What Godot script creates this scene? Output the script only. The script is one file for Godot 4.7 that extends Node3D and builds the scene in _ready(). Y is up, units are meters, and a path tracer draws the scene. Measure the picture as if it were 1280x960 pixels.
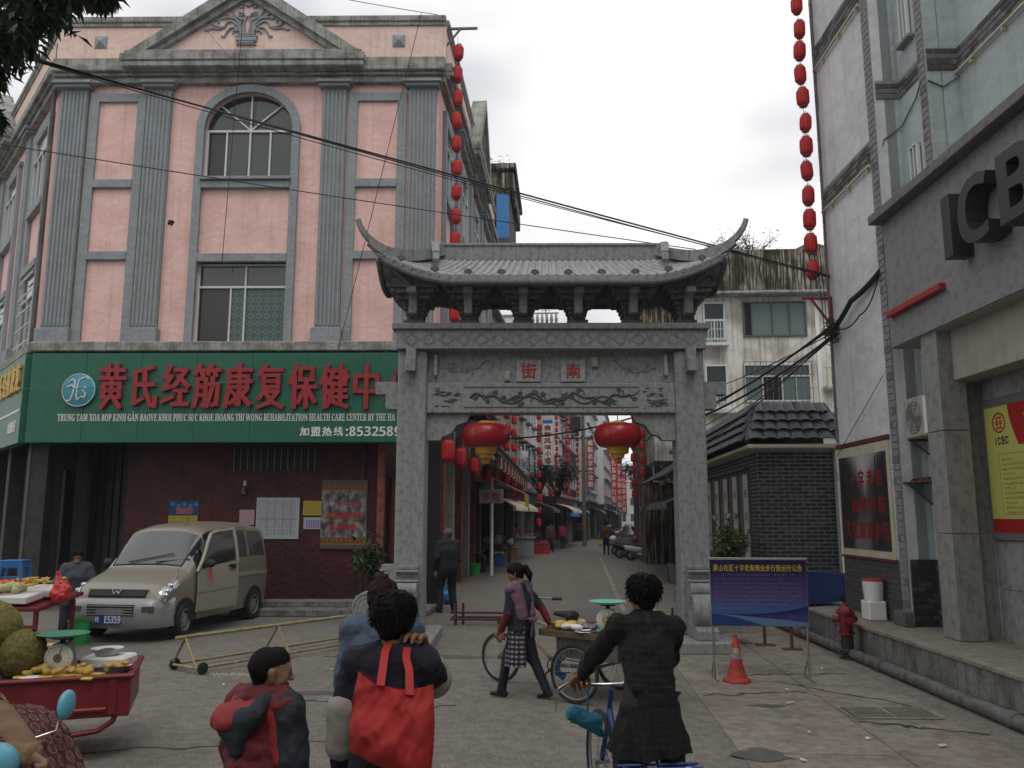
extends Node3D
class B:
	var v:=PackedVector3Array()
	var n:=PackedVector3Array()
	var c:=PackedColorArray()
	var uv:=PackedVector2Array()
	var col:=Color(1,1,1)
	var eps:=0.0
	func t3(a:Vector3,b:Vector3,d:Vector3,na:Vector3,nb:Vector3,nd:Vector3,ua:=Vector2.ZERO,ub:=Vector2.ZERO,ud:=Vector2.ZERO)->void:
		if (b-a).cross(d-a).dot(na+nb+nd)>0.0:
			v.append(a); v.append(d); v.append(b)
			n.append(na); n.append(nd); n.append(nb)
			uv.append(ua); uv.append(ud); uv.append(ub)
		else:
			v.append(a); v.append(b); v.append(d)
			n.append(na); n.append(nb); n.append(nd)
			uv.append(ua); uv.append(ub); uv.append(ud)
		c.append(col); c.append(col); c.append(col)
	func tri(a:Vector3,b:Vector3,d:Vector3,out:=Vector3.ZERO)->void:
		var m:=(b-a).cross(d-a).normalized()
		if out != Vector3.ZERO and m.dot(out)<0.0:
			m=-m
		t3(a,b,d,m,m,m)
	func quad(a:Vector3,b:Vector3,d:Vector3,e:Vector3,out:=Vector3.ZERO)->void:
		var m:=(d-a).cross(e-b).normalized()
		if out != Vector3.ZERO and m.dot(out)<0.0:
			m=-m
		t3(a,b,d,m,m,m,Vector2(0,1),Vector2(1,1),Vector2(1,0))
		t3(a,d,e,m,m,m,Vector2(0,1),Vector2(1,0),Vector2(0,0))
	func box(at:Vector3,size:Vector3,bas:=Basis.IDENTITY,bev:=0.0)->B:
		var s:=size*0.5
		if bev<=0.0:
			for ax in 3:
				for sg in [-1.0,1.0]:
					var p:=[]
					for k in [[-1,-1],[1,-1],[1,1],[-1,1]]:
						var q:=Vector3.ZERO
						q[ax]=sg*s[ax]
						q[(ax+1) % 3]=k[0]*s[(ax+1) % 3]
						q[(ax+2) % 3]=k[1]*s[(ax+2) % 3]
						p.append(at+bas*q)
					var o:=Vector3.ZERO
					o[ax]=sg
					quad(p[0],p[1],p[2],p[3],bas*o)
			return self
		bev=minf(bev,minf(s.x,minf(s.y,s.z))*0.9)
		for ax in 3:
			for sg in [-1.0,1.0]:
				var p:=[]
				for k in [[-1,-1],[1,-1],[1,1],[-1,1]]:
					var sv:=Vector3.ZERO
					sv[ax]=sg
					sv[(ax+1) % 3]=k[0]
					sv[(ax+2) % 3]=k[1]
					p.append(at+bas*_bc(s,sv,ax,bev))
				var o:=Vector3.ZERO
				o[ax]=sg
				quad(p[0],p[1],p[2],p[3],bas*o)
			var a1:=(ax+1) % 3
			var a2:=(ax+2) % 3
			for s1 in [-1.0,1.0]:
				for s2 in [-1.0,1.0]:
					var m0:=Vector3.ZERO
					var m1:=Vector3.ZERO
					m0[ax]=-1; m1[ax]=1
					m0[a1]=s1; m1[a1]=s1
					m0[a2]=s2; m1[a2]=s2
					var o2:=Vector3.ZERO
					o2[a1]=s1; o2[a2]=s2
					quad(at+bas*_bc(s,m0,a1,bev),at+bas*_bc(s,m1,a1,bev),at+bas*_bc(s,m1,a2,bev),at+bas*_bc(s,m0,a2,bev),bas*o2)
		for i in 8:
			var sv:=Vector3(1 if i & 1 else -1,1 if i & 2 else -1,1 if i & 4 else -1)
			tri(at+bas*_bc(s,sv,0,bev),at+bas*_bc(s,sv,1,bev),at+bas*_bc(s,sv,2,bev),bas*sv)
		return self
	func _bc(s:Vector3,sg:Vector3,face:int,bev:float)->Vector3:
		var q:=Vector3.ZERO
		for k in 3:
			q[k]=sg[k]*(s[k] if k==face else s[k]-bev)
		return q
	func tube(path:Array,r,sides:=8,caps:=true)->B:
		var m:=path.size()
		var rings:=[]
		var norms:=[]
		var up:=Vector3.UP
		var d0:Vector3=(path[1]-path[0]).normalized()
		if absf(d0.dot(up))>0.95:
			up=Vector3.RIGHT
		var x:=d0.cross(up).normalized()
		for i in m:
			var d:Vector3
			if i==0:
				d=d0
			elif i==m-1:
				d=(path[i]-path[i-1]).normalized()
			else:
				d=((path[i]-path[i-1]).normalized()+(path[i+1]-path[i]).normalized()).normalized()
			x=(x-d*x.dot(d)).normalized()
			var y:=d.cross(x)
			var rr:float=r[i] if r is Array else r
			var ring:=[]
			var nn:=[]
			for k in sides:
				var a:=TAU*k/sides
				var o:=x*cos(a)+y*sin(a)
				ring.append(path[i]+o*rr)
				nn.append(o)
			rings.append(ring)
			norms.append(nn)
		for i in m-1:
			for k in sides:
				var k2:=(k+1) % sides
				t3(rings[i][k],rings[i][k2],rings[i+1][k2],norms[i][k],norms[i][k2],norms[i+1][k2])
				t3(rings[i][k],rings[i+1][k2],rings[i+1][k],norms[i][k],norms[i+1][k2],norms[i+1][k])
		if caps:
			for k in range(1,sides-1):
				tri(rings[0][0],rings[0][k],rings[0][k+1],-d0)
				tri(rings[m-1][0],rings[m-1][k],rings[m-1][k+1],path[m-1]-path[m-2])
		return self
	func lathe(prof:Array,sides:=16,xf:=Transform3D.IDENTITY,lobes:=0,lobe:=0.0)->B:
		var m:=prof.size()
		for i in m-1:
			var a:Vector2=prof[i]
			var b:Vector2=prof[i+1]
			var t:=(b-a).normalized()
			var fn:=Vector2(t.y,-t.x)
			var na:=fn
			var nb:=fn
			if i>0:
				var t0:Vector2=(a-prof[i-1]).normalized()
				if t0.dot(t)>0.6:
					na=(fn+Vector2(t0.y,-t0.x)).normalized()
			if i<m-2:
				var t1:Vector2=(prof[i+2]-b).normalized()
				if t1.dot(t)>0.6:
					nb=(fn+Vector2(t1.y,-t1.x)).normalized()
			for k in sides:
				var a0:=TAU*k/sides
				var a1:=TAU*(k+1)/sides
				var l0:=1.0
				var l1:=1.0
				if lobes>0:
					l0=1.0-lobe*absf(cos(a0*lobes*0.5))
					l1=1.0-lobe*absf(cos(a1*lobes*0.5))
				var p:=[_lp(a,a0,l0),_lp(a,a1,l1),_lp(b,a1,l1),_lp(b,a0,l0)]
				var q:=[_ln(na,a0),_ln(na,a1),_ln(nb,a1),_ln(nb,a0)]
				for j in 4:
					p[j]=xf*(p[j] as Vector3)
					q[j]=(xf.basis*(q[j] as Vector3)).normalized()
				if a.x>1e-5:
					t3(p[0],p[1],p[2],q[0],q[1],q[2])
				if b.x>1e-5:
					t3(p[0],p[2],p[3],q[0],q[2],q[3])
		return self
	func _lp(a:Vector2,an:float,l:float)->Vector3:
		return Vector3(cos(an)*a.x*l,a.y,sin(an)*a.x*l)
	func _ln(a:Vector2,an:float)->Vector3:
		return Vector3(cos(an)*a.x,a.y,sin(an)*a.x)
	func ball(at:Vector3,rad:Vector3,bas:=Basis.IDENTITY,seg:=12,rings:=8)->B:
		var pts:=[]
		for i in rings+1:
			var th:=PI*i/rings
			var row:=[]
			for k in seg+1:
				var ph:=TAU*k/seg
				row.append(Vector3(sin(th)*cos(ph),cos(th),sin(th)*sin(ph)))
			pts.append(row)
		for i in rings:
			for k in seg:
				var q:=[pts[i][k],pts[i][k+1],pts[i+1][k+1],pts[i+1][k]]
				var p:=[]
				var m:=[]
				for e in q:
					p.append(at+bas*(e*rad))
					m.append((bas*(e/rad)).normalized())
				if i>0:
					t3(p[0],p[1],p[2],m[0],m[1],m[2])
				if i<rings-1:
					t3(p[0],p[2],p[3],m[0],m[2],m[3])
		return self
	func prism(poly:PackedVector2Array,z0:float,z1:float,xf:=Transform3D.IDENTITY)->B:
		var ids:=Geometry2D.triangulate_polygon(poly)
		for i in range(0,ids.size(),3):
			for z in [z0,z1]:
				tri(xf*Vector3(poly[ids[i]].x,poly[ids[i]].y,z),xf*Vector3(poly[ids[i+1]].x,poly[ids[i+1]].y,z),xf*Vector3(poly[ids[i+2]].x,poly[ids[i+2]].y,z),xf.basis.z*(z-(z0+z1)*0.5))
		var area:=0.0
		for i in poly.size():
			var a:=poly[i]
			var b:=poly[(i+1) % poly.size()]
			area+=a.cross(b)
		for i in poly.size():
			var a:=poly[i]
			var b:=poly[(i+1) % poly.size()]
			var o:=Vector2(b.y-a.y,a.x-b.x)*signf(area)
			quad(xf*Vector3(a.x,a.y,z0),xf*Vector3(b.x,b.y,z0),xf*Vector3(b.x,b.y,z1),xf*Vector3(a.x,a.y,z1),xf.basis*Vector3(o.x,o.y,0))
		return self
	func sheet(g:Array,flip:=false,thick:=0.0)->B:
		var rows:=g.size()
		var cols:int=g[0].size()
		var nn:=[]
		for i in rows:
			var row:=[]
			for k in cols:
				var du:Vector3=g[i][mini(k+1,cols-1)]-g[i][maxi(k-1,0)]
				var dv:Vector3=g[mini(i+1,rows-1)][k]-g[maxi(i-1,0)][k]
				var m:=du.cross(dv).normalized()
				row.append(-m if flip else m)
			nn.append(row)
		for i in rows-1:
			for k in cols-1:
				var ua:=Vector2(float(k)/(cols-1),float(i)/(rows-1))
				var ub:=Vector2(float(k+1)/(cols-1),float(i+1)/(rows-1))
				t3(g[i][k],g[i][k+1],g[i+1][k+1],nn[i][k],nn[i][k+1],nn[i+1][k+1],ua,Vector2(ub.x,ua.y),ub)
				t3(g[i][k],g[i+1][k+1],g[i+1][k],nn[i][k],nn[i+1][k+1],nn[i+1][k],ua,ub,Vector2(ua.x,ub.y))
				if thick>0.0:
					t3(g[i][k]-nn[i][k]*thick,g[i][k+1]-nn[i][k+1]*thick,g[i+1][k+1]-nn[i+1][k+1]*thick,-nn[i][k],-nn[i][k+1],-nn[i+1][k+1])
					t3(g[i][k]-nn[i][k]*thick,g[i+1][k+1]-nn[i+1][k+1]*thick,g[i+1][k]-nn[i+1][k]*thick,-nn[i][k],-nn[i+1][k+1],-nn[i+1][k])
		if thick>0.0:
			for k in cols-1:
				for i in [0,rows-1]:
					quad(g[i][k],g[i][k+1],g[i][k+1]-nn[i][k+1]*thick,g[i][k]-nn[i][k]*thick,g[i][k]-g[rows-1-i][k])
			for i in rows-1:
				for k in [0,cols-1]:
					quad(g[i][k],g[i+1][k],g[i+1][k]-nn[i+1][k]*thick,g[i][k]-nn[i][k]*thick,g[i][k]-g[i][cols-1-k])
		return self
	func bar(a:Vector3,b:Vector3,w:float,h:float,bev:=0.0)->B:
		var z:=(b-a).normalized()
		var y:=Vector3.UP if absf(z.y)<0.95 else Vector3.FORWARD
		var x:=y.cross(z).normalized()
		y=z.cross(x)
		return box((a+b)*0.5,Vector3(w,h,a.distance_to(b)),Basis(x,y,z),bev)
	func mesh()->ArrayMesh:
		var a:=[]
		a.resize(Mesh.ARRAY_MAX)
		a[Mesh.ARRAY_VERTEX]=v
		a[Mesh.ARRAY_NORMAL]=n
		a[Mesh.ARRAY_COLOR]=c
		a[Mesh.ARRAY_TEX_UV]=uv
		var m:=ArrayMesh.new()
		m.add_surface_from_arrays(Mesh.PRIMITIVE_TRIANGLES,a)
		return m
class F:
	var h:=0.01
	var o:=Vector3.ZERO
	var nx:=0
	var ny:=0
	var nz:=0
	var d:=PackedFloat32Array()
	var id:=PackedByteArray()
	func _init(lo:Vector3,hi:Vector3,cell:float)->void:
		h=cell
		o=lo-Vector3.ONE*cell*3.0
		var s:=(hi-lo)/cell
		nx=int(s.x)+8
		ny=int(s.y)+8
		nz=int(s.z)+8
		d.resize(nx*ny*nz)
		d.fill(9.0)
		id.resize(nx*ny*nz)
	func cap(a:Vector3,b:Vector3,ra:float,rb:float,k:=0.02,ci:=0,sd:=Vector3.ZERO,squash:=1.0)->void:
		var rm:=maxf(ra,rb)+k+h*2.5
		var lo:=(Vector3(minf(a.x,b.x),minf(a.y,b.y),minf(a.z,b.z))-Vector3.ONE*rm-o)/h
		var hi:=(Vector3(maxf(a.x,b.x),maxf(a.y,b.y),maxf(a.z,b.z))+Vector3.ONE*rm-o)/h
		var x0:=clampi(int(lo.x),0,nx-1)
		var x1:=clampi(int(hi.x)+1,0,nx-1)
		var y0:=clampi(int(lo.y),0,ny-1)
		var y1:=clampi(int(hi.y)+1,0,ny-1)
		var z0:=clampi(int(lo.z),0,nz-1)
		var z1:=clampi(int(hi.z)+1,0,nz-1)
		var ab:=b-a
		var l2:=maxf(ab.length_squared(),1e-9)
		var dr:=rb-ra
		var sq:=squash-1.0
		var lim:=k+h*2.5
		for z in range(z0,z1+1):
			for y in range(y0,y1+1):
				var i:=(z*ny+y)*nx+x0
				var p:=o+Vector3(x0,y,z)*h-a
				for x in range(x0,x1+1):
					var t:=clampf(p.dot(ab)/l2,0.0,1.0)
					var f:=p-ab*t
					if sq != 0.0:
						f+=sd*(f.dot(sd)*sq)
					var e:=f.length()-ra-dr*t
					if e<lim:
						var q:=d[i]
						var g:=k-absf(e-q)
						if e<q:
							id[i]=ci
							q=e
						if g>0.0:
							q-=g*g/k*0.25
						d[i]=q
					i+=1
					p.x+=h
	func cut(a:Vector3,out:Vector3)->void:
		for z in nz:
			for y in ny:
				for x in nx:
					var i:=(z*ny+y)*nx+x
					if d[i]<1.0:
						d[i]=maxf(d[i],(o+Vector3(x,y,z)*h-a).dot(out))
	func rough(noise:FastNoiseLite,amp:float)->void:
		var i:=0
		for z in nz:
			for y in ny:
				for x in nx:
					if absf(d[i])<h*3.0+amp:
						var p:=o+Vector3(x,y,z)*h
						d[i]+=noise.get_noise_3dv(p)*amp
					i+=1
	func into(b:B,cols:Array)->B:
		var vi:=PackedInt32Array()
		vi.resize(nx*ny*nz)
		vi.fill(-1)
		var vs:=PackedVector3Array()
		var ns:=PackedVector3Array()
		var cs:=PackedColorArray()
		var sy:=nx
		var sz:=nx*ny
		var off:=[0,1,sy,sy+1,sz,sz+1,sz+sy,sz+sy+1]
		var ed:=[[0,1],[2,3],[4,5],[6,7],[0,2],[1,3],[4,6],[5,7],[0,4],[1,5],[2,6],[3,7]]
		var cp:=[Vector3(0,0,0),Vector3(1,0,0),Vector3(0,1,0),Vector3(1,1,0),Vector3(0,0,1),Vector3(1,0,1),Vector3(0,1,1),Vector3(1,1,1)]
		var lim:=h*2.2
		var dd:=PackedFloat32Array()
		dd.resize(8)
		var cells:=PackedInt32Array()
		for z in nz-1:
			for y in ny-1:
				var i:=(z*ny+y)*nx
				for x in nx-1:
					var q:=d[i]
					if q<lim and q>-lim:
						var neg:=0
						for k in 8:
							dd[k]=d[i+off[k]]
							if dd[k]<0.0:
								neg+=1
						if neg>0 and neg<8:
							var s:=Vector3.ZERO
							var cnt:=0
							for e in ed:
								var a:=dd[e[0]]
								var bb:=dd[e[1]]
								if (a<0.0) != (bb<0.0):
									s+=(cp[e[0]] as Vector3).lerp(cp[e[1]],a/(a-bb))
									cnt+=1
							s /= cnt
							vi[i]=vs.size()
							cells.append(i)
							vs.append(o+(Vector3(x,y,z)+s)*h)
							ns.append(Vector3(dd[1]+dd[3]+dd[5]+dd[7]-dd[0]-dd[2]-dd[4]-dd[6],dd[2]+dd[3]+dd[6]+dd[7]-dd[0]-dd[1]-dd[4]-dd[5],dd[4]+dd[5]+dd[6]+dd[7]-dd[0]-dd[1]-dd[2]-dd[3]).normalized())
							cs.append(cols[id[i+off[0 if absf(dd[0])<absf(dd[7]) else 7]]])
					i+=1
		for i in cells:
			for ax in 3:
				var st:int=[1,sy,sz][ax]
				var u:int=[sy,sz,1][ax]
				var w:int=[sz,1,sy][ax]
				if (d[i]<0.0)==(d[i+st]<0.0) or i-u-w<0:
					continue
				var a:=vi[i]
				var bq:=vi[i-u]
				var cq:=vi[i-u-w]
				var dq:=vi[i-w]
				if bq<0 or cq<0 or dq<0:
					continue
				for t in [[a,bq,cq],[a,cq,dq]]:
					var p0:=vs[t[0]]
					var p1:=vs[t[1]]
					var p2:=vs[t[2]]
					if (p1-p0).cross(p2-p0).dot(ns[t[0]]+ns[t[1]]+ns[t[2]])>0.0:
						t=[t[0],t[2],t[1]]
					for k in 3:
						b.v.append(vs[t[k]])
						b.n.append(ns[t[k]])
						b.c.append(cs[t[k]])
						b.uv.append(Vector2.ZERO)
		return b
var M:={}
var T:={}
var rng:=RandomNumberGenerator.new()
func V(x:float,y:float,z:float)->Vector3:
	return Vector3(x,y,z)
func tag(o:Node,label:String,category:String,group:="")->Node:
	o.set_meta("label",label)
	o.set_meta("category",category)
	if group:
		o.set_meta("group",group)
	return o
func thing(called:String,label:String,category:String,at:=Vector3.ZERO,yaw:=0.0,group:="")->Node3D:
	var o:=Node3D.new()
	o.name=called
	add_child(o,true)
	o.position=at
	o.rotation.y=yaw
	tag(o,label,category,group)
	return o
func part(called:String,b,mat:Material,parent:Node3D,label:="")->MeshInstance3D:
	var o:=MeshInstance3D.new()
	o.name=called
	o.mesh=b.mesh() if b is B else b
	o.material_override=mat
	parent.add_child(o,true)
	if label:
		o.set_meta("label",label)
	return o
func placed(called:String,mesh:Mesh,mat:Material,parent:Node3D,xf:Transform3D)->MeshInstance3D:
	var o:=part(called,mesh,mat,parent)
	o.transform=xf
	return o
func struct(called:String,b,mat:Material)->MeshInstance3D:
	var o:=part(called,b,mat,self)
	o.set_meta("kind","structure")
	return o
func stuff(o:Node)->void:
	o.set_meta("kind","stuff")
func multi(called:String,mesh:Mesh,mat:Material,xs:Array,parent:Node3D,cols:=[])->MultiMeshInstance3D:
	var mm:=MultiMesh.new()
	mm.transform_format=MultiMesh.TRANSFORM_3D
	mm.use_colors=cols.size()>0
	mm.mesh=mesh
	mm.instance_count=xs.size()
	for i in xs.size():
		mm.set_instance_transform(i,xs[i])
		if cols.size()>0:
			mm.set_instance_color(i,cols[i])
	var o:=MultiMeshInstance3D.new()
	o.name=called
	o.multimesh=mm
	o.material_override=mat
	parent.add_child(o,true)
	o.set_meta("kind","stuff")
	return o
func copy(src:Node3D,at:Vector3,yaw:float,label:String)->Node3D:
	var o:Node3D=src.duplicate()
	o.name=src.name
	add_child(o,true)
	o.position=at
	o.rotation.y=yaw
	o.set_meta("label",label)
	return o
func dirbasis(z:Vector3,up:=Vector3.UP)->Basis:
	z=z.normalized()
	if absf(z.dot(up))>0.98:
		up=Vector3.RIGHT
	var x:=up.cross(z).normalized()
	return Basis(x,z.cross(x),z)
func lin(r:float,g:float,b:float)->Color:
	return Color(r,g,b).linear_to_srgb()
func mk(called:String,r:float,g:float,b:float,rough:=0.85,opt:={})->StandardMaterial3D:
	var m:=StandardMaterial3D.new()
	m.resource_name=called
	m.albedo_color=lin(r,g,b)
	m.roughness=rough
	m.metallic=opt.get("metal",0.0)
	m.metallic_specular=opt.get("spec",0.5)
	if opt.has("tex"):
		m.albedo_texture=T[opt.tex]
	if opt.has("nrm"):
		m.normal_enabled=true
		m.normal_texture=T[opt.nrm]
		m.normal_scale=opt.get("ns",0.6)
	if opt.has("s"):
		m.uv1_triplanar=true
		m.uv1_world_triplanar=opt.get("world",true)
		var s=opt.s
		m.uv1_scale=s if s is Vector3 else Vector3.ONE*s
		m.uv1_triplanar_sharpness=4.0
	if opt.get("vcol",false):
		m.vertex_color_use_as_albedo=true
	if opt.has("emit"):
		m.emission_enabled=true
		m.emission=m.albedo_color
		m.emission_energy_multiplier=opt.emit
	if opt.has("alpha"):
		m.transparency=BaseMaterial3D.TRANSPARENCY_ALPHA
		m.albedo_color.a=opt.alpha
	if opt.has("back"):
		m.backlight_enabled=true
		m.backlight=opt.back
	if opt.has("coat"):
		m.clearcoat_enabled=true
		m.clearcoat=opt.coat
		m.clearcoat_roughness=opt.get("coatr",0.1)
	M[called]=m
	return m
func noise(sd:int,freq:float,oct:=4,type:=FastNoiseLite.TYPE_SIMPLEX_SMOOTH)->FastNoiseLite:
	var f:=FastNoiseLite.new()
	f.seed=sd
	f.noise_type=type
	f.frequency=freq
	f.fractal_type=FastNoiseLite.FRACTAL_FBM
	f.fractal_octaves=oct
	return f
func bytes(sd:int,freq:float,oct:int,n:int)->PackedByteArray:
	return noise(sd,freq,oct).get_seamless_image(n,n).get_data()
func layered(called:String,n:int,layers:Array)->void:
	var out:=PackedByteArray()
	out.resize(n*n*3)
	var nl:=layers.size()
	for i in n*n:
		var r:=1.0
		var g:=1.0
		var b:=1.0
		for l in layers:
			var t:=clampf((l[0][i]/255.0-l[1])/(l[2]-l[1]),0.0,1.0)
			var c:Color=l[3]
			r*=1.0+(c.r-1.0)*t
			g*=1.0+(c.g-1.0)*t
			b*=1.0+(c.b-1.0)*t
		out[i*3]=int(clampf(r,0,1)*255.0)
		out[i*3+1]=int(clampf(g,0,1)*255.0)
		out[i*3+2]=int(clampf(b,0,1)*255.0)
	var im:=Image.create_from_data(n,n,false,Image.FORMAT_RGB8,out)
	T[called]=ImageTexture.create_from_image(im)
func streaks(sd:int,n:int,fx:float,fy:float)->PackedByteArray:
	var f:=noise(sd,1.0,4)
	var out:=PackedByteArray()
	out.resize(n*n)
	for y in n:
		for x in n:
			var a:=TAU*x/n
			out[y*n+x]=int(clampf(f.get_noise_3d(cos(a)*fx,sin(a)*fx,absf(2.0*y/n-1.0)*fy)*0.9+0.5,0,1)*255.0)
	return out
func normals(called:String,sd:int,freq:float,oct:int,n:int,strength:float)->void:
	var im:=noise(sd,freq,oct).get_seamless_image(n,n)
	im.bump_map_to_normal_map(strength)
	T[called]=ImageTexture.create_from_image(im)
func make_materials()->void:
	var fine:=bytes(1,0.25,2,256)
	var mid:=bytes(2,0.03,5,256)
	var big:=bytes(3,0.008,5,512)
	var big2:=bytes(4,0.012,5,512)
	var fine5:=bytes(5,0.3,2,512)
	var mid5:=bytes(6,0.04,4,512)
	var st:=streaks(7,512,6.0,1.2)
	var st2:=streaks(8,512,14.0,2.5)
	layered("stone",512,[[fine5,0.1,0.9,Color(0.84,0.845,0.85)],[mid5,0.3,0.9,Color(0.94,0.94,0.935)],[st,0.52,0.95,Color(0.87,0.87,0.86)],[big,0.45,0.85,Color(0.86,0.86,0.85)]])
	layered("plaster",512,[[big,0.35,0.9,Color(0.94,0.93,0.915)],[st,0.52,1.0,Color(0.95,0.945,0.935)],[fine5,0.2,0.9,Color(0.95,0.95,0.95)]])
	layered("grime",512,[[big,0.35,0.9,Color(0.74,0.725,0.69)],[st,0.45,1.0,Color(0.82,0.80,0.76)],[fine5,0.3,0.9,Color(0.9,0.9,0.9)]])
	layered("rotten",512,[[st2,0.40,0.78,Color(0.22,0.21,0.19)],[st,0.35,0.8,Color(0.6,0.54,0.43)],[big,0.4,0.7,Color(0.6,0.57,0.5)],[fine5,0.3,0.9,Color(0.8,0.8,0.8)]])
	layered("fine",256,[[fine,0.15,0.9,Color(0.75,0.75,0.75)],[mid,0.4,0.9,Color(0.88,0.88,0.88)]])
	layered("cloth",256,[[fine,0.1,0.9,Color(0.8,0.8,0.8)]])
	layered("dust",512,[[big2,0.3,0.9,Color(0.86,0.83,0.78)],[fine5,0.2,0.9,Color(0.95,0.95,0.95)]])
	layered("asphalt",512,[[fine5,0.1,0.9,Color(0.72,0.72,0.72)],[mid5,0.3,0.9,Color(0.86,0.855,0.84)],[big,0.3,0.9,Color(0.93,0.925,0.915)]])
	layered("slab",512,[[fine5,0.1,0.9,Color(0.80,0.79,0.775)],[mid5,0.35,0.85,Color(0.87,0.86,0.84)],[big2,0.3,0.9,Color(0.88,0.865,0.84)]])
	layered("fruit",256,[[bytes(11,0.05,4,256),0.4,0.8,Color(0.8,0.68,0.58)],[fine,0.3,0.9,Color(0.82,0.84,0.76)]])
	var im:=Image.create(64,64,false,Image.FORMAT_RGB8)
	for y in 64:
		for x in 64:
			var q:=Vector2(x-31.5,y-31.5).length()
			var v:=0.62+0.30*smoothstep(27.0,23.0,q)-0.22*smoothstep(20.0,10.0,q)+(0.25 if x<3 or y<3 else 0.0)
			im.set_pixel(x,y,Color(v,v,v))
	T["bubbles"]=ImageTexture.create_from_image(im)
	normals("bump",21,0.08,4,256,5.0)
	normals("bump_fine",22,0.25,3,256,4.0)
	normals("bump_big",23,0.02,4,256,8.0)
	mk("asphalt",0.285,0.263,0.23,0.92,{"tex": "asphalt","s":0.27,"nrm": "bump_fine","ns":0.35})
	mk("slab",0.325,0.30,0.265,0.92,{"tex": "slab","s":0.31,"nrm": "bump","ns":0.3})
	mk("ledge_top",0.36,0.33,0.28,0.85,{"tex": "slab","s":0.6,"nrm": "bump","ns":0.2})
	mk("ledge_side",0.24,0.235,0.22,0.9,{"tex": "grime","s":0.5,"nrm": "bump","ns":0.3})
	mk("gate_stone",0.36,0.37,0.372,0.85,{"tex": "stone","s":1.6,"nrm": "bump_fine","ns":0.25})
	mk("gate_stone_dark",0.20,0.205,0.205,0.88,{"tex": "stone","s":1.6,"nrm": "bump_fine","ns":0.3})  # darkened copy of the gate stone, shade under the eaves put into colour
	mk("gate_roof",0.50,0.51,0.51,0.85,{"tex": "stone","s":1.3,"nrm": "bump_fine","ns":0.25})
	mk("gate_carve_shadow",0.11,0.115,0.115,0.9,{"tex": "fine","s":2.0})  # carved lines darker than the stone, their deep shadow put into the colour
	mk("gate_white",0.43,0.435,0.435,0.8,{"tex": "stone","s":2.0})
	mk("pink",0.86,0.57,0.525,0.9,{"tex": "plaster","s":0.23,"nrm": "bump","ns":0.15})
	mk("pink_pale",0.84,0.63,0.55,0.9,{"tex": "plaster","s":0.19,"nrm": "bump","ns":0.15})
	mk("trim",0.29,0.325,0.345,0.8,{"tex": "plaster","s":0.3,"nrm": "bump","ns":0.2})
	mk("trim_old",0.37,0.38,0.36,0.9,{"tex": "grime","s":0.4,"nrm": "bump","ns":0.3})
	mk("trim_edge",0.16,0.165,0.16,0.9,{"tex": "grime","s":0.4})
	mk("frame_white",0.62,0.64,0.64,0.5)
	mk("frame_dark",0.10,0.085,0.075,0.5)
	mk("glass",0.035,0.045,0.05,0.06,{"spec":0.6})
	mk("glass_green",0.13,0.21,0.205,0.25,{"tex": "bubbles","s":5.6})
	mk("glass_brown",0.03,0.026,0.02,0.15)
	mk("curtain",0.17,0.25,0.24,0.8,{"tex": "fine","s":Vector3(6,0.4,6)})
	mk("sign_green",0.010,0.13,0.075,0.45,{"tex": "plaster","s":0.6})
	mk("sign_red",0.31,0.016,0.020,0.5)
	mk("sign_red_side",0.22,0.01,0.012,0.5)
	mk("sign_white",0.68,0.68,0.64,0.6)
	mk("sign_gold",0.55,0.34,0.05,0.5)
	mk("teal",0.05,0.29,0.38,0.5)
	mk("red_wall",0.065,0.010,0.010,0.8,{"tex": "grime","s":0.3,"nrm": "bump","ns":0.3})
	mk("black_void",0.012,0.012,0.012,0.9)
	mk("dark_wood",0.045,0.026,0.019,0.8,{"tex": "grime","s":0.8})
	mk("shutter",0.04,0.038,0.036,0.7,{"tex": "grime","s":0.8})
	mk("white_wall",0.70,0.71,0.73,0.9,{"tex": "plaster","s":0.11,"nrm": "bump","ns":0.15})
	mk("blue_wall",0.45,0.52,0.535,0.9,{"tex": "plaster","s":0.15,"nrm": "bump","ns":0.15})
	mk("bg_white",0.76,0.74,0.70,0.9,{"tex": "grime","s":0.16})
	mk("rotten",0.42,0.40,0.34,0.95,{"tex": "rotten","s":0.18})
	mk("granite",0.36,0.35,0.335,0.7,{"tex": "stone","s":1.1,"nrm": "bump_fine","ns":0.12})
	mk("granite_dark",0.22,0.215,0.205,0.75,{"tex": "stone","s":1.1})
	mk("brick",0.10,0.10,0.10,0.9,{"tex": "fine","s":2.0,"nrm": "bump_fine","ns":0.4})
	mk("brick_black",0.042,0.044,0.046,0.85,{"tex": "fine","s":2.0,"nrm": "bump_fine","ns":0.4})
	mk("brick_brown",0.12,0.105,0.095,0.9,{"tex": "fine","s":2.0,"nrm": "bump_fine","ns":0.4})
	mk("brick_grey",0.22,0.215,0.215,0.9,{"tex": "fine","s":2.0,"nrm": "bump_fine","ns":0.4})
	mk("brick_light",0.34,0.34,0.34,0.9,{"tex": "fine","s":2.0,"nrm": "bump_fine","ns":0.4})
	mk("mortar",0.40,0.40,0.385,0.95,{"tex": "fine","s":1.5})
	mk("mortar_dark",0.17,0.17,0.16,0.95,{"tex": "fine","s":1.5})
	mk("tile_blue",0.06,0.068,0.085,0.45,{"tex": "fine","s":1.3,"nrm": "bump","ns":0.2})
	mk("tile_blue_b",0.047,0.053,0.066,0.5,{"tex": "fine","s":1.3,"nrm": "bump","ns":0.2})
	mk("tile_dark",0.05,0.048,0.046,0.8,{"tex": "fine","s":1.0})
	mk("pole_brown",0.20,0.16,0.11,0.9,{"tex": "grime","s":0.8})
	mk("soffit_grey",0.36,0.345,0.30,0.85,{"tex": "plaster","s":0.5})
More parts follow.
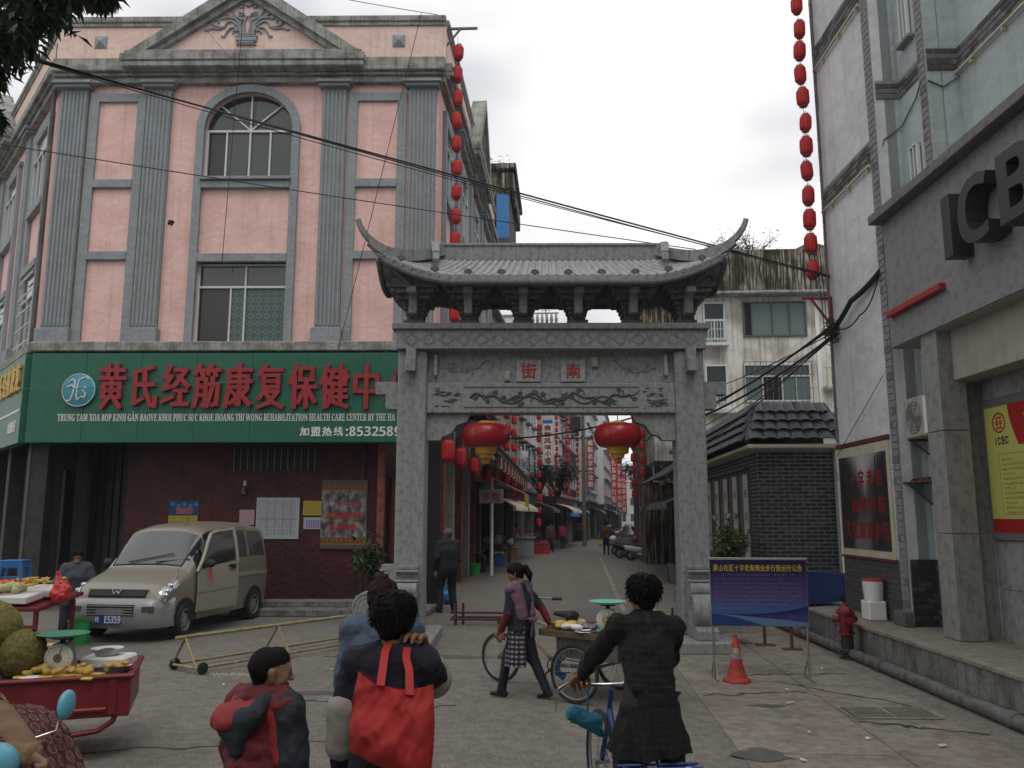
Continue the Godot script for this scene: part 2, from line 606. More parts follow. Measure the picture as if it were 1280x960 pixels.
	mk("cream",0.58,0.54,0.40,0.85,{"tex": "plaster","s":0.5})
	mk("maroon",0.12,0.02,0.025,0.7)
	mk("red_lantern",0.55,0.018,0.022,0.6,{"back":lin(0.3,0.01,0.01)})
	mk("red_big",0.40,0.010,0.018,0.32,{"tex": "cloth","s":3.0})
	mk("yellow",0.55,0.33,0.03,0.5)
	mk("tassel",0.50,0.24,0.06,0.9)
	mk("metal_red",0.20,0.015,0.02,0.5)
	mk("steel",0.45,0.45,0.45,0.35,{"metal":0.9})
	mk("zinc",0.30,0.30,0.29,0.5,{"metal":0.6})
	mk("pipe",0.16,0.16,0.155,0.7,{"tex": "grime","s":0.8})
	mk("wire",0.02,0.02,0.02,0.7)
	mk("wire_grey",0.12,0.12,0.12,0.7)
	mk("rust",0.13,0.055,0.035,0.9,{"tex": "grime","s":1.5})
	mk("black",0.014,0.014,0.015,0.6)
	mk("rubber",0.022,0.022,0.022,0.85,{"tex": "dust","s":2.0})
	mk("chrome",0.6,0.6,0.6,0.15,{"metal":1.0})
	mk("plastic_blue",0.02,0.15,0.42,0.45)
	mk("bin_blue",0.012,0.045,0.20,0.5,{"tex": "dust","s":1.2})
	mk("plastic_red",0.50,0.025,0.03,0.45)
	mk("plastic_green",0.04,0.42,0.10,0.5)
	mk("white_paint",0.75,0.75,0.73,0.5)
	mk("foam",0.72,0.72,0.70,0.8)
	mk("paper_white",0.55,0.57,0.60,0.8)
	mk("leaf",0.035,0.075,0.018,0.55,{"vcol":true,"back":lin(0.05,0.09,0.02)})
	M.leaf.albedo_color=Color(1,1,1)
	mk("bark",0.06,0.05,0.04,0.95,{"tex": "grime","s":1.2})
	mk("vc",1,1,1,0.85,{"vcol":true})
	mk("vc_cloth",1,1,1,0.95,{"vcol":true,"tex": "cloth","s":5.0,"world":false})
	mk("skin",1,1,1,0.6,{"vcol":true})
	mk("hair",0.007,0.0055,0.005,0.7,{"spec":0.25})
	mk("hair_brown",0.020,0.010,0.008,0.7,{"spec":0.25})
const GLYPH:={
	"黄": "10149014 35033532 65036532 05329532 22447844 78447874 22747874 22442274 22597859 50325074 38781896 62788296",
	"氏": "80082018 20182088 20884878 20468846 5212586078929294 92949476",
	"经": "300612303430 342810564250 08844274 481486145048 62289450 50609060 70607090 44909690",
	"筋": "22040822 14144414 28143426 64045222 58149214 72148026 1634463446943892 163416700894 16524652 16704670 5446904686907492 703270525494",
	"康": "50025012 14149214 141414600694 26288028 80288052 26528052 18409240 522052904288 26624070 22884674 78586070 54669090",
	"复": "30041024 24148814 26267626 76267652 26527652 26262652 26397639 36541276 30627662 766244881096 366860869296",
	"保": "28040842 22302296 42108410 84108436 42368436 42104236 34529652 64366496 62543686 66549484",
	"健": "24040642 18301896 3016461632444644 464440742694 306250869696 56168816 88168846 52319631 56468846 56609060 50749474 72047288",
	"中": "12288828 88288862 12628862 12281262 50045097",
	"心": "16440876 343036764888768884 66 48126232 80349462",
	"加": "0826442642863282 260626400692 58229022 90229084 58849084 58225884",
	"盟": "10064006 40064046 10464046 10061046 10264026 56068806 880688488046 560656344850 56208820 56348834 16588458 84588492 16581692 38583892 61586192 04939693",
	"热": "06224422 260426621658 06504436 50248224805696649652 660464404466 52386450 16740894 36764092 58746492 80729294",
	"线": "300612303430 342810564250 08844274 50309022 46529444 6004706090949676 90605092 76088816",
	"南": "10189018 50035036 14368636 863686957692 14361496 36444254 64445854 30607060 28747274 50605092",
	"街": "22040626 24260652 16441696 32226222 47064744 28446644 32626262 47484786 28886684 72189418 70429642 844284947490",
	"屏": "16088808 88088826 16268826 160816600496 40344644 70326244 28508450 22709270 425042722896 68506896",
	"山": "50065088 123612888888 88348894",
	"社": "20042814 062440240860 24442496 28504062 50369036 70087090 44909690",
	"区": "900810081092 10929492 72222678 30287676",
	"十": "06449444 50055096",
	"字": "50025012 1032101690168632 264072405054 505450943890 08669266",
	"老": "18207420 46044640 04409640 80141078 72563672 345234908690 86908876",
	"商": "50025012 06169416 34204032 64205832 12368836 88368895 88957892 12361296 40423054 58427054 34606660 66606682 34826682 34603482",
	"业": "36083690 64086490 10322464 90307664 04929692",
	"步": "50045040 50208420 24182440 06409440 504650724270 26541274 845060801496",
	"行": "28040828 32280656 20442096 44169016 38429642 744274956090",
	"运": "40128612 34369436 563842648860 76489270 10082018 063824382476 24760692 227844929696",
	"公": "36080848 62069446 484022868082 66628896",
	"告": "28061430 22208620 50045044 06449444 22587858 78587894 22947894 22582294",
	"文": "50025414 06249424 742650660696 262852689496",
	"化": "30040646 22322296 90184658 54045484 548462929090 90909472",
	"旅": "18042616 04244824 222420600694 22464246 424638903088 58044632 54189418 88325844 624460927482 784084709694 90567866",
	"游": "08101818 04361444 06922062 32063816 24245424 362434602294 364650464890 48904088 68045830 64189618 62388838 885076507695 58649664",
	"市": "50025014 06209420 16408440 844084827480 16401682 50225097",
	"津": "10082018 04341442 04922258 36188618 86188644 30319631 36448644 38588858 28729672 61046197",
	"风": "141014600496 1410821082708894 88949776 28247082 68222484",
	"味": "08203420 34203470 08703470 08200870 44229222 40469746 68046896 66484284 70489782",
	"小": "500450943890 26340872 72329472",
	"吃": "08203420 34203470 08703470 08200870 54044236 52189418 504088404684 468460949490 94909674",
	"工": "14148614 50145086 06869486",
	"桂": "06264426 24042496 24320466 26344454 50229022 71067144 48449644 52649064 71487190 46929692",
	"I": "50105090","C": "88282812 281210361064 106428888874","B": "20102090 20106010 60107630 76306048 20486048 60488068 80686090 20906090",
	"：": "46344642 46744682",
}
func strokes(ch:String)->Array:
	var out:=[]
	if not GLYPH.has(ch):
		return out
	for s in (GLYPH[ch] as String).split(" ",false):
		var pts:=[]
		for i in range(0,s.length()-3,4):
			pts.append(Vector2(s.substr(i,2).to_float()/100.0,s.substr(i+2,2).to_float()/100.0))
		if pts.size()>1:
			out.append(pts)
	return out
func glyph(b:B,ch:String,at:Vector3,w:float,hh:float,pen:float,z0:float,z1:float)->void:
	var k:=0
	for pts in strokes(ch):
		for i in pts.size()-1:
			var p:=Vector2(at.x+pts[i].x*w,at.y+(1.0-pts[i].y)*hh)
			var q:=Vector2(at.x+pts[i+1].x*w,at.y+(1.0-pts[i+1].y)*hh)
			var d:=(q-p).normalized()
			var nn:=Vector2(-d.y,d.x)*pen*(0.5 if absf(d.x)<absf(d.y) else 0.42)
			p-=d*pen*0.42
			q+=d*pen*0.42
			var poly:=PackedVector2Array([p-nn,q-nn,q+nn,p+nn])
			b.prism(poly,z0+at.z,z1+at.z+0.0006*k)
			k+=1
func ink(im:Image,ch:String,x:float,y:float,w:float,hh:float,pen:float,color:Color)->void:
	for pts in strokes(ch):
		for i in pts.size()-1:
			inkline(im,Vector2(x+pts[i].x*w,y+pts[i].y*hh),Vector2(x+pts[i+1].x*w,y+pts[i+1].y*hh),pen,color)
func inkline(im:Image,p:Vector2,q:Vector2,pen:float,color:Color)->void:
	var r:=pen*0.5
	var l2:=maxf((q-p).length_squared(),1e-6)
	for yy in range(maxi(0,int(minf(p.y,q.y)-r-1)),mini(im.get_height(),int(maxf(p.y,q.y)+r+2))):
		for xx in range(maxi(0,int(minf(p.x,q.x)-r-1)),mini(im.get_width(),int(maxf(p.x,q.x)+r+2))):
			var c:=Vector2(xx+0.5,yy+0.5)
			var t:=clampf((c-p).dot(q-p)/l2,0.0,1.0)
			var a:=clampf(r+0.5-c.distance_to(p+(q-p)*t),0.0,1.0)
			if a>0.0:
				im.set_pixel(xx,yy,im.get_pixel(xx,yy).lerp(color,a))
func smallprint(im:Image,x0:int,x1:int,y:int,hh:int,color:Color,sd:int,gap:=0.12)->void:
	var r:=RandomNumberGenerator.new()
	r.seed=sd
	var x:=x0
	while x<x1-hh:
		if r.randf()>gap:
			for k in 4:
				var a:=Vector2(x+r.randf()*hh*0.8,y+r.randf()*hh)
				var b:=a+(Vector2(hh*0.5,0) if r.randf()<0.5 else Vector2(0,hh*0.5))
				inkline(im,a,Vector2(minf(b.x,x+hh*0.9),minf(b.y,y+hh)),maxf(0.6,hh*0.13),color)
		x+=hh+1
func printed(called:String,im:Image,rough:=0.6)->StandardMaterial3D:
	var m:=StandardMaterial3D.new()
	m.resource_name=called
	m.albedo_texture=ImageTexture.create_from_image(im)
	m.albedo_color=Color(0.85,0.85,0.85)
	m.roughness=rough
	M[called]=m
	return m
func canvas(w:int,h:int,c:Color)->Image:
	var im:=Image.create(w,h,false,Image.FORMAT_RGB8)
	im.fill(c)
	return im
func words(s:String,height:float,depth:float,font:="Droid Sans",bold:=false)->TextMesh:
	var t:=TextMesh.new()
	var f:=SystemFont.new()
	f.font_names=PackedStringArray([font])
	if bold:
		f.font_weight=700
	t.font=f
	t.text=s
	t.font_size=64
	t.pixel_size=height/46.0
	t.depth=depth
	t.curve_step=2.0
	return t
func make_sky()->void:
	var cam:=Camera3D.new()
	cam.name="camera"
	cam.fov=49.55
	cam.far=900.0
	cam.near=0.05
	add_child(cam)
	cam.position=Vector3(0,1.95,0)
	cam.rotation=Vector3(deg_to_rad(9.0688),deg_to_rad(3.5317),0)
	var w:=768
	var h:=384
	var f:=noise(72,1.5,5)
	var im:=Image.create(w,h,false,Image.FORMAT_RGBAF)
	for y in h:
		var el:=(0.5-(y+0.5)/h)*PI
		for x in w:
			var az:=TAU*(x+0.5)/w
			var p:=Vector3(-cos(el)*sin(az),sin(el)*1.6,cos(el)*cos(az))
			var t:=smoothstep(-0.08,0.30,f.get_noise_3dv(p*0.75+Vector3(3.1,0.4,1.7))+0.115)
			var c:=Color(0.70,0.73,0.80).lerp(Color(1.22,1.21,1.20),t)
			im.set_pixel(x,y,c)
	var sm:=PanoramaSkyMaterial.new()
	sm.panorama=ImageTexture.create_from_image(im)
	sm.energy_multiplier=1.0
	var sky:=Sky.new()
	sky.sky_material=sm
	var env:=Environment.new()
	env.background_mode=Environment.BG_SKY
	env.sky=sky
	env.sky_rotation=Vector3(0,deg_to_rad(0.0),0)
	env.background_energy_multiplier=1.0
	env.tonemap_mode=Environment.TONE_MAPPER_LINEAR
	env.tonemap_exposure=0.9
	env.sdfgi_enabled=true
	env.ssao_enabled=true
	env.ssil_enabled=true
	env.fog_enabled=true
	env.fog_density=0.0008
	env.fog_light_color=Color(0.80,0.84,0.90)
	var we:=WorldEnvironment.new()
	we.name="world"
	we.environment=env
	add_child(we)
	var sun:=DirectionalLight3D.new()
	sun.name="overcast_sun"
	sun.light_energy=0.28
	sun.light_color=Color(1.0,0.97,0.92)
	sun.light_angular_distance=25.0
	sun.shadow_enabled=true
	add_child(sun)
	sun.rotation=Vector3(deg_to_rad(-58),deg_to_rad(14),0)
func _ready()->void:
	rng.seed=20240
	make_materials()
	make_sky()
	ground()
	pink_building()
	pink_signs()
	gate()
	bank_side()
	kiosk()
	back_building()
	street_left()
	street_right()
	street_end()
	street_lanterns()
	van()
	barriers()
	fruit_cart()
	fruit_stall()
	tricycle()
	notice_board()
	plaza_things()
	street_things()
	street_wares()
	people()
	wires()
	trees()
	added_houses_behind()
	street_clutter()
func ground()->void:
	var b:=B.new()
	b.quad(V(-400,0,120),V(400,0,120),V(400,0,-500),V(-400,0,-500),V(0,1,0))
	struct("road",b,M.asphalt)
	b=B.new()
	var r:=RandomNumberGenerator.new()
	r.seed=5
	var z:=2.0
	while z>-15.5:
		var l:=r.randf_range(2.2,3.4)
		for k in [[1.45,2.75],[2.762,3.72]]:
			var x0:float=k[0]
			var x1:float=k[1]
			b.box(V((x0+x1)*0.5,0.002,z-l*0.5),V(x1-x0,0.012+r.randf()*0.003,l-0.012))
		z-=l
	struct("pavement",b,M.slab)
	b=B.new()
	for i in 16:
		var z0:=-18.0-i*1.6
		var x0:=1.25+0.035*i
		b.quad(V(x0-0.05,0.004,z0),V(x0+0.05,0.004,z0),V(x0+0.05+r.randf()*0.02,0.004,z0-1.2-r.randf()*0.3),V(x0-0.05,0.004,z0-1.3),V(0,1,0))
	struct("road_marking",b,mk("worn_line",0.34,0.31,0.26,0.9,{"tex": "dust","s":0.8}))
	b=B.new()
	for p in [[V(1.62,0.0125,-7.35),0.26,0.20],[V(-2.6,0.004,-9.6),0.7,0.1],[V(2.1,0.0125,-9.2),0.2,0.1],[V(-2.2,0.004,-12.1),1.2,0.22]]:
		var poly:=[]
		for k in 14:
			var a:=TAU*k/14
			poly.append(p[0]+V(cos(a)*p[1]*r.randf_range(0.5,1.25),0,sin(a)*p[2]*r.randf_range(0.45,1.3)))
		for k in 14:
			b.tri(p[0],poly[k],poly[(k+1) % 14],V(0,1,0))
	struct("road_patch",b,mk("tar_patch",0.15,0.145,0.135,0.85,{"tex": "asphalt","s":0.8}))
	b=B.new()
	var lines:=[[V(2.5,0.012,-10.6),V(3.6,0.012,-9.3)],[V(2.2,0.012,-10.9),V(3.5,0.012,-11.1)],[V(-3.4,0.003,-9.3),V(-2.3,0.003,-9.1)],[V(-2.2,0.003,-8.3),V(-1.2,0.003,-9.0)],[V(-4.6,0.003,-7.0),V(-1.9,0.003,-7.6)],
		[V(1.5,0.012,-9.7),V(2.7,0.012,-9.95)],[V(0.1,0.003,-12.0),V(1.3,0.003,-11.7)],[V(2.8,0.012,-8.6),V(3.7,0.012,-8.2)],[V(-3.9,0.003,-12.6),V(-2.8,0.003,-13.6)]]
	for l in lines:
		var a:Vector3=l[0]
		var prev:=a
		var pw:=0.006
		for i in range(1,15):
			var q:=a.lerp(l[1],i/14.0)+V(r.randfn()*0.045,0,r.randfn()*0.045)
			var wd:=r.randf_range(0.006,0.026)
			var sd:=(q-prev).cross(Vector3.UP).normalized()
			b.quad(prev-sd*pw,prev+sd*pw,q+sd*wd,q-sd*wd,V(0,1,0))
			prev=q
			pw=wd
	struct("road_crack",b,mk("crack",0.05,0.045,0.04,0.95))
	b=B.new()
	b.box(V(-5.0,0.07,-17.05),V(3.3,0.14,0.8),Basis(Vector3.UP,deg_to_rad(3)),0.015)
	b.box(V(-5.0,0.20,-17.3),V(3.3,0.13,0.42),Basis(Vector3.UP,deg_to_rad(3)),0.015)
	struct("step",b,M.ledge_side)
	b=B.new()
	b.box(V(-3.1,0.06,-18.6),V(0.8,0.12,3.4),Basis.IDENTITY,0.015)
	struct("pavement_kerb",b,M.ledge_side)
var PXF:=Transform3D(Basis(Vector3.UP,deg_to_rad(3.0)),Vector3(-7.1,0,-17.4))
func ap(called:String,b:B,mat:Material,root:Node3D,xf:Transform3D)->MeshInstance3D:
	var o:=part(called,b,mat,root)
	o.transform=xf
	return o
func arch_poly(cx:float,y0:float,hw:float,rise:float,n:=20)->PackedVector2Array:
	var p:=PackedVector2Array()
	for i in n+1:
		var a:=PI*i/n
		p.append(Vector2(cx+cos(a)*hw,y0+sin(a)*rise))
	return p
func window_at(root:Node3D,xf:Transform3D,x0:float,x1:float,y0:float,y1:float,mull:Array,trans:float,mats:Array,dz:=-0.12,fr:=0.035,arch:=0.0,fmat:Material=null)->MeshInstance3D:
	if fmat==null:
		fmat=M.frame_white
	var b:=B.new()
	var w:=fr
	b.box(V((x0+x1)*0.5,y0+w*0.5,dz+0.03),V(x1-x0,w,0.06),Basis.IDENTITY,0.004)
	var ym:=trans if trans>0.0 else y1
	for x in [x0+w*0.5,x1-w*0.5]:
		b.box(V(x,(y0+y1)*0.5,dz+0.031),V(w,y1-y0,0.062),Basis.IDENTITY,0.004)
	if trans>0.0:
		b.box(V((x0+x1)*0.5,trans,dz+0.032),V(x1-x0,w*1.2,0.064),Basis.IDENTITY,0.004)
	if arch>0.0:
		var c:=(x0+x1)*0.5
		b.bar(V(c,y1,dz+0.03),V(c,y1+arch,dz+0.03),w*0.8,0.05)
		for s in [-1.0,1.0]:
			b.bar(V(c,y1,dz+0.031),V(c+s*(x1-x0)*0.36,y1+arch*0.72,dz+0.031),0.05,w*0.7)
	else:
		b.box(V((x0+x1)*0.5,y1-w*0.5,dz+0.033),V(x1-x0,w,0.066),Basis.IDENTITY,0.004)
	for m in mull:
		b.box(V(m[0],(m[1]+m[2])*0.5,dz+0.029),V(w*0.9,m[2]-m[1],0.058),Basis.IDENTITY,0.004)
	var o:=ap("window",b,fmat,root,xf)
	var xs:=[x0]
	for m in mull:
		if m[1]<ym-0.1 and not xs.has(m[0]):
			xs.append(m[0])
	xs.append(x1)
	xs.sort()
	for i in xs.size()-1:
		var p:=B.new()
		p.box(V((xs[i]+xs[i+1])*0.5,(y0+ym)*0.5,dz+0.008*(i % 2)),V(xs[i+1]-xs[i],ym-y0,0.008))
		part("pane",p,mats[i % mats.size()],o)
	if trans>0.0 and arch<=0.0:
		var p2:=B.new()
		p2.box(V((x0+x1)*0.5,(ym+y1)*0.5,dz+0.004),V(x1-x0,y1-ym,0.008))
		part("pane",p2,M.glass,o)
	if arch>0.0:
		var p3:=B.new()
		p3.prism(arch_poly((x0+x1)*0.5,y1,(x1-x0)*0.5,arch),dz,dz+0.008)
		part("pane",p3,M.glass,o)
	return o
func arch_band(cx:float,y0:float,hw:float,rise:float,t:float,tr:float)->PackedVector2Array:
	var p:=arch_poly(cx,y0,hw+t,rise+tr)
	var q:=arch_poly(cx,y0,hw,rise)
	q.reverse()
	p.append_array(q)
	return p
func pilaster(root:Node3D,xf:Transform3D,x:float,w:float,y0:=5.68,y1:=11.72,z:=0.0)->void:
	var b:=B.new()
	b.box(V(x,y0+0.16,z+0.11),V(w+0.12,0.32,0.22),Basis.IDENTITY,0.012)
	b.box(V(x,(y0+y1)*0.5,z+0.05),V(w,y1-y0,0.1))
	b.box(V(x,y1-0.08,z+0.12),V(w+0.16,0.07,0.24),Basis.IDENTITY,0.01)
	b.box(V(x,y1-0.01,z+0.15),V(w+0.26,0.07,0.30),Basis.IDENTITY,0.01)
	var o:=ap("pilaster",b,M.trim,root,xf)
	var n:=int(w/0.085)
	for i in n:
		var f:=B.new()
		f.box(V(x-w*0.5+(i+0.5)*w/n,(y0+y1)*0.5+0.1,z+0.112),V(w/n*0.62,y1-y0-0.55,0.035),Basis.IDENTITY,0.014)
		part("flute",f,M.trim,o)
func ornament(root:Node3D,xf:Transform3D,cx:float,cy:float,z:float,k:float)->void:
	var b:=B.new()
	var curves:=[
		[[50,105],[80,185],[140,230],[180,220],[200,175],[250,155],[310,165],[350,145],[375,150]],
		[[220,170],[280,185],[310,210],[290,240],[260,245],[250,225],[265,215]],
		[[65,195],[110,255],[170,285],[215,320],[235,332]],[[180,340],[195,310],[225,310],[240,335]],
		[[110,255],[180,265],[225,250],[235,275]],
		[[40,235],[120,285],[135,335],[110,370],[140,376]],
		[[10,265],[40,305],[80,315],[75,285],[50,285],[55,300]],
		[[0,375],[50,400],[80,385],[65,360],[40,365]],
		[[80,135],[110,170],[150,165],[180,125],[200,80],[225,90]],[[80,135],[110,145],[125,125],[115,112]],
		[[20,110],[30,200],[10,280]],[[45,110],[70,170],[60,230]]]
	for c in curves:
		for s in [-1.0,1.0]:
			var path:=[]
			var rad:=[]
			for i in c.size():
				path.append(V(cx+s*c[i][0]/382.0*k,cy+c[i][1]/382.0*k,z+0.012))
				rad.append((0.034-0.016*i/c.size())*k)
			b.tube(path,rad,6)
	for e in [[0.0,0.24,0.03],[0.035,0.19,0.05],[0.09,0.25,0.10],[0.19,0.27,0.04],[0.235,0.2,0.04],[0.26,0.22,0.03]]:
		b.box(V(cx,cy+(e[0]+e[2]*0.5)*k,z+0.02),V(e[1]*2.0*k*0.95,e[2]*k,0.08*k),Basis.IDENTITY,0.012)
	ap("relief_ornament",b,M.trim,root,xf)
func cornice(root:Node3D,xf:Transform3D,x0:float,x1:float)->void:
	var cx:=(x0+x1)*0.5
	var w:=x1-x0
	var b:=B.new()
	b.box(V(cx,11.80,0.06),V(w,0.14,0.20),Basis.IDENTITY,0.01)
	b.box(V(cx,11.905,0.09),V(w,0.07,0.30),Basis.IDENTITY,0.01)
	b.box(V(cx,12.00,0.13),V(w,0.12,0.40),Basis.IDENTITY,0.02)
	b.box(V(cx,12.17,0.11),V(w,0.22,0.36),Basis.IDENTITY,0.02)
	ap("cornice",b,M.trim_old,root,xf)
	b=B.new()
	b.box(V(cx,12.70,0.02),V(w,0.84,0.24))
	ap("parapet",b,M.pink_pale,root,xf)
	b=B.new()
	b.box(V(cx,13.16,0.03),V(w,0.09,0.30),Basis.IDENTITY,0.01)
	b.box(V(cx,13.28,0.035),V(w,0.15,0.36),Basis.IDENTITY,0.02)
	ap("parapet_cap",b,M.trim_old,root,xf)
func pediment(root:Node3D,xf:Transform3D,cx:float,hw:float,top:float)->void:
	var b:=B.new()
	b.box(V(cx,12.03,0.22),V(hw*2,0.14,0.52),Basis.IDENTITY,0.02)
	b.box(V(cx,12.19,0.23),V(hw*2+0.06,0.18,0.56),Basis.IDENTITY,0.02)
	b.box(V(cx,12.33,0.21),V(hw*2-0.1,0.10,0.50),Basis.IDENTITY,0.02)
	ap("pediment_base",b,M.trim_old,root,xf)
	b=B.new()
	b.prism(PackedVector2Array([Vector2(cx-hw+0.25,12.38),Vector2(cx+hw-0.25,12.38),Vector2(cx,top-0.3)]),0.02,0.24)
	ap("pediment_panel",b,M.pink_pale,root,xf)
	b=B.new()
	for s in [-1.0,1.0]:
		for t in [[0.0,0.30,0.46],[0.30,0.46,0.36]]:
			var f0:=Vector2(cx+s*(hw-t[0]*1.2),12.26)
			var f1:=Vector2(cx+s*(hw-t[1]*1.2),12.26)
			var g0:=Vector2(cx,top-t[0])
			var g1:=Vector2(cx,top-t[1])
			b.prism(PackedVector2Array([f0,g0,g1,f1]),0.03,t[2]+0.004*s)
	ap("raking_cornice",b,M.trim_old,root,xf)
func panel_frame(root:Node3D,xf:Transform3D,x0:float,x1:float)->void:
	var b:=B.new()
	var w:=0.2
	b.box(V(x0+w*0.5,8.6,0.035),V(w,5.84,0.07),Basis.IDENTITY,0.006)
	b.box(V(x1-w*0.5,8.6,0.035),V(w,5.84,0.07),Basis.IDENTITY,0.006)
	b.box(V((x0+x1)*0.5,11.42,0.036),V(x1-x0-2*w,0.2,0.072),Basis.IDENTITY,0.006)
	b.box(V((x0+x1)*0.5,9.35,0.045),V(x1-x0-2*w,0.19,0.09),Basis.IDENTITY,0.006)
	b.box(V((x0+x1)*0.5,7.67,0.045),V(x1-x0-2*w,0.19,0.09),Basis.IDENTITY,0.006)
	ap("panel_frame",b,M.trim,root,xf)
func side_face(root:Node3D,xf:Transform3D,len:float,ped:float)->void:
	var b:=B.new()
	b.box(V(len*0.5,8.85,-0.15),V(len,6.9,0.3))
	ap("wall",b,M.pink,root,xf)
	b=B.new()
	b.box(V(len*0.5,5.57,0.1),V(len,0.22,0.3),Basis.IDENTITY,0.02)
	ap("base_band",b,M.trim_old,root,xf)
	cornice(root,xf,0.0,len)
	pediment(root,xf,ped+1.7,1.9,14.55)
	ornament(root,xf,ped+1.7,12.55,0.25,0.9)
	var x:=0.75
	while x<len-1.0:
		b=B.new()
		for e in [[x-0.1,0.16],[x+1.25,0.16]]:
			b.box(V(e[0],8.5,0.05),V(e[1],5.6,0.1),Basis.IDENTITY,0.01)
		b.box(V(x+0.575,11.3,0.05),V(1.5,0.2,0.1),Basis.IDENTITY,0.01)
		b.box(V(x+0.575,9.25,0.07),V(1.3,0.18,0.14),Basis.IDENTITY,0.01)
		b.box(V(x+0.575,7.75,0.07),V(1.3,0.18,0.14),Basis.IDENTITY,0.01)
		ap("window_surround",b,M.trim,root,xf)
		window_at(root,xf,x,x+1.15,9.34,11.2,[[x+0.575,9.34,10.6]],10.6,[M.glass,M.glass],0.02)
		window_at(root,xf,x,x+1.15,5.8,7.66,[[x+0.575,5.8,7.0]],7.0,[M.glass,M.glass_green],0.02)
		b=B.new()
		for i in 5:
			b.bar(V(x-0.02,5.9+i*0.4,0.12),V(x+1.17,5.9+i*0.4,0.12),0.02,0.02)
		ap("window_bars",b,M.frame_white,root,xf)
		pilaster(root,xf,x+1.85,0.5)
		x+=2.85
func pink_building()->void:
	var t:=thing("pink_building","pink three storey corner building with grey fluted pilasters, arched window and a gable ornament","building",PXF.origin,deg_to_rad(3.0))
	var I:=Transform3D.IDENTITY
	var b:=B.new()
	b.box(V(-2.63,8.79,-0.15),V(3.34,6.66,0.3))
	b.box(V(2.69,8.79,-0.15),V(3.32,6.66,0.3))
	b.box(V(0.035,5.585,-0.15),V(1.99,0.25,0.3))
	b.box(V(0.035,8.605,-0.15),V(1.99,1.79,0.3))
	var poly:=arch_poly(0.035,10.68,0.995,0.86)
	poly.append(Vector2(-0.96,12.12))
	poly.append(Vector2(1.03,12.12))
	b.prism(poly,-0.3,0.0)
	part("wall",b,M.pink,t)
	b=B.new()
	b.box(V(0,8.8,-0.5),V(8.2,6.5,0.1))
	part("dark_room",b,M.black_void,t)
	for e in [[-3.98,0.62],[-2.03,0.56],[1.98,0.54],[3.98,0.62]]:
		pilaster(t,I,e[0],e[1])
	panel_frame(t,I,-3.62,-2.34)
	panel_frame(t,I,2.30,3.62)
	b=B.new()
	for s in [-1.0,1.0]:
		b.box(V(0.035+s*1.085,8.08,0.05),V(0.18,5.2,0.1),Basis.IDENTITY,0.008)
	b.prism(arch_band(0.035,10.68,0.995,0.86,0.18,0.18),-0.02,0.1)
	b.box(V(0.035,9.31,0.06),V(1.99,0.16,0.12),Basis.IDENTITY,0.008)
	b.box(V(0.035,9.44,0.09),V(2.05,0.07,0.20),Basis.IDENTITY,0.008)
	b.box(V(0.035,7.61,0.055),V(1.99,0.19,0.11),Basis.IDENTITY,0.008)
	part("window_surround",b,M.trim,t)
	window_at(t,I,-0.96,1.03,9.5,10.68,[[-0.5,9.5,10.66],[0.035,9.5,10.66],[0.5,9.5,10.66]],10.66,[M.glass_brown,M.glass,M.glass,M.glass],-0.14,0.045,0.86)
	window_at(t,I,-0.96,1.03,5.71,7.51,[[-0.22,5.71,6.98],[0.1,5.71,6.98],[0.1,6.98,7.51]],6.98,[M.glass_brown,M.glass_green,M.glass_green],-0.14,0.04)
	b=B.new()
	b.box(V(0,5.575,0.12),V(8.75,0.21,0.34),Basis.IDENTITY,0.02)
	part("base_band",b,M.trim_old,t)
	cornice(t,I,-4.45,4.5)
	pediment(t,I,-0.06,2.74,14.18)
	ornament(t,I,-0.05,12.58,0.25,1.0)
	for x in [-3.45,3.42]:
		b=B.new()
		var c:=V(x,12.74,0.24)
		var q:=[c+V(-0.15,-0.16,-0.1),c+V(0.15,-0.16,-0.1),c+V(0.15,0.16,-0.1),c+V(-0.15,0.16,-0.1)]
		for i in 4:
			b.tri(q[i],q[(i+1) % 4],c,V(0,0,1))
		part("pyramid_boss",b,M.trim,t)
	b=B.new()
	for i in 7:
		b.ball(V(-1.62+rng.randf_range(-0.05,0.05),8.42+rng.randf_range(-0.06,0.06),0.0),V(0.035,0.04,0.012),Basis.IDENTITY,7,5)
	part("plaster_hole",b,M.black_void,t)
	var inv:=t.transform.affine_inverse().basis
	var dl:=(inv*V(-sin(deg_to_rad(43.8)),0,-cos(deg_to_rad(43.8)))).normalized()
	var xl:=Transform3D(Basis(-dl,Vector3.UP,(-dl).cross(Vector3.UP)),V(-4.3,0,0)+dl*14.0)
	side_face_mirror(t,xl)
	var dr:=(inv*V(0.009,0,-1)).normalized()
	var xr:=Transform3D(Basis(dr,Vector3.UP,dr.cross(Vector3.UP)),V(4.35,0,0))
	side_face(t,xr,12.2,4.4)
	var pr:=PackedVector2Array([Vector2(-4.3,0.0),Vector2(4.35,0.0),Vector2(4.35+dr.x*12.2,dr.z*12.2),Vector2(-4.3+dl.x*14.0,dl.z*14.0)])
	b=B.new()
	b.prism(pr,-12.3,-12.2,Transform3D(Basis(V(1,0,0),V(0,0,1),V(0,-1,0)),Vector3.ZERO))
	part("roof",b,M.trim_old,t)
	b=B.new()
	b.prism(pr,-5.5,-5.4,Transform3D(Basis(V(1,0,0),V(0,0,1),V(0,-1,0)),Vector3.ZERO))
	part("floor_slab",b,M.black_void,t)
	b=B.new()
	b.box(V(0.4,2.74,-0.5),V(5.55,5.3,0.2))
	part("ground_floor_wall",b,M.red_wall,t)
	b=B.new()
	b.box(V(3.2,2.7,-0.32),V(0.16,5.3,0.24),Basis.IDENTITY,0.01)
	part("post",b,mk("post_pink",0.26,0.075,0.065,0.8,{"tex": "grime","s":0.8}),t)
	b=B.new()
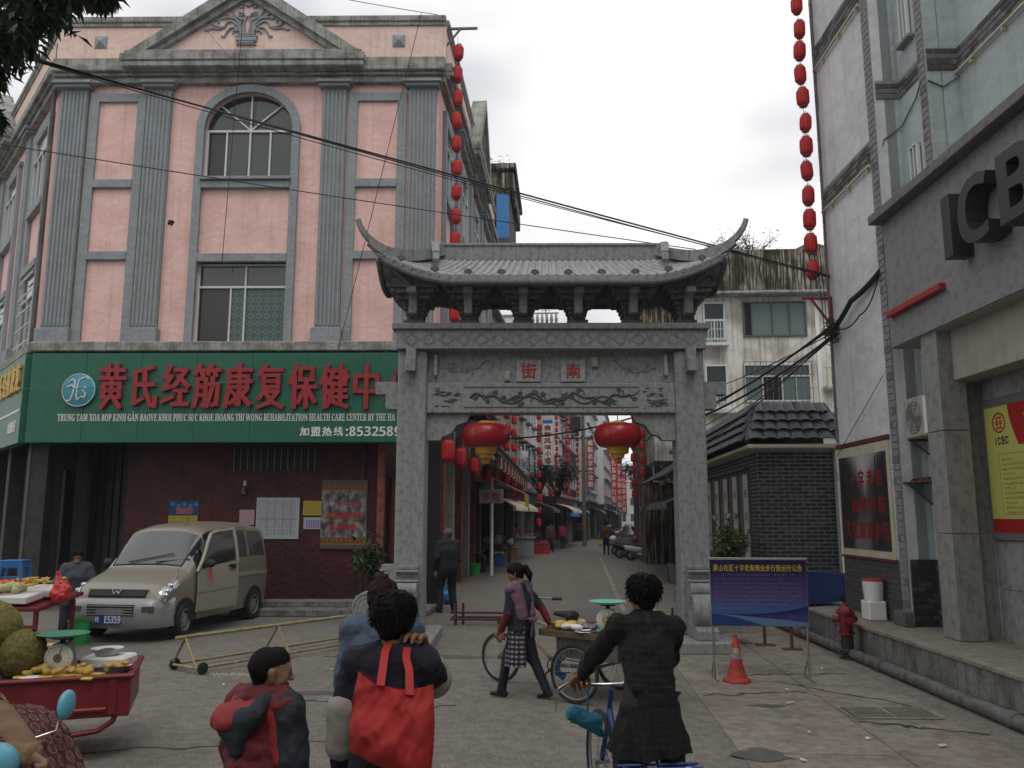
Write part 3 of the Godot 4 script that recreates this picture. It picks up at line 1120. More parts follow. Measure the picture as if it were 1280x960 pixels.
	b.box(V(3.72,2.7,-0.34),V(0.14,5.3,0.2),Basis.IDENTITY,0.01)
	part("post",b,M.post_pink,t)
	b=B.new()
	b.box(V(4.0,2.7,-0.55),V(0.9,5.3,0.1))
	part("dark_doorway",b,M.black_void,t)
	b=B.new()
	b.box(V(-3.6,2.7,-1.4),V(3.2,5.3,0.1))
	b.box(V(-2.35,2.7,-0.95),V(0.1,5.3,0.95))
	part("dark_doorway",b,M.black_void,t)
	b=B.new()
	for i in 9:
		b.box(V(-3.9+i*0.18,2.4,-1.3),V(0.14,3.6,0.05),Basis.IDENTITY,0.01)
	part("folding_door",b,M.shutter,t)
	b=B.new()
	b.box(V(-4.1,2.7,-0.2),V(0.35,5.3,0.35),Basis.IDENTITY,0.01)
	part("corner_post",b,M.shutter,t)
	b=B.new()
	b.box(V(0.83,3.2,-0.395),V(1.85,0.5,0.02))
	var vent:=part("vent",b,M.black_void,t)
	for i in 13:
		b=B.new()
		b.box(V(-0.05+i*0.147,3.2,-0.375),V(0.025,0.5,0.02))
		part("bar",b,M.frame_dark,vent)
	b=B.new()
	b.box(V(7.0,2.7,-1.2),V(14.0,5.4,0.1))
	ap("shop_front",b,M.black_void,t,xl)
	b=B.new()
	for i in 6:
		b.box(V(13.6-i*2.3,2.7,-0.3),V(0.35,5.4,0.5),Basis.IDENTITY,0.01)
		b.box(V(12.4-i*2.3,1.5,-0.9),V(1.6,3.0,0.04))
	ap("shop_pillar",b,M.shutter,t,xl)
func side_face_mirror(t:Node3D,xl:Transform3D)->void:
	var len:=14.0
	var b:=B.new()
	b.box(V(len*0.5,8.85,-0.15),V(len,6.9,0.3))
	ap("wall",b,M.pink,t,xl)
	b=B.new()
	b.box(V(len*0.5,5.57,0.1),V(len,0.22,0.3),Basis.IDENTITY,0.02)
	ap("base_band",b,M.trim_old,t,xl)
	cornice(t,xl,0.0,len)
	pediment(t,xl,len-7.2,2.5,14.4)
	ornament(t,xl,len-7.2,12.55,0.25,1.0)
	for s in [0.9,4.6,8.3,10.8]:
		var x:float=len-s-1.5
		b=B.new()
		for e in [x-0.1,x+1.6]:
			b.box(V(e,8.5,0.05),V(0.2,5.6,0.1),Basis.IDENTITY,0.01)
		b.box(V(x+0.75,11.3,0.05),V(1.9,0.2,0.1),Basis.IDENTITY,0.01)
		b.box(V(x+0.75,9.25,0.07),V(1.6,0.18,0.14),Basis.IDENTITY,0.01)
		b.box(V(x+0.75,7.75,0.07),V(1.6,0.18,0.14),Basis.IDENTITY,0.01)
		ap("window_surround",b,M.trim,t,xl)
		window_at(t,xl,x,x+1.5,9.34,11.2,[[x+0.5,9.34,10.6],[x+1.0,9.34,10.6]],10.6,[M.glass,M.glass,M.glass_green],0.02)
		window_at(t,xl,x,x+1.5,5.8,7.66,[[x+0.75,5.8,7.0]],7.0,[M.glass,M.glass_green],0.02)
		b=B.new()
		for i in 5:
			b.bar(V(x-0.02,5.9+i*0.4,0.13),V(x+1.52,5.9+i*0.4,0.13),0.025,0.025)
		ap("window_bars",b,M.frame_white,t,xl)
		pilaster(t,xl,x-0.75,0.55)
	b=B.new()
	b.tube([V(len-0.35,5.7,0.12),V(len-0.35,12.9,0.12)],0.05,8)
	ap("drain_pipe",b,M.trim_edge,t,xl)
func on_wall(called:String,label:String,cat:String,u0:float,u1:float,v0:float,v1:float,mat:Material,z:=-0.385,thick:=0.012,group:="")->Node3D:
	var t:=thing(called,label,cat,PXF*V((u0+u1)*0.5,v0,z),deg_to_rad(3.0),group)
	var b:=B.new()
	var hw:=(u1-u0)*0.5
	var hh:=v1-v0
	b.box(V(0,hh*0.5,0),V(hw*2,hh,thick))
	part("backing",b,M.paper_white,t)
	b=B.new()
	b.quad(V(-hw,0,thick*0.5+0.003),V(hw,0,thick*0.5+0.003),V(hw,hh,thick*0.5+0.003),V(-hw,hh,thick*0.5+0.003))
	part("print",b,mat,t)
	return t
func pink_signs()->void:
	var t:=thing("shop_sign","long green shop sign board with raised red characters above the red wall","sign",PXF.origin,deg_to_rad(3.0))
	var b:=B.new()
	b.box(V(-0.1,4.45,0.22),V(8.3,1.92,0.24),Basis.IDENTITY,0.01)
	part("sign_box",b,M.sign_green,t)
	for i in 7:
		b=B.new()
		b.box(V(-4.25+(i+0.5)*8.3/7.0,4.45,0.346),V(8.3/7.0-0.008,1.9,0.012),Basis.IDENTITY,0.003)
		part("sign_panel",b,M.sign_green,t)
	var i:=0
	for ch in "黄氏经筋康复保健中心":
		b=B.new()
		glyph(b,ch,V(-2.76+i*0.675,4.2,0),0.6,0.96,0.096,0.36,0.43)
		part("raised_character",b,M.sign_red,t)
		i+=1
	var tm:=words("TRUNG TAM XOA BOP KINH GÂN BAOVE KHOI PHUC SUC KHOE HOANG THI WONG REHABILITATION HEALTH CARE CENTER BY THE HA",0.15,0.006,"Droid Serif",true)
	var wd:=tm.get_aabb().size.x
	placed("lettering",tm,M.sign_white,t,Transform3D(Basis.from_scale(V(7.15/wd,1.0,1.0)),V(-0.02,4.02,0.357)))
	i=0
	for ch in "加盟热线":
		b=B.new()
		glyph(b,ch,V(1.56+i*0.235,3.62,0),0.2,0.2,0.026,0.354,0.362)
		part("character",b,M.sign_white,t)
		i+=1
	tm=words(":8532589",0.2,0.006,"Droid Sans",true)
	placed("lettering",tm,M.sign_white,t,Transform3D(Basis.from_scale(V(1.16/tm.get_aabb().size.x,1,1)),V(3.10,3.72,0.357)))
	var dxf:=Transform3D(Basis(V(1,0,0),V(0,0,1),V(0,-1,0)),V(-3.16,4.6,0.36))
	b=B.new()
	b.lathe([Vector2(0,0.06),Vector2(0.35,0.06),Vector2(0.36,0.05),Vector2(0.36,0.0)],40,Transform3D(Basis(V(1,0,0),V(0,0,1),V(0,-1,0)),V(-3.16,4.6,0.36)))
	var disc:=part("round_logo",b,M.teal,t)
	b=B.new()
	var ring:=[]
	for k in 41:
		ring.append(V(-3.16+0.345*cos(TAU*k/40),4.6+0.345*sin(TAU*k/40),0.42))
	b.tube(ring,0.009,6,false)
	for c in [[[-0.2,0.15],[-0.13,0.2],[-0.08,0.16],[-0.1,-0.05],[-0.15,-0.19],[-0.22,-0.2]],[[0.08,0.22],[0.02,0.2],[-0.02,0.1],[-0.04,-0.1],[-0.01,-0.19],[0.04,-0.14]],[[-0.22,0.05],[-0.14,0.09],[-0.08,0.04],[0.0,0.04]],[[0.17,0.03],[0.12,0.06],[0.09,0.0],[0.15,-0.07],[0.13,-0.14],[0.06,-0.12]],[[0.08,0.22],[0.15,0.24],[0.2,0.2]]]:
		var path:=[]
		for q in c:
			path.append(V(-3.16+q[0]*1.05,4.6+q[1]*1.15,0.422))
		b.tube(path,0.018,6)
	part("emblem",b,M.sign_white,disc)
	var inv:=Transform3D(Basis(Vector3.UP,deg_to_rad(3.0)),PXF.origin)
	var d:=V(-sin(deg_to_rad(43.8)),0,-cos(deg_to_rad(43.8)))
	var corner:=inv*V(-4.3,0,0.3)
	var t2:=thing("side_shop_sign","green sign board with golden characters round the corner on the left","sign",corner+d*3.2)
	t2.transform.basis=Basis(-d,Vector3.UP,(-d).cross(Vector3.UP))
	b=B.new()
	b.box(V(0,4.45,0.0),V(6.3,1.92,0.2),Basis.IDENTITY,0.01)
	part("sign_box",b,M.sign_green,t2)
	i=0
	for ch in "黄氏经筋康复":
		b=B.new()
		glyph(b,ch,V(0.0+i*0.5,4.62,0),0.44,0.62,0.07,0.1,0.15)
		part("raised_character",b,M.sign_gold,t2)
		i+=1
	b=B.new()
	b.box(V(0,4.2,0.106),V(6.1,0.05,0.012))
	part("white_line",b,M.sign_white,t2)
	i=0
	for ch in "加盟热线":
		b=B.new()
		glyph(b,ch,V(1.9+i*0.22,3.75,0),0.19,0.26,0.03,0.1,0.112)
		part("character",b,M.sign_white,t2)
		i+=1
	var im:=canvas(128,96,Color(0.1,0.22,0.45))
	im.fill_rect(Rect2i(0,60,128,36),Color(0.72,0.65,0.08))
	for k in 5:
		im.fill_rect(Rect2i(8+k*26,8+(k % 2)*6,16,14),Color(0.1,0.5,0.7))
	im.fill_rect(Rect2i(34,28,70,24),Color(0.85,0.35,0.1))
	for k in 4:
		ink(im,"工",38+k*16,30,14,18,4,Color(0.2,0.25,0.6))
	smallprint(im,6,122,66,8,Color(0.2,0.15,0.05),3)
	smallprint(im,6,122,80,8,Color(0.2,0.15,0.05),4)
	on_wall("poster","small blue and yellow poster on the red wall just above the van roof","poster",-1.41,-0.78,1.78,2.3,printed("poster_blue",im))
	im=canvas(160,150,Color(0.72,0.74,0.77))
	for k in 16:
		smallprint(im,8,152,10+k*8,4,Color(0.3,0.3,0.33),10+k)
	for k in 4:
		inkline(im,Vector2(40+k*30,8),Vector2(40+k*30,140),1,Color(0.25,0.25,0.28))
	inkline(im,Vector2(6,78),Vector2(154,78),1.5,Color(0.2,0.2,0.22))
	on_wall("notice_sheet","large white printed notice sheet on the red wall right of the van","notice",0.49,1.42,1.48,2.36,printed("notice_white",im))
	im=canvas(48,64,Color(0.75,0.62,0.66))
	for k in 6:
		smallprint(im,4,44,6+k*9,4,Color(0.45,0.25,0.3),50+k)
	on_wall("notice_sheet","narrow pinkish paper left of the large white notice sheet","notice",0.13,0.45,1.78,2.1,printed("notice_pink",im))
	im=canvas(80,54,Color(0.72,0.66,0.2))
	for k in 5:
		smallprint(im,5,75,6+k*9,4,Color(0.35,0.3,0.1),60+k)
	on_wall("notice_sheet","yellow paper above the small white calendar sheet on red wall","notice",1.5,1.92,1.98,2.29,printed("notice_yellow",im))
	im=canvas(80,50,Color(0.72,0.72,0.8))
	for k in 5:
		for j in 7:
			im.fill_rect(Rect2i(12+j*9,12+k*7,6,4),Color(0.3,0.32,0.5))
	on_wall("notice_sheet","small white calendar sheet directly under the yellow paper","notice",1.52,1.95,1.69,1.94,printed("notice_calendar",im))
	im=canvas(160,240,Color(0.55,0.55,0.52))
	var f:=noise(77,0.03,4)
	for y in 240:
		for x in 160:
			var g:=0.42+f.get_noise_2d(x,y*0.7)*0.45
			im.set_pixel(x,y,Color(g,g,g*0.97))
	for yy in [[14,38],[200,226]]:
		im.fill_rect(Rect2i(0,yy[0],160,yy[1]-yy[0]),Color(0.62,0.42,0.14))
		for k in 10:
			var x:=k*16
			for e in [[2,3,13,3],[13,3,13,18],[13,18,5,18],[5,18,5,9],[2,3,2,21]]:
				inkline(im,Vector2(x+e[0],yy[0]+e[1]),Vector2(x+e[2],yy[0]+e[3]),2,Color(0.2,0.12,0.04))
	im.fill_rect(Rect2i(0,0,160,14),Color(0.33,0.33,0.34))
	im.fill_rect(Rect2i(0,226,160,14),Color(0.33,0.33,0.34))
	i=0
	for ch in "十字老街":
		ink(im,ch,56+i*23,72,20,22,3,Color(0.65,0.12,0.12))
		i+=1
	i=0
	for ch in "文化旅游步行":
		ink(im,ch,14+i*23,112,22,26,3.4,Color(0.68,0.12,0.12))
		i+=1
	i=0
	for ch in "南津街市":
		ink(im,ch,30+i*25,152,22,24,3.4,Color(0.68,0.14,0.14))
		i+=1
	on_wall("poster","tall grey picture poster with brown patterned bands beside the potted plant","poster",1.9,2.88,1.27,2.74,printed("poster_tall",im),-0.37,0.03)
	t=thing("wall_lamp","small dark wall lamp above the white notice sheet","lamp",PXF*V(0.2,2.45,-0.39),deg_to_rad(3.0))
	b=B.new()
	b.box(V(0,0.05,0.02),V(0.1,0.14,0.04),Basis.IDENTITY,0.01)
	b.tube([V(0,0.05,0.03),V(0.03,0.09,0.12),V(0.06,0.16,0.14)],0.012,6)
	part("bracket",b,M.frame_dark,t)
	b=B.new()
	b.lathe([Vector2(0.0,0.12),Vector2(0.03,0.11),Vector2(0.045,0.0),Vector2(0.0,-0.02)],10,Transform3D(Basis.IDENTITY,V(0.06,0.16,0.14)))
	part("shade",b,M.zinc,t)
const GX:=-0.2
const GZ:=-13.4
func smooth01(t:float)->float:
	t=clampf(t,0,1)
	return t*t*(3-2*t)
func eave_y(x:float)->float:
	return 5.69+0.36*pow(maxf(0.0,(absf(x)-1.55)/1.15),1.8)
func roof_pt(s:float,t:float,sg:float,lift:=0.0)->Vector3:
	var xr:=s*1.95
	var xe:=s*2.74
	var ye:=eave_y(xe)
	var ze:=0.80+0.06*pow(absf(s),6)
	var y:=lerpf(6.16,ye,t)-0.13*sin(PI*t)*(1.0-0.4*absf(s))
	return V(lerpf(xr,xe,t),y+lift,sg*lerpf(0.06,ze,t))
func end_pt(u:float,t:float,sg:float,lift:=0.0)->Vector3:
	var ye:=5.73+0.32*pow(absf(u),2.2)
	return V(sg*lerpf(1.95,2.74,t),lerpf(6.16,ye,t)-0.10*sin(PI*t)+lift,u*lerpf(0.06,0.86,t))
func drum_stone(t:Node3D,xf:Transform3D)->void:
	var p:=PackedVector2Array()
	p.append_array(PackedVector2Array([Vector2(0.0,0.18),Vector2(0.66,0.18),Vector2(0.66,0.30),Vector2(0.60,0.33)]))
	for i in 13:
		var a:=lerpf(-0.9,2.1,i/12.0)
		p.append(Vector2(0.40+cos(a)*0.245,0.56+sin(a)*0.245))
	for i in 9:
		var a:=lerpf(-0.6,2.4,i/8.0)
		p.append(Vector2(0.245+cos(a)*0.10,0.86+sin(a)*0.10))
	p.append_array(PackedVector2Array([Vector2(0.14,0.98),Vector2(0.15,1.08),Vector2(0.20,1.17),Vector2(0.20,1.21),Vector2(0.0,1.21)]))
	var b:=B.new()
	b.prism(p,-0.16,0.16,Transform3D(Basis(V(0,0,1),V(0,1,0),V(-1,0,0)),Vector3.ZERO))
	var o:=ap("drum_stone",b,M.gate_stone,t,xf)
	b=B.new()
	for s in [-1.0,1.0]:
		for rr in [[0.22,0.018],[0.16,0.014],[0.09,0.012]]:
			var ring:=[]
			for k in 25:
				ring.append(V(s*0.16,0.56+sin(TAU*k/24)*rr[0],0.40+cos(TAU*k/24)*rr[0]))
			b.tube(ring,rr[1],5,false)
	for e in [0.44,0.70,0.985,1.13]:
		b.box(V(0,e,0.17 if e>0.9 else 0.3),V(0.345,0.035,0.12),Basis.IDENTITY,0.01)
	part("carved_ring",b,M.gate_stone,o)
func gate()->void:
	var t:=thing("stone_gate","grey carved stone gate with upswept tiled roof spanning the street entrance","gate",V(GX,0,GZ),deg_to_rad(3.4))
	var I:=Transform3D.IDENTITY
	var b:B
	for s in [-1.0,1.0]:
		b=B.new()
		b.box(V(s*2.22,0.085,0.05),V(0.86,0.17,2.0),Basis.IDENTITY,0.02)
		part("plinth",b,M.gate_stone,t)
		b=B.new()
		b.box(V(s*2.225,2.38,0),V(0.465,4.44,0.46),Basis.IDENTITY,0.025)
		var pil:=part("pillar",b,M.gate_stone,t)
		for z in [-1.0,1.0]:
			b=B.new()
			b.box(V(s*2.235,4.44,z*0.30),V(0.16,0.34,0.14),Basis.IDENTITY,0.01)
			b.box(V(s*2.235,4.34,z*0.34),V(0.16,0.22,0.2),Basis.IDENTITY,0.01)
			part("bracket_block",b,M.gate_stone,pil)
		drum_stone(t,Transform3D(Basis.IDENTITY,V(s*2.225,0,0.23)))
		drum_stone(t,Transform3D(Basis(Vector3.UP,PI),V(s*2.225,0,-0.23)))
		drum_stone(t,Transform3D(Basis(Vector3.UP,s*PI/2),V(s*2.46,0,0.0)))
		b=B.new()
		b.prism(PackedVector2Array([Vector2(s*2.455,3.66),Vector2(s*2.64,3.66),Vector2(s*2.66,3.70),Vector2(s*2.66,3.90),Vector2(s*2.82,3.90),Vector2(s*2.83,4.10),Vector2(s*2.455,4.10)]),-0.14,0.14)
		part("tenon",b,M.gate_stone,t)
		b=B.new()
		b.prism(PackedVector2Array([Vector2(s*1.995,3.59),Vector2(s*1.30,3.59),Vector2(s*1.36,3.46),Vector2(s*1.52,3.40),Vector2(s*1.60,3.27),Vector2(s*1.74,3.22),Vector2(s*1.78,3.16),Vector2(s*1.995,3.16)]),-0.1,0.1)
		part("corner_cheek",b,M.gate_stone,t)
		b=B.new()
		b.box(V(s*1.86,4.37,0.12),V(0.055,0.34,0.10),Basis.IDENTITY,0.006)
		part("peg",b,M.gate_white,t)
	b=B.new()
	b.box(V(0,3.83,0),V(3.985,0.48,0.36),Basis.IDENTITY,0.012)
	var lint:=part("lintel",b,M.gate_stone,t)
	b=B.new()
	for y in [3.68,4.005]:
		b.box(V(0,y,0.181),V(2.8,0.016,0.012))
	var r:=RandomNumberGenerator.new()
	r.seed=9
	for s in [-1.0,1.0]:
		for k in 26:
			var x:float=s*r.randf_range(1.48,1.86)
			var y:=3.84+r.randfn()*0.075
			if absf(y-3.84)<0.02:
				y+=0.05
			b.box(V(x,clampf(y,3.70,3.99),0.182+0.0004*k),V(r.randf_range(0.04,0.11),0.012,0.012))
	var path:=[]
	for i in 40:
		path.append(V(-1.3+i*0.066,3.84+0.05*sin(i*0.55)+0.035*sin(i*1.31),0.184))
	b.tube(path,0.019,6)
	path=[]
	for i in 26:
		path.append(V(-0.9+i*0.075,3.80+0.06*sin(i*0.8+2.0),0.184))
	b.tube(path,0.015,6)
	for k in 40:
		var x:=-1.3+k*0.066+r.randf()*0.05
		var y:=3.84+0.05*sin(k*0.55)
		var a:=V(x,y,0.184)
		var e:=a+V(r.randf_range(-0.05,0.16),r.randf_range(-0.11,0.11),0)
		e.y=clampf(e.y,3.71,3.98)
		b.tube([a,(a+e)*0.5+V(0,r.randf_range(-0.02,0.02),0),e],[0.013,0.010,0.006],5)
		if k % 3==1:
			for j in 3:
				var an:=r.randf()*TAU
				b.ball(e+V(cos(an),sin(an),0)*0.035,V(0.034,0.013,0.008),Basis(V(0,0,1),an),7,4)
		if k % 2==0:
			for j in 5:
				b.ball(e+V(cos(TAU*j/5),sin(TAU*j/5),0)*0.024,V(0.019,0.019,0.011),Basis.IDENTITY,6,4)
	part("carved_branches",b,M.gate_carve_shadow,lint)
	b=B.new()
	b.box(V(0,4.34,-0.03),V(3.985,0.55,0.2))
	var board:=part("name_board",b,M.gate_stone,t)
	b=B.new()
	for s in [-1.0,1.0]:
		path=[]
		for i in 22:
			path.append(V(s*(1.72-i*0.035),4.33-0.12*sin(i*0.16)+0.02*sin(i*1.1)+i*0.006,0.072))
		b.tube(path,0.008,5)
		for k in 12:
			var i:=r.randi_range(0,18)
			var a:=V(s*(1.72-i*0.035),4.36-0.12*sin(i*0.16),0.071)
			b.tube([a,a+V(r.randf_range(-0.05,0.05),r.randf_range(0.02,0.10),0),a+V(r.randf_range(-0.1,0.1),r.randf_range(0.05,0.14),0)],0.005,5)
	part("carved_branches",b,M.gate_stone_dark,board)
	var xs:=[-0.36,0.36]
	for k in 2:
		b=B.new()
		b.box(V(xs[k]+0.005,4.285,0.095),V(0.40,0.36,0.05),Basis.IDENTITY,0.006)
		var pq:=part("plaque",b,M.gate_white,t)
		b=B.new()
		glyph(b,"街南"[k],V(xs[k]-0.12,4.16,0),0.25,0.26,0.028,0.118,0.128)
		part("character",b,M.sign_red,pq)
	for e in [[-0.70,4.20],[0.72,4.43]]:
		b=B.new()
		b.box(V(e[0],e[1],0.10),V(0.10,0.16,0.06),Basis.IDENTITY,0.006)
		b.box(V(e[0],e[1],0.132),V(0.06,0.10,0.02),Basis.IDENTITY,0.004)
		part("tablet",b,mk("tablet",0.34,0.32,0.27,0.8),t)
	b=B.new()
	b.box(V(0,4.77,0),V(4.98,0.32,0.62),Basis.IDENTITY,0.012)
	b.box(V(0,4.975,0),V(5.10,0.10,0.74),Basis.IDENTITY,0.012)
	var beam:=part("top_beam",b,M.gate_stone,t)
	for i in 17:
		b=B.new()
		var cx:=-2.24+i*0.28
		var ring:=[]
		for k in 5:
			ring.append(V(cx+cos(TAU*k/4)*0.13,4.765+sin(TAU*k/4)*0.115,0.312))
		b.tube(ring,0.008,4,false)
		ring=[]
		for k in 13:
			ring.append(V(cx+cos(TAU*k/12)*0.07,4.765+sin(TAU*k/12)*0.07,0.312))
		b.tube(ring,0.007,4,false)
		part("carved_motif",b,M.gate_stone,beam)
	for i in 6:
		var x:=-2.215+i*0.886
		b=B.new()
		b.box(V(x,5.07,0),V(0.34,0.09,0.42),Basis.IDENTITY,0.01)
		for k in 7:
			var w:float=[0.26,0.30,0.35,0.40,0.56,0.70,0.82][k]
			var d:float=[0.36,0.40,0.46,0.52,0.80,1.0,1.12][k]
			b.box(V(x,5.15+k*0.076,0),V(w,0.072,d),Basis.IDENTITY,0.012)
			for s in [-1.0,1.0]:
				b.box(V(x+s*(w*0.5-0.035),5.15+k*0.076,0),V(0.06,0.064,d+0.05),Basis.IDENTITY,0.01)
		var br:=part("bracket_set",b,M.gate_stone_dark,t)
		b=B.new()
		b.box(V(x,5.32,0.28),V(0.13,0.30,0.30),Basis.IDENTITY,0.012)
		b.box(V(x,5.51,0.38),V(0.15,0.10,0.52),Basis.IDENTITY,0.012)
		part("bracket_tongue",b,M.gate_stone,br)
	b=B.new()
	b.box(V(0,5.55,0),V(4.9,0.2,0.3),Basis.IDENTITY,0.01)
	b.box(V(0,5.67,0.5),V(5.1,0.12,0.12),Basis.IDENTITY,0.01)
	b.box(V(0,5.67,-0.5),V(5.1,0.12,0.12),Basis.IDENTITY,0.01)
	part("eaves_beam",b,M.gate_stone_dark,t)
	b=B.new()
	for sg in [-1.0,1.0]:
		var g:=[]
		for i in 9:
			var row:=[]
			for k in 33:
				row.append(roof_pt(-1.0+k/16.0,i/8.0,sg))
			g.append(row)
		b.sheet(g,sg>0.0,0.085)
		g=[]
		for i in 9:
			var row:=[]
			for k in 13:
				row.append(end_pt(-1.0+k/6.0,i/8.0,sg))
			g.append(row)
		b.sheet(g,sg<0.0,0.085)
	var roof:=part("roof",b,M.gate_roof,t)
	b=B.new()
	for sg in [-1.0,1.0]:
		path=[]
		for k in 33:
			path.append(roof_pt(-1.0+k/16.0,0.965,sg,-0.12))
		b.tube(path,0.045,6)
		path=[]
		for k in 13:
			path.append(end_pt(-1.0+k/6.0,0.965,sg,-0.12))
		b.tube(path,0.045,6)
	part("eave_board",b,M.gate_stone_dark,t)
	for i in 38:
		b=B.new()
		var s:=-0.975+i*1.95/37.0
		path=[]
		for k in 7:
			path.append(roof_pt(s,0.02+0.96*k/6.0,1.0,-0.024))
		b.tube(path,0.046,10)
		part("roof_tile",b,M.gate_roof,roof)
	b=B.new()
	for i in 38:
		var s:=-0.975+i*1.95/37.0
		path=[]
		for k in 5:
			path.append(roof_pt(s,0.02+0.96*k/4.0,-1.0,0.004))
		b.tube(path,0.036,6)
	for sg in [-1.0,1.0]:
		for i in 15:
			var u:=-0.94+i*0.134
			path=[]
			for k in 5:
				path.append(end_pt(u,0.03+0.95*k/4.0,sg,0.004))
			b.tube(path,0.036,6)
	var bt:=part("roof_tiles_behind",b,M.gate_roof,roof)
	stuff(bt)
	for i in 10:
		var s:=-0.90+i*1.8/9.0
		var c:=roof_pt(s,0.86,1.0,0.035)
		b=B.new()
		path=[]
		for k in 9:
			path.append(c+V(cos(PI*k/8.0)*0.062,sin(PI*k/8.0)*0.055,0.03))
		b.tube(path,0.013,6)
		b.ball(c+V(0,0.01,0.025),V(0.05,0.042,0.02),Basis.IDENTITY,10,6)
		part("tile_end",b,M.gate_stone_dark,roof)
	b=B.new()
	b.box(V(0,6.28,0),V(3.9,0.27,0.17),Basis.IDENTITY,0.015)
	b.box(V(0,6.42,0),V(3.96,0.05,0.22),Basis.IDENTITY,0.012)
	part("ridge",b,M.gate_stone,t)
	for s in [-1.0,1.0]:
		for z in [-1.0,1.0]:
			b=B.new()
			b.bar(V(s*1.90,6.42,z*0.10),V(s*1.86,6.16,z*0.40),0.13,0.11,0.012)
			b.bar(V(s*1.86,6.20,z*0.36),V(s*1.85,6.02,z*0.47),0.11,0.09,0.012)
			part("ridge_block",b,M.gate_stone,t)
			var cv:=[V(s*1.80,6.36,z*0.05),V(s*2.05,6.21,z*0.30),V(s*2.32,6.10,z*0.54),V(s*2.56,6.09,z*0.74),V(s*2.76,6.16,z*0.86),V(s*2.90,6.28,z*0.93),V(s*2.985,6.41,z*0.97),V(s*3.02,6.52,z*0.99)]
			var cur:=Curve3D.new()
			for i in cv.size():
				var tan:Vector3=(cv[mini(i+1,cv.size()-1)]-cv[maxi(i-1,0)])/6.0
				cur.add_point(cv[i],-tan,tan)
			b=B.new()
			var prev:Vector3=cv[0]
			for i in range(1,25):
				var q:=cur.sample_baked(cur.get_baked_length()*i/24.0)
				var up:=1.0 if i<14 else 1.0-0.45*(i-14)/10.0
				b.bar(prev-(q-prev)*0.15,q+(q-prev)*0.15,0.115*up,0.12*up)
				if i<21:
					var dn:=V(0,-0.085,0)-V(s,0,z)*(0.03 if i>12 else 0.0)
					b.bar(prev+dn-(q-prev)*0.12,q+dn+(q-prev)*0.12,0.16*up,0.075)
				prev=q
			part("corner_ridge",b,M.gate_stone,t)
			b=B.new()
			var e:=roof_pt(s*0.99,0.97,z,-0.06)
			b.bar(e,V(s*2.2,5.62,z*0.5),0.10,0.13,0.01)
			part("hip_rafter",b,M.gate_stone_dark,t)
	big_lantern(V(-1.045,0,0.05),"big round red palace lantern under the gate's left half")
	big_lantern(V(1.075,0,0.05),"big round red palace lantern under the gate's right half")
func big_lantern(at:Vector3,label:String)->void:
	var gx:=Transform3D(Basis(Vector3.UP,deg_to_rad(3.4)),V(GX,0,GZ))
	var t:=thing("palace_lantern",label,"lantern",gx*(at+V(0,2.78,0)),0.0,"two big lanterns under the gate")
	var prof:=[]
	for i in 17:
		var a:=-PI/2+PI*i/16.0
		var rr:=0.19+0.185*pow(maxf(cos(a),0.0),0.75)
		prof.append(Vector2(rr,0.46+0.19*sin(a)))
	var b:=B.new()
	b.lathe(prof,96,Transform3D.IDENTITY,24,0.025)
	var body:=part("lantern_body",b,M.red_big,t)
	b=B.new()
	for k in 24:
		var path:=[]
		var an:=TAU*(k+0.5)/24
		for i in 11:
			var a:=-PI/2+PI*i/10.0
			var rr:=0.192+0.186*pow(maxf(cos(a),0.0),0.75)
			path.append(V(cos(an)*rr,0.46+0.19*sin(a),sin(an)*rr))
		b.tube(path,0.003,4,false)
	part("rib",b,M.metal_red,body)
	b=B.new()
	b.lathe([Vector2(0.0,0.70),Vector2(0.05,0.70),Vector2(0.12,0.68),Vector2(0.17,0.66),Vector2(0.19,0.635),Vector2(0.15,0.63)],32,Transform3D.IDENTITY,16,0.05)
	part("top_cap",b,M.yellow,t)
	b=B.new()
	b.lathe([Vector2(0.16,0.28),Vector2(0.185,0.28),Vector2(0.175,0.23),Vector2(0.165,0.17),Vector2(0.12,0.16),Vector2(0.10,0.15),Vector2(0.095,0.10),Vector2(0.06,0.095),Vector2(0.0,0.095)],32,Transform3D.IDENTITY,16,0.06)
	part("bottom_cap",b,M.yellow,t)
	b=B.new()
	for k in 40:
		var an:=rng.randf()*TAU
		var rr:=sqrt(rng.randf())*0.055
		b.tube([V(cos(an)*rr,0.11,sin(an)*rr),V(cos(an)*rr*1.1,0.0+rng.randf()*0.02,sin(an)*rr*1.1)],0.008,4)
	part("tassel",b,M.tassel,t)
	b=B.new()
	b.tube([V(0,0.69,0),V(0,0.80,0)],0.008,6)
	part("hook",b,M.wire,t)
var KXF:=Transform3D(Basis(V(0.0523,0,0.9986),Vector3.UP,V(-0.9986,0,0.0523)),V(4.74,0,-12.45))
func bank_thing(called:String,label:String,cat:String,at:Vector3,group:="")->Node3D:
	var t:=thing(called,label,cat,Vector3.ZERO,0.0,group)
	t.transform=Transform3D(KXF.basis,KXF*at)
	return t
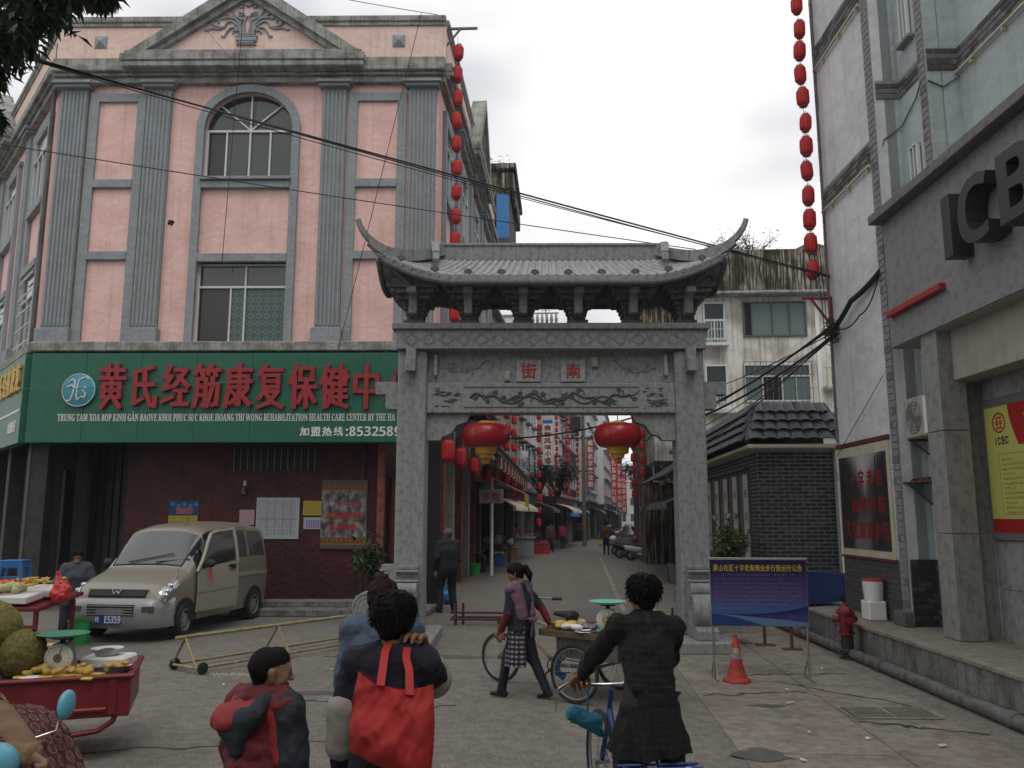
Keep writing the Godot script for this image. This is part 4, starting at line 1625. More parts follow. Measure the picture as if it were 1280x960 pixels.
func bricks(root:Node3D,xf:Transform3D,x0:float,x1:float,y0:float,y1:float,bw:float,bh:float,mats:Array,joint:=0.012,proud:=0.014,most:=300,sd:=1)->int:
	var r:=RandomNumberGenerator.new()
	r.seed=sd
	var full:=[]
	for k in 3:
		var b:=B.new()
		b.box(V(0,0,0),V(bw-joint,bh-joint,0.02),Basis.IDENTITY,0.004)
		full.append(b.mesh())
	var made:=0
	var rest:=[]
	var row:=0
	var y:=y0
	while y+bh*0.6<y1+0.001:
		var x:=x0-(bw*0.5 if row % 2==1 else 0.0)
		while x<x1-0.01:
			var a:=maxf(x,x0)
			var e:=minf(x+bw,x1)
			if e-a>bw*0.25:
				var sx:=(e-a-joint)/(bw-joint)
				var q:=xf*Transform3D(Basis.from_scale(V(sx,1,1)).rotated(V(0,0,1),r.randfn()*0.004),V((a+e)*0.5,y+bh*0.5,proud-0.01+r.randf()*0.004))
				if made<most:
					placed("brick",full[made % 3],mats[r.randi() % mats.size()],root,q)
					made+=1
				else:
					rest.append(q)
			x+=bw
		y+=bh
		row+=1
	if rest.size()>0:
		multi("bricks_beyond",full[0],mats[0],rest,root)
	return made
func bank_side()->void:
	var t:=bank_thing("bank_building","tall pale building with grey brick bands, stepped blue bays and a grey granite bank front","building",Vector3.ZERO)
	var inv:=t.transform.affine_inverse()
	var I:=Transform3D.IDENTITY
	var yaw:=Basis(V(0,0,-1),Vector3.UP,V(1,0,0))
	var b:=B.new()
	b.box(V(-0.8,7.2,-0.15),V(2.3,14.0,0.3))
	b.box(V(-1.8,7.2,-3.0),V(0.3,14.0,5.4))
	part("white_wall",b,M.white_wall,t)
	b=B.new()
	b.box(V(0.30,7.2,-1.5),V(0.1,14.0,2.7))
	b.box(V(0.72,7.2,-0.5),V(0.9,14.0,0.22))
	b.box(V(1.12,8.2,-1.8),V(0.1,12.0,2.42))
	b.box(V(8.2,8.2,-0.96),V(14.1,12.0,0.22))
	part("blue_wall",b,M.blue_wall,t)
	var band:=[M.brick_grey,M.brick_brown,M.brick_grey,M.brick]
	var quoin:=[M.brick_light,M.brick_grey,M.brick_light,M.brick_light,M.brick_light]
	b=B.new()
	b.box(V(0.24,7.2,0.006),V(0.22,14.0,0.012))
	b.box(V(1.08,8.6,-0.384),V(0.18,11.0,0.012))
	b.box(V(-1.9,7.2,0.006),V(0.09,14.0,0.012))
	var qb:=part("quoin_strip",b,M.mortar,t)
	bricks(qb,Transform3D(Basis.IDENTITY,V(0,0,0.012)),0.13,0.35,0.5,11.5,0.22,0.10,quoin,0.010,0.014,110,3)
	bricks(qb,Transform3D(Basis.IDENTITY,V(0,0,-0.378)),0.99,1.17,5.5,11.5,0.18,0.10,quoin,0.010,0.014,60,4)
	bricks(qb,Transform3D(Basis.IDENTITY,V(0,0,0.012)),-1.945,-1.855,3.2,12.0,0.09,0.11,[M.brick_grey,mk("brick_pink",0.24,0.16,0.17,0.9)],0.010,0.014,90,5)
	var spec:=[
		["a",I,-1.86,0.13,7.28,7.66],["b",I,-1.86,0.13,9.96,10.36],["c",I,-1.86,0.13,12.6,13.0],
		["d",Transform3D(Basis.IDENTITY,V(0,0,-0.39)),0.36,0.98,8.2,8.5],["e",Transform3D(Basis.IDENTITY,V(0,0,-0.85)),1.18,9.0,8.2,8.54],
		["f",Transform3D(yaw,V(0.35,0,0)),0.02,0.39,8.2,8.5],["g",Transform3D(yaw,V(1.17,0,0)),0.40,0.85,8.2,8.54],["h",Transform3D(Basis.IDENTITY,V(0,0,-0.39)),0.36,0.98,11.0,11.3]]
	for e in spec:
		var xf:Transform3D=e[1]
		b=B.new()
		b.box(V((e[2]+e[3])*0.5,(e[4]+e[5])*0.5,0.005),V(e[3]-e[2],e[5]-e[4],0.01))
		var o:=ap("brick_band",b,M.mortar,t,xf)
		bricks(o,Transform3D(Basis.IDENTITY,V(0,0,0.006)),e[2],e[3],e[4],e[5],0.22,0.085,band,0.012,0.014,120,7+(e[0] as String).unicode_at(0))
		b=B.new()
		if e[3]-e[2]>1.0:
			b.tube([xf*V(e[2],e[4]-0.04,0.05),xf*V(e[3],e[4]-0.04,0.05)],0.025,8)
			var x:float=e[2]+0.4
			while x<e[3]:
				b.box(xf*V(x,e[4]-0.06,0.03),V(0.03,0.09,0.07))
				x+=0.75
			part("conduit",b,M.cream,t)
	b=B.new()
	b.tube([V(0.3,7.2,-0.02),V(0.36,7.55,-0.1),V(0.38,7.75,-0.37),V(0.9,7.95,-0.36),V(1.05,8.1,-0.36)],0.012,5)
	b.tube([V(1.18,8.05,-0.4),V(1.19,7.95,-0.6),V(1.2,8.1,-0.84)],0.012,5)
	part("cable",b,M.wire_grey,t)
	var wx:=Transform3D(Basis.IDENTITY,V(0,0,-0.39))
	for e in [[6.4,7.28],[8.95,10.4]]:
		window_at(t,wx,0.62,0.86,e[0],e[1],[[0.74,e[0],e[1]]],0.0,[M.glass_brown,M.glass],0.01,0.03)
		b=B.new()
		b.box(wx*V(0.74,e[0]-0.04,0.05),V(0.4,0.06,0.12),Basis.IDENTITY,0.01)
		part("sill",b,M.brick_light,t)
	window_at(t,Transform3D(Basis.IDENTITY,V(0,0,-0.85)),4.0,5.2,9.2,10.6,[[4.6,9.2,10.6]],0.0,[M.glass,M.glass],0.01,0.05)
	b=B.new()
	b.box(V(-0.9,0.9,0.006),V(2.06,0.86,0.012))
	b.box(V(0.24,0.56,0.06),V(0.34,0.2,0.16),Basis.IDENTITY,0.01)
	var foot:=part("brick_foot",b,M.mortar_dark,t)
	bricks(foot,Transform3D(Basis.IDENTITY,V(0,0,0.01)),-1.9,0.12,0.47,1.33,0.23,0.075,[M.brick_brown,M.brick,M.brick],0.01,0.014,140,21)
	b=B.new()
	b.box(V(0.79,0.9,-0.384),V(0.86,0.9,0.012))
	b.box(V(0.356,0.9,-0.2),V(0.012,0.9,0.36))
	var foot2:=part("brick_foot",b,M.mortar_dark,t)
	bricks(foot2,Transform3D(Basis.IDENTITY,V(0,0,-0.38)),0.37,1.2,0.47,1.35,0.23,0.075,[M.brick_black,M.brick,M.brick_black],0.01,0.014,60,22)
	bricks(foot2,Transform3D(yaw,V(0.36,0,0)),0.02,0.38,0.47,1.35,0.18,0.075,[M.brick_black,M.brick,M.brick_black],0.01,0.014,40,23)
	b=B.new()
	b.box(V(6.3,5.22,0.0),V(11.4,1.84,0.26),Basis.IDENTITY,0.006)
	part("fascia",b,mk("fascia",0.31,0.305,0.31,0.75,{"tex": "fine","s":0.7,"nrm": "bump_fine","ns":0.15}),t)
	b=B.new()
	b.box(V(6.28,6.2,0.06),V(11.5,0.13,0.5),Basis.IDENTITY,0.01)
	part("fascia_cap",b,M.granite_dark,t)
	b=B.new()
	b.box(V(6.3,4.32,-0.5),V(11.4,0.06,1.2))
	part("soffit",b,M.soffit_grey,t)
	b=B.new()
	for e in [[1.55,0.0]]:
		for k in 3:
			b.box(V(e[0],0.46+0.64+k*1.28,-0.09),V(0.40,1.272,0.34),Basis.IDENTITY,0.008)
	part("pillar",b,M.granite,t)
	b=B.new()
	b.box(V(6.6,3.98,-0.28),V(10.0,0.66,0.34),Basis.IDENTITY,0.008)
	part("inner_beam",b,M.soffit_grey,t)
	b=B.new()
	b.box(V(6.9,2.4,-0.62),V(10.4,3.9,0.2))
	var gw:=part("granite_wall",b,M.granite_dark,t)
	for i in 9:
		for k in 4:
			if k==1 or k==2:
				if i>0 and i<3:
					continue
			b=B.new()
			b.box(V(2.2+i*1.1,0.46+0.31+k*0.72 if k==0 else 0.46+0.62+(k-0.5)*0.92,-0.51),V(1.094,0.614 if k==0 else 0.914,0.03),Basis.IDENTITY,0.004)
			part("granite_slab",b,M.granite,gw)
	b=B.new()
	b.box(V(1.5,2.4,-0.32),V(0.2,3.9,0.4))
	part("return_wall",b,M.granite,t)
	var x:=2.72
	for ch in "ICBC":
		if ch=="I":
			b=B.new()
			b.box(V(x+0.09,5.30,0.27),V(0.18,0.75,0.24),Basis.IDENTITY,0.006)
			part("letter",b,mk("letter_dark",0.035,0.035,0.038,0.5),t)
			x+=0.33
			continue
		var tm:=words(ch,0.76,0.24,"Droid Sans",true)
		var ab:=tm.get_aabb()
		var w:=0.18 if ch=="I" else 0.62
		placed("letter",tm,mk("letter_dark",0.035,0.035,0.038,0.5),t,Transform3D(Basis.from_scale(V(w/ab.size.x,0.75/ab.size.y,1)),V(x+w*0.5,5.30-(ab.position.y+ab.size.y*0.5)*0.75/ab.size.y,0.27)))
		x+=w+0.17
	b=B.new()
	b.box(V(1.45,4.76,0.17),V(1.5,0.09,0.10),Basis.IDENTITY,0.01)
	part("red_bar",b,mk("red_bar",0.33,0.03,0.035,0.6),t)
	b=B.new()
	b.prism(PackedVector2Array([Vector2(-3.2,0.60),Vector2(16.0,0.60),Vector2(16.0,-6.0),Vector2(-3.2,-6.0)]),-0.40,0.0,KXF*Transform3D(Basis(V(1,0,0),V(0,0,1),V(0,-1,0)),Vector3.ZERO))
	struct("platform",b,M.ledge_side)
	b=B.new()
	for i in 16:
		b.box(KXF*V(-2.6+i*1.2,0.43,0.29),V(1.192,0.06,0.68),KXF.basis,0.012)
		b.box(KXF*V(-2.6+i*1.2,0.43,-0.55),V(1.192,0.06,0.98),KXF.basis,0.012)
		b.box(KXF*V(-2.6+i*1.2,0.43,-1.55),V(1.192,0.06,0.98),KXF.basis,0.012)
	struct("platform_paving",b,M.ledge_top)
	t=bank_thing("drain_pipe","long grey pipe lying at the foot of the bank platform","pipe",V(0,0,0))
	b=B.new()
	b.tube([V(-3.4,0.075,0.76),V(3.5,0.075,0.78),V(15.0,0.075,0.82)],0.072,12)
	part("pipe",b,M.pipe,t)
	b=B.new()
	for s in [-2.0,1.1,4.0,7.5]:
		b=B.new()
		b.tube([V(s-0.07,0.075,0.775),V(s+0.07,0.075,0.775)],0.085,12)
		part("coupling",b,M.pipe,t)
	var im:=canvas(256,240,Color(0.05,0.045,0.045))
	var f:=noise(31,0.02,4)
	for y in 240:
		for xx in 256:
			var g:=0.05+0.05*f.get_noise_2d(xx*1.0,y*0.3)
			var path:=128.0+sin(y*0.02)*16.0
			var wd:=26.0+y*0.16
			var sky:=1.0-smoothstep(40.0,150.0,y+absf(xx-140.0)*1.2)
			var k:=1.0-smoothstep(wd*0.5,wd,absf(xx-path))
			var v:=0.12+g*1.5+k*0.30*smoothstep(60,240,y)+sky*0.6+0.06*absf(f.get_noise_2d(xx*6.0,y*0.5))
			im.set_pixel(xx,y,Color(v*1.02,v,v*1.0))
	for k in 4:
		inkline(im,Vector2(20+k*14,20),Vector2(24+k*12,230),5,Color(0.10,0.085,0.08))
		inkline(im,Vector2(240-k*13,10),Vector2(225-k*9,230),5,Color(0.11,0.10,0.09))
	var red:=Color(0.62,0.07,0.09)
	var i:=0
	for ch in "十字老街":
		ink(im,ch,62+i*46,40,32,44,5.5,red)
		i+=1
	i=0
	for ch in "南津市街":
		ink(im,ch,66+i*46,106,32,44,5.5,red)
		i+=1
	i=0
	for ch in "文化旅游步行":
		ink(im,ch,18+i*40,168,33,46,5.5,red)
		i+=1
	t=bank_thing("wall_mural","dark old street picture with three rows of red characters in a cream frame","mural",V(-0.93,1.36,0))
	b=B.new()
	b.box(V(0,0.84,0.02),V(1.94,1.72,0.04),Basis.IDENTITY,0.006)
	part("frame",b,M.cream,t)
	b=B.new()
	b.quad(V(-0.90,0.09,0.044),V(0.90,0.09,0.044),V(0.90,1.55,0.044),V(-0.90,1.55,0.044))
	part("picture",b,printed("mural",im),t)
	b=B.new()
	b.box(V(0,1.745,0.025),V(1.98,0.07,0.05),Basis.IDENTITY,0.006)
	part("edge_strip",b,M.maroon,t)
	b=B.new()
	b.box(V(0,-0.04,0.025),V(1.98,0.04,0.05),Basis.IDENTITY,0.006)
	part("edge_strip",b,M.maroon,t)
	im=canvas(240,240,Color(0.80,0.80,0.42))
	for y in 78:
		for xx in range(70,240):
			if Vector2(xx-150,y-0).length()>0 and xx>70+int(24.0*pow(y/78.0,1.6)):
				im.set_pixel(xx,y,Color(0.70,0.06,0.07))
	im.fill_rect(Rect2i(0,214,240,26),Color(0.66,0.05,0.06))
	i=0
	for ch in "工行公告":
		ink(im,ch,112+i*32,18,28,42,6,Color(0.82,0.66,0.12))
		i+=1
	for k in 40:
		var a:=TAU*k/40
		inkline(im,Vector2(42+cos(a)*18,32+sin(a)*18),Vector2(42+cos(a+0.16)*18,32+sin(a+0.16)*18),3.0,Color(0.70,0.08,0.08))
	for e in [[33,22,51,22],[33,42,51,42],[37,22,37,30],[47,22,47,30],[37,42,37,34],[47,42,47,34],[33,30,40,30],[44,30,51,30],[33,34,40,34],[44,34,51,34]]:
		inkline(im,Vector2(e[0],e[1]),Vector2(e[2],e[3]),2.4,Color(0.70,0.08,0.08))
	i=0
	for ch in "ICBC":
		ink(im,ch,24+i*11,58,10,17,2.4,Color(0.12,0.1,0.1))
		i+=1
	inkline(im,Vector2(34,92),Vector2(226,92),1.2,Color(0.75,0.45,0.15))
	inkline(im,Vector2(34,92),Vector2(34,206),1.2,Color(0.75,0.45,0.15))
	inkline(im,Vector2(34,206),Vector2(226,206),1.2,Color(0.75,0.45,0.15))
	for k in 12:
		var head:=k % 3==0
		smallprint(im,42,80 if head else 220,101+k*9,4,Color(0.7,0.1,0.08) if head else Color(0.25,0.2,0.12),90+k,0.03)
	t=bank_thing("bank_poster","yellow and red bank notice poster in a glazed case beside the granite pillar","poster",V(2.62,1.76,-0.47))
	b=B.new()
	b.box(V(0,0.77,0),V(1.84,1.72,0.06),Basis.IDENTITY,0.01)
	part("case",b,mk("case_grey",0.12,0.12,0.12,0.5),t)
	b=B.new()
	b.quad(V(-0.85,0.0,0.034),V(0.85,0.0,0.034),V(0.85,1.52,0.034),V(-0.85,1.52,0.034))
	part("print",b,printed("bank_poster_print",im),t)
	t=bank_thing("air_conditioner","beige air conditioner unit hung in the corner beside the granite pillar","air conditioner",V(0.8,3.03,-0.22))
	b=B.new()
	b.box(V(0,0.28,0),V(0.8,0.56,0.28),Basis.IDENTITY,0.02)
	part("casing",b,mk("ac_beige",0.46,0.44,0.38,0.6,{"tex": "dust","s":1.0}),t)
	b=B.new()
	for k in 5:
		var ring:=[]
		for j in 25:
			ring.append(V(-0.13+cos(TAU*j/24)*(0.04+k*0.045),0.28+sin(TAU*j/24)*(0.04+k*0.045),0.148))
		b.tube(ring,0.006,4,false)
	for k in 6:
		b.bar(V(-0.13,0.28,0.15),V(-0.13+cos(TAU*k/6)*0.23,0.28+sin(TAU*k/6)*0.23,0.15),0.008,0.008)
	part("fan_grille",b,M.zinc,t)
	b=B.new()
	b.box(V(0.26,0.28,0.143),V(0.2,0.5,0.012),Basis.IDENTITY,0.004)
	part("side_panel",b,M.white_paint,t)
	b=B.new()
	for s in [-0.3,0.3]:
		b.bar(V(s,-0.02,-0.16),V(s,-0.02,0.16),0.03,0.03)
		b.bar(V(s,-0.25,-0.16),V(s,-0.03,0.12),0.02,0.02)
	part("bracket",b,M.rust,t)
	t=bank_thing("wall_shelf","narrow metal shelf with pipes and a meter under the air conditioner","shelf",V(0.75,2.42,-0.2))
	b=B.new()
	b.box(V(0,0,0.02),V(0.85,0.03,0.34),Basis.IDENTITY,0.005)
	for k in 9:
		b.box(V(-0.38+k*0.09,0.03,0.03+0.02*sin(k*2.0)),V(0.07,0.03+0.02*(k % 3),0.1))
	part("board",b,M.rust,t)
	b=B.new()
	b.bar(V(0.3,-0.3,-0.16),V(0.3,-0.02,0.16),0.025,0.025)
	b.bar(V(-0.3,-0.3,-0.16),V(-0.3,-0.02,0.16),0.025,0.025)
	b.tube([V(0.0,-0.02,-0.1),V(0.05,-0.3,-0.12),V(0.2,-0.45,-0.14),V(0.22,-0.9,-0.15)],0.014,6)
	part("bracket",b,M.frame_dark,t)
	b=B.new()
	b.box(V(0.05,-0.32,-0.1),V(0.16,0.12,0.1),Basis.IDENTITY,0.01)
	b.box(V(0.1,-0.65,-0.12),V(0.12,0.2,0.06),Basis.IDENTITY,0.01)
	b.lathe([Vector2(0.0,0.0),Vector2(0.05,0.0),Vector2(0.05,0.06),Vector2(0.0,0.06)],12,Transform3D(Basis.IDENTITY,V(0.1,-0.5,-0.1)))
	part("meter",b,M.zinc,t)
func kiosk()->void:
	var t:=thing("brick_shop","low black brick shop with dark blue tiled mansard roof beside the tall pale wall","building",V(4.35,0,-16.0))
	var b:=B.new()
	b.box(V(0.02,1.63,-4.0),V(1.44,3.2,8.0))
	part("wall",b,M.mortar,t)
	var w:=t.get_child(0)
	bricks(w,Transform3D(Basis.IDENTITY,V(0,0,0.0)),-0.70,0.74,0.46,3.19,0.235,0.073,[M.brick_black,M.brick_black,M.brick_black,M.brick],0.018,0.014,290,41)
	var left:=Transform3D(Basis(V(0,0,1),Vector3.UP,V(-1,0,0)),V(-0.70,0,0))
	var bb:=B.new()
	bb.box(Vector3.ZERO,V(0.217,0.055,0.02),Basis.IDENTITY,0.004)
	var xs:=[]
	for row in 37:
		for k in 34:
			var x:=-7.9+k*0.235+(0.117 if row % 2 else 0.0)
			var y:=0.46+0.036+row*0.073
			var skip:=false
			for i in 5:
				if x>-1.55-i*1.05 and x<-0.65-i*1.05 and y>1.05 and y<2.85:
					skip=true
			if not skip:
				xs.append(left*Transform3D(Basis.IDENTITY,V(x,y,0.004)))
	multi("side_bricks",bb.mesh(),M.brick_black,xs,t)
	for i in 5:
		var x:=-1.1-i*1.05
		b=B.new()
		b.box(left*V(x,1.95,0.012),V(0.05,1.8,0.88))
		var o:=part("window",b,M.frame_dark,t)
		b=B.new()
		b.box(left*V(x+0.16,1.95,0.042),V(0.012,1.66,0.40))
		part("pane",b,mk("pane_pale",0.42,0.44,0.44,0.4),o)
		b=B.new()
		for k in 3:
			b.box(left*V(x+0.16,1.5+k*0.45,0.05),V(0.006,0.16,0.2))
		part("sticker",b,mk("sticker",0.22,0.20,0.18,0.7),o)
		b=B.new()
		b.box(left*V(x,2.9,0.05),V(0.12,0.06,0.95))
		part("lintel",b,M.brick,o)
	b=B.new()
	b.box(V(0.0,3.245,-3.9),V(1.86,0.07,8.5),Basis.IDENTITY,0.01)
	part("soffit",b,M.cream,t)
	b=B.new()
	b.box(V(0.02,3.68,-4.2),V(1.3,0.8,7.6))
	part("roof_core",b,M.tile_dark,t)
	var tile:=B.new()
	var g:=[]
	for i in 2:
		var row:=[]
		for k in 9:
			var x:=-0.5+k/8.0
			row.append(V(x,0.075*pow(absf(cos(x*PI)),0.7)+0.10*i,-0.5+i))
		g.append(row)
	tile.sheet(g,true,0.03)
	var tm:=tile.mesh()
	var roof:=part("roof_edge",B.new().box(V(0,4.1,-0.36),V(1.3,0.06,0.12),Basis.IDENTITY,0.02),M.tile_blue,t)
	var mats:=[M.tile_blue,M.tile_blue_b,M.tile_blue]
	var n:=0
	for row in 4:
		var tt:=(row+0.5)/4.0
		var z:=lerpf(0.32,-0.30,tt)
		var y:=lerpf(3.32,4.06,tt)
		var hw:=lerpf(0.94,0.66,tt)
		for k in 7:
			var x:=lerpf(-hw,hw,(k+0.5)/7.0)
			var bas:=Basis(V(1,0,0),deg_to_rad(50))*Basis.from_scale(V(hw*2/7.0*1.02,0.6,0.285))
			placed("roof_tile",tm,mats[n % 3],roof,Transform3D(bas,V(x,y+0.03,z+0.02)))
			n+=1
	for row in 4:
		var tt:=(row+0.5)/4.0
		var x:=lerpf(-0.94,-0.66,tt)
		var y:=lerpf(3.32,4.06,tt)
		for k in 27:
			var z:=0.1-k*0.3-tt*0.45
			var bas:=Basis(V(0,1,0),-PI/2)*Basis(V(1,0,0),deg_to_rad(66))*Basis.from_scale(V(0.305,0.6,0.25))
			placed("roof_tile",tm,mats[n % 3],roof,Transform3D(bas,V(x-0.02,y+0.03,z)))
			n+=1
	b=B.new()
	b.tube([V(-0.94,3.33,0.32),V(-0.67,4.1,-0.30)],0.05,8)
	b.tube([V(0.94,3.33,0.32),V(0.67,4.1,-0.30)],0.05,8)
	part("hip_tile",b,M.tile_blue_b,t)
	b=B.new()
	b.tube([V(0.72,0.46,0.04),V(0.72,3.2,0.04)],0.035,8)
	part("down_pipe",b,M.zinc,t)
	b=B.new()
	b.tube([V(0.1,4.15,-0.3),V(0.28,3.9,-0.02),V(0.62,3.5,0.3),V(0.85,3.3,0.42)],0.014,5)
	part("loose_stick",b,M.bark,t)
func back_building()->void:
	var t:=thing("white_house","white stained house with curtained windows and a black-streaked parapet behind the gate's right end","building",V(7.4,0,-31.0))
	var I:=Transform3D.IDENTITY
	var b:=B.new()
	b.box(V(0.35,5.1,-3.0),V(5.6,10.2,6.0))
	part("wall",b,M.bg_white,t)
	b=B.new()
	b.box(V(0.35,11.05,-2.8),V(5.9,1.7,6.3),Basis.IDENTITY,0.03)
	part("parapet",b,M.rotten,t)
	b=B.new()
	b.box(V(0.35,10.2,-2.8),V(6.1,0.12,6.7),Basis.IDENTITY,0.03)
	part("roof_slab",b,M.trim_old,t)
	b=B.new()
	b.prism(PackedVector2Array([Vector2(1.2,11.9),Vector2(2.9,11.9),Vector2(2.7,12.15),Vector2(2.1,12.35)]),-2.0,-0.2)
	part("roof_hut",b,M.trim_edge,t)
	window_at(t,I,-0.62,1.72,8.6,9.95,[[-0.3,8.6,9.95],[0.46,8.6,9.95],[1.1,8.6,9.95]],0.0,[M.black_void,M.curtain,M.curtain,M.curtain],0.02,0.06,0.0,M.frame_dark)
	window_at(t,I,-0.68,1.75,6.15,7.55,[[0.0,6.15,7.1],[0.7,6.15,7.1],[1.2,6.15,7.1]],7.1,[M.curtain,M.black_void,M.curtain,M.curtain],0.02,0.05)
	for y in [[8.5,9.95],[6.1,7.55]]:
		window_at(t,I,-2.1,-1.28,y[0],y[1],[[-1.69,y[0],y[0]+0.75]],y[0]+0.75,[M.curtain,M.glass_green],0.02,0.06)
		b=B.new()
		b.box(V(-1.69,y[0]-0.22,0.18),V(0.95,0.1,0.4),Basis.IDENTITY,0.01)
		for k in 8:
			b.bar(V(-2.08+k*0.112,y[0]-0.17,0.34),V(-2.08+k*0.112,y[0]+0.72,0.34),0.02,0.02)
		for yy in [0.0,0.35,0.72]:
			b.bar(V(-2.1,y[0]+yy,0.34),V(-1.27,y[0]+yy,0.34),0.02,0.02)
		part("window_cage",b,M.frame_white,t)
	b=B.new()
	for k in 13:
		b.bar(V(-0.72+k*0.205,6.05,0.3),V(-0.72+k*0.205,7.6,0.3),0.022,0.022)
	for yy in [6.05,6.6,7.1,7.6]:
		b.bar(V(-0.75,yy,0.3),V(1.8,yy,0.3),0.022,0.022)
	part("window_cage",b,M.frame_dark,t)
	b=B.new()
	b.box(V(0.35,5.75,0.2),V(5.6,0.12,0.6),Basis.IDENTITY,0.01)
	part("ledge",b,M.bg_white,t)
	b=B.new()
	b.box(V(2.6,6.6,0.3),V(0.9,0.1,0.7))
	for k in 6:
		b.bar(V(2.2+k*0.16,6.65,0.6),V(2.2+k*0.16,7.3,0.6),0.05,0.05)
	b.box(V(2.6,7.33,0.6),V(0.95,0.06,0.08))
	part("balcony",b,M.cream,t)
	b=B.new()
	b.box(V(2.1,8.1,-0.02),V(0.14,4.0,0.16))
	part("corner_strip",b,M.white_paint,t)
	t=thing("cream_house","yellowish stained house seen between the gate's roof brackets","building",V(4.6,0,-36.0))
	b=B.new()
	b.box(V(0,5.6,-3.0),V(2.3,11.2,6.0))
	part("wall",b,mk("cream_wall",0.50,0.45,0.34,0.9,{"tex": "rotten","s":0.13}),t)
	b=B.new()
	b.box(V(0,11.2,-2.9),V(2.5,0.12,6.3))
	part("roof_slab",b,M.trim_old,t)
	window_at(t,I,-0.8,0.6,6.0,7.4,[[-0.1,6.0,7.4]],0.0,[M.glass,M.glass_green],0.02,0.06)
	window_at(t,I,-0.8,0.6,3.4,4.8,[[-0.1,3.4,4.8]],0.0,[M.glass,M.glass_green],0.02,0.06)
func lx(z:float)->float:
	return -3.0+0.09*maxf(0.0,-z-33.0)
func rx(z:float)->float:
	return 4.1+0.09*maxf(0.0,-z-34.0)
func vertical_sign(label:String,at:Vector3,yaw:float,w:float,hh:float,text:String,back:Material,fore:Material,group:="")->void:
	var t:=thing("hanging_sign",label,"sign",at,yaw,group)
	var b:=B.new()
	b.box(V(0,-hh*0.5,0),V(w,hh,0.14),Basis.IDENTITY,0.01)
	part("board",b,back,t)
	b=B.new()
	b.box(V(0,-0.1,0),V(w+0.02,0.2,0.15),Basis.IDENTITY,0.01)
	b.box(V(0,-hh+0.08,0),V(w+0.02,0.16,0.15),Basis.IDENTITY,0.01)
	part("end_cap",b,M.plastic_blue,t)
	var n:=text.length()
	for i in n:
		b=B.new()
		var ch:=(hh-0.5)/n
		glyph(b,text[i],V(-w*0.36,-0.28-(i+1)*ch+0.06,0),w*0.72,ch*0.82,w*0.1,0.07,0.082)
		part("character",b,fore,t)
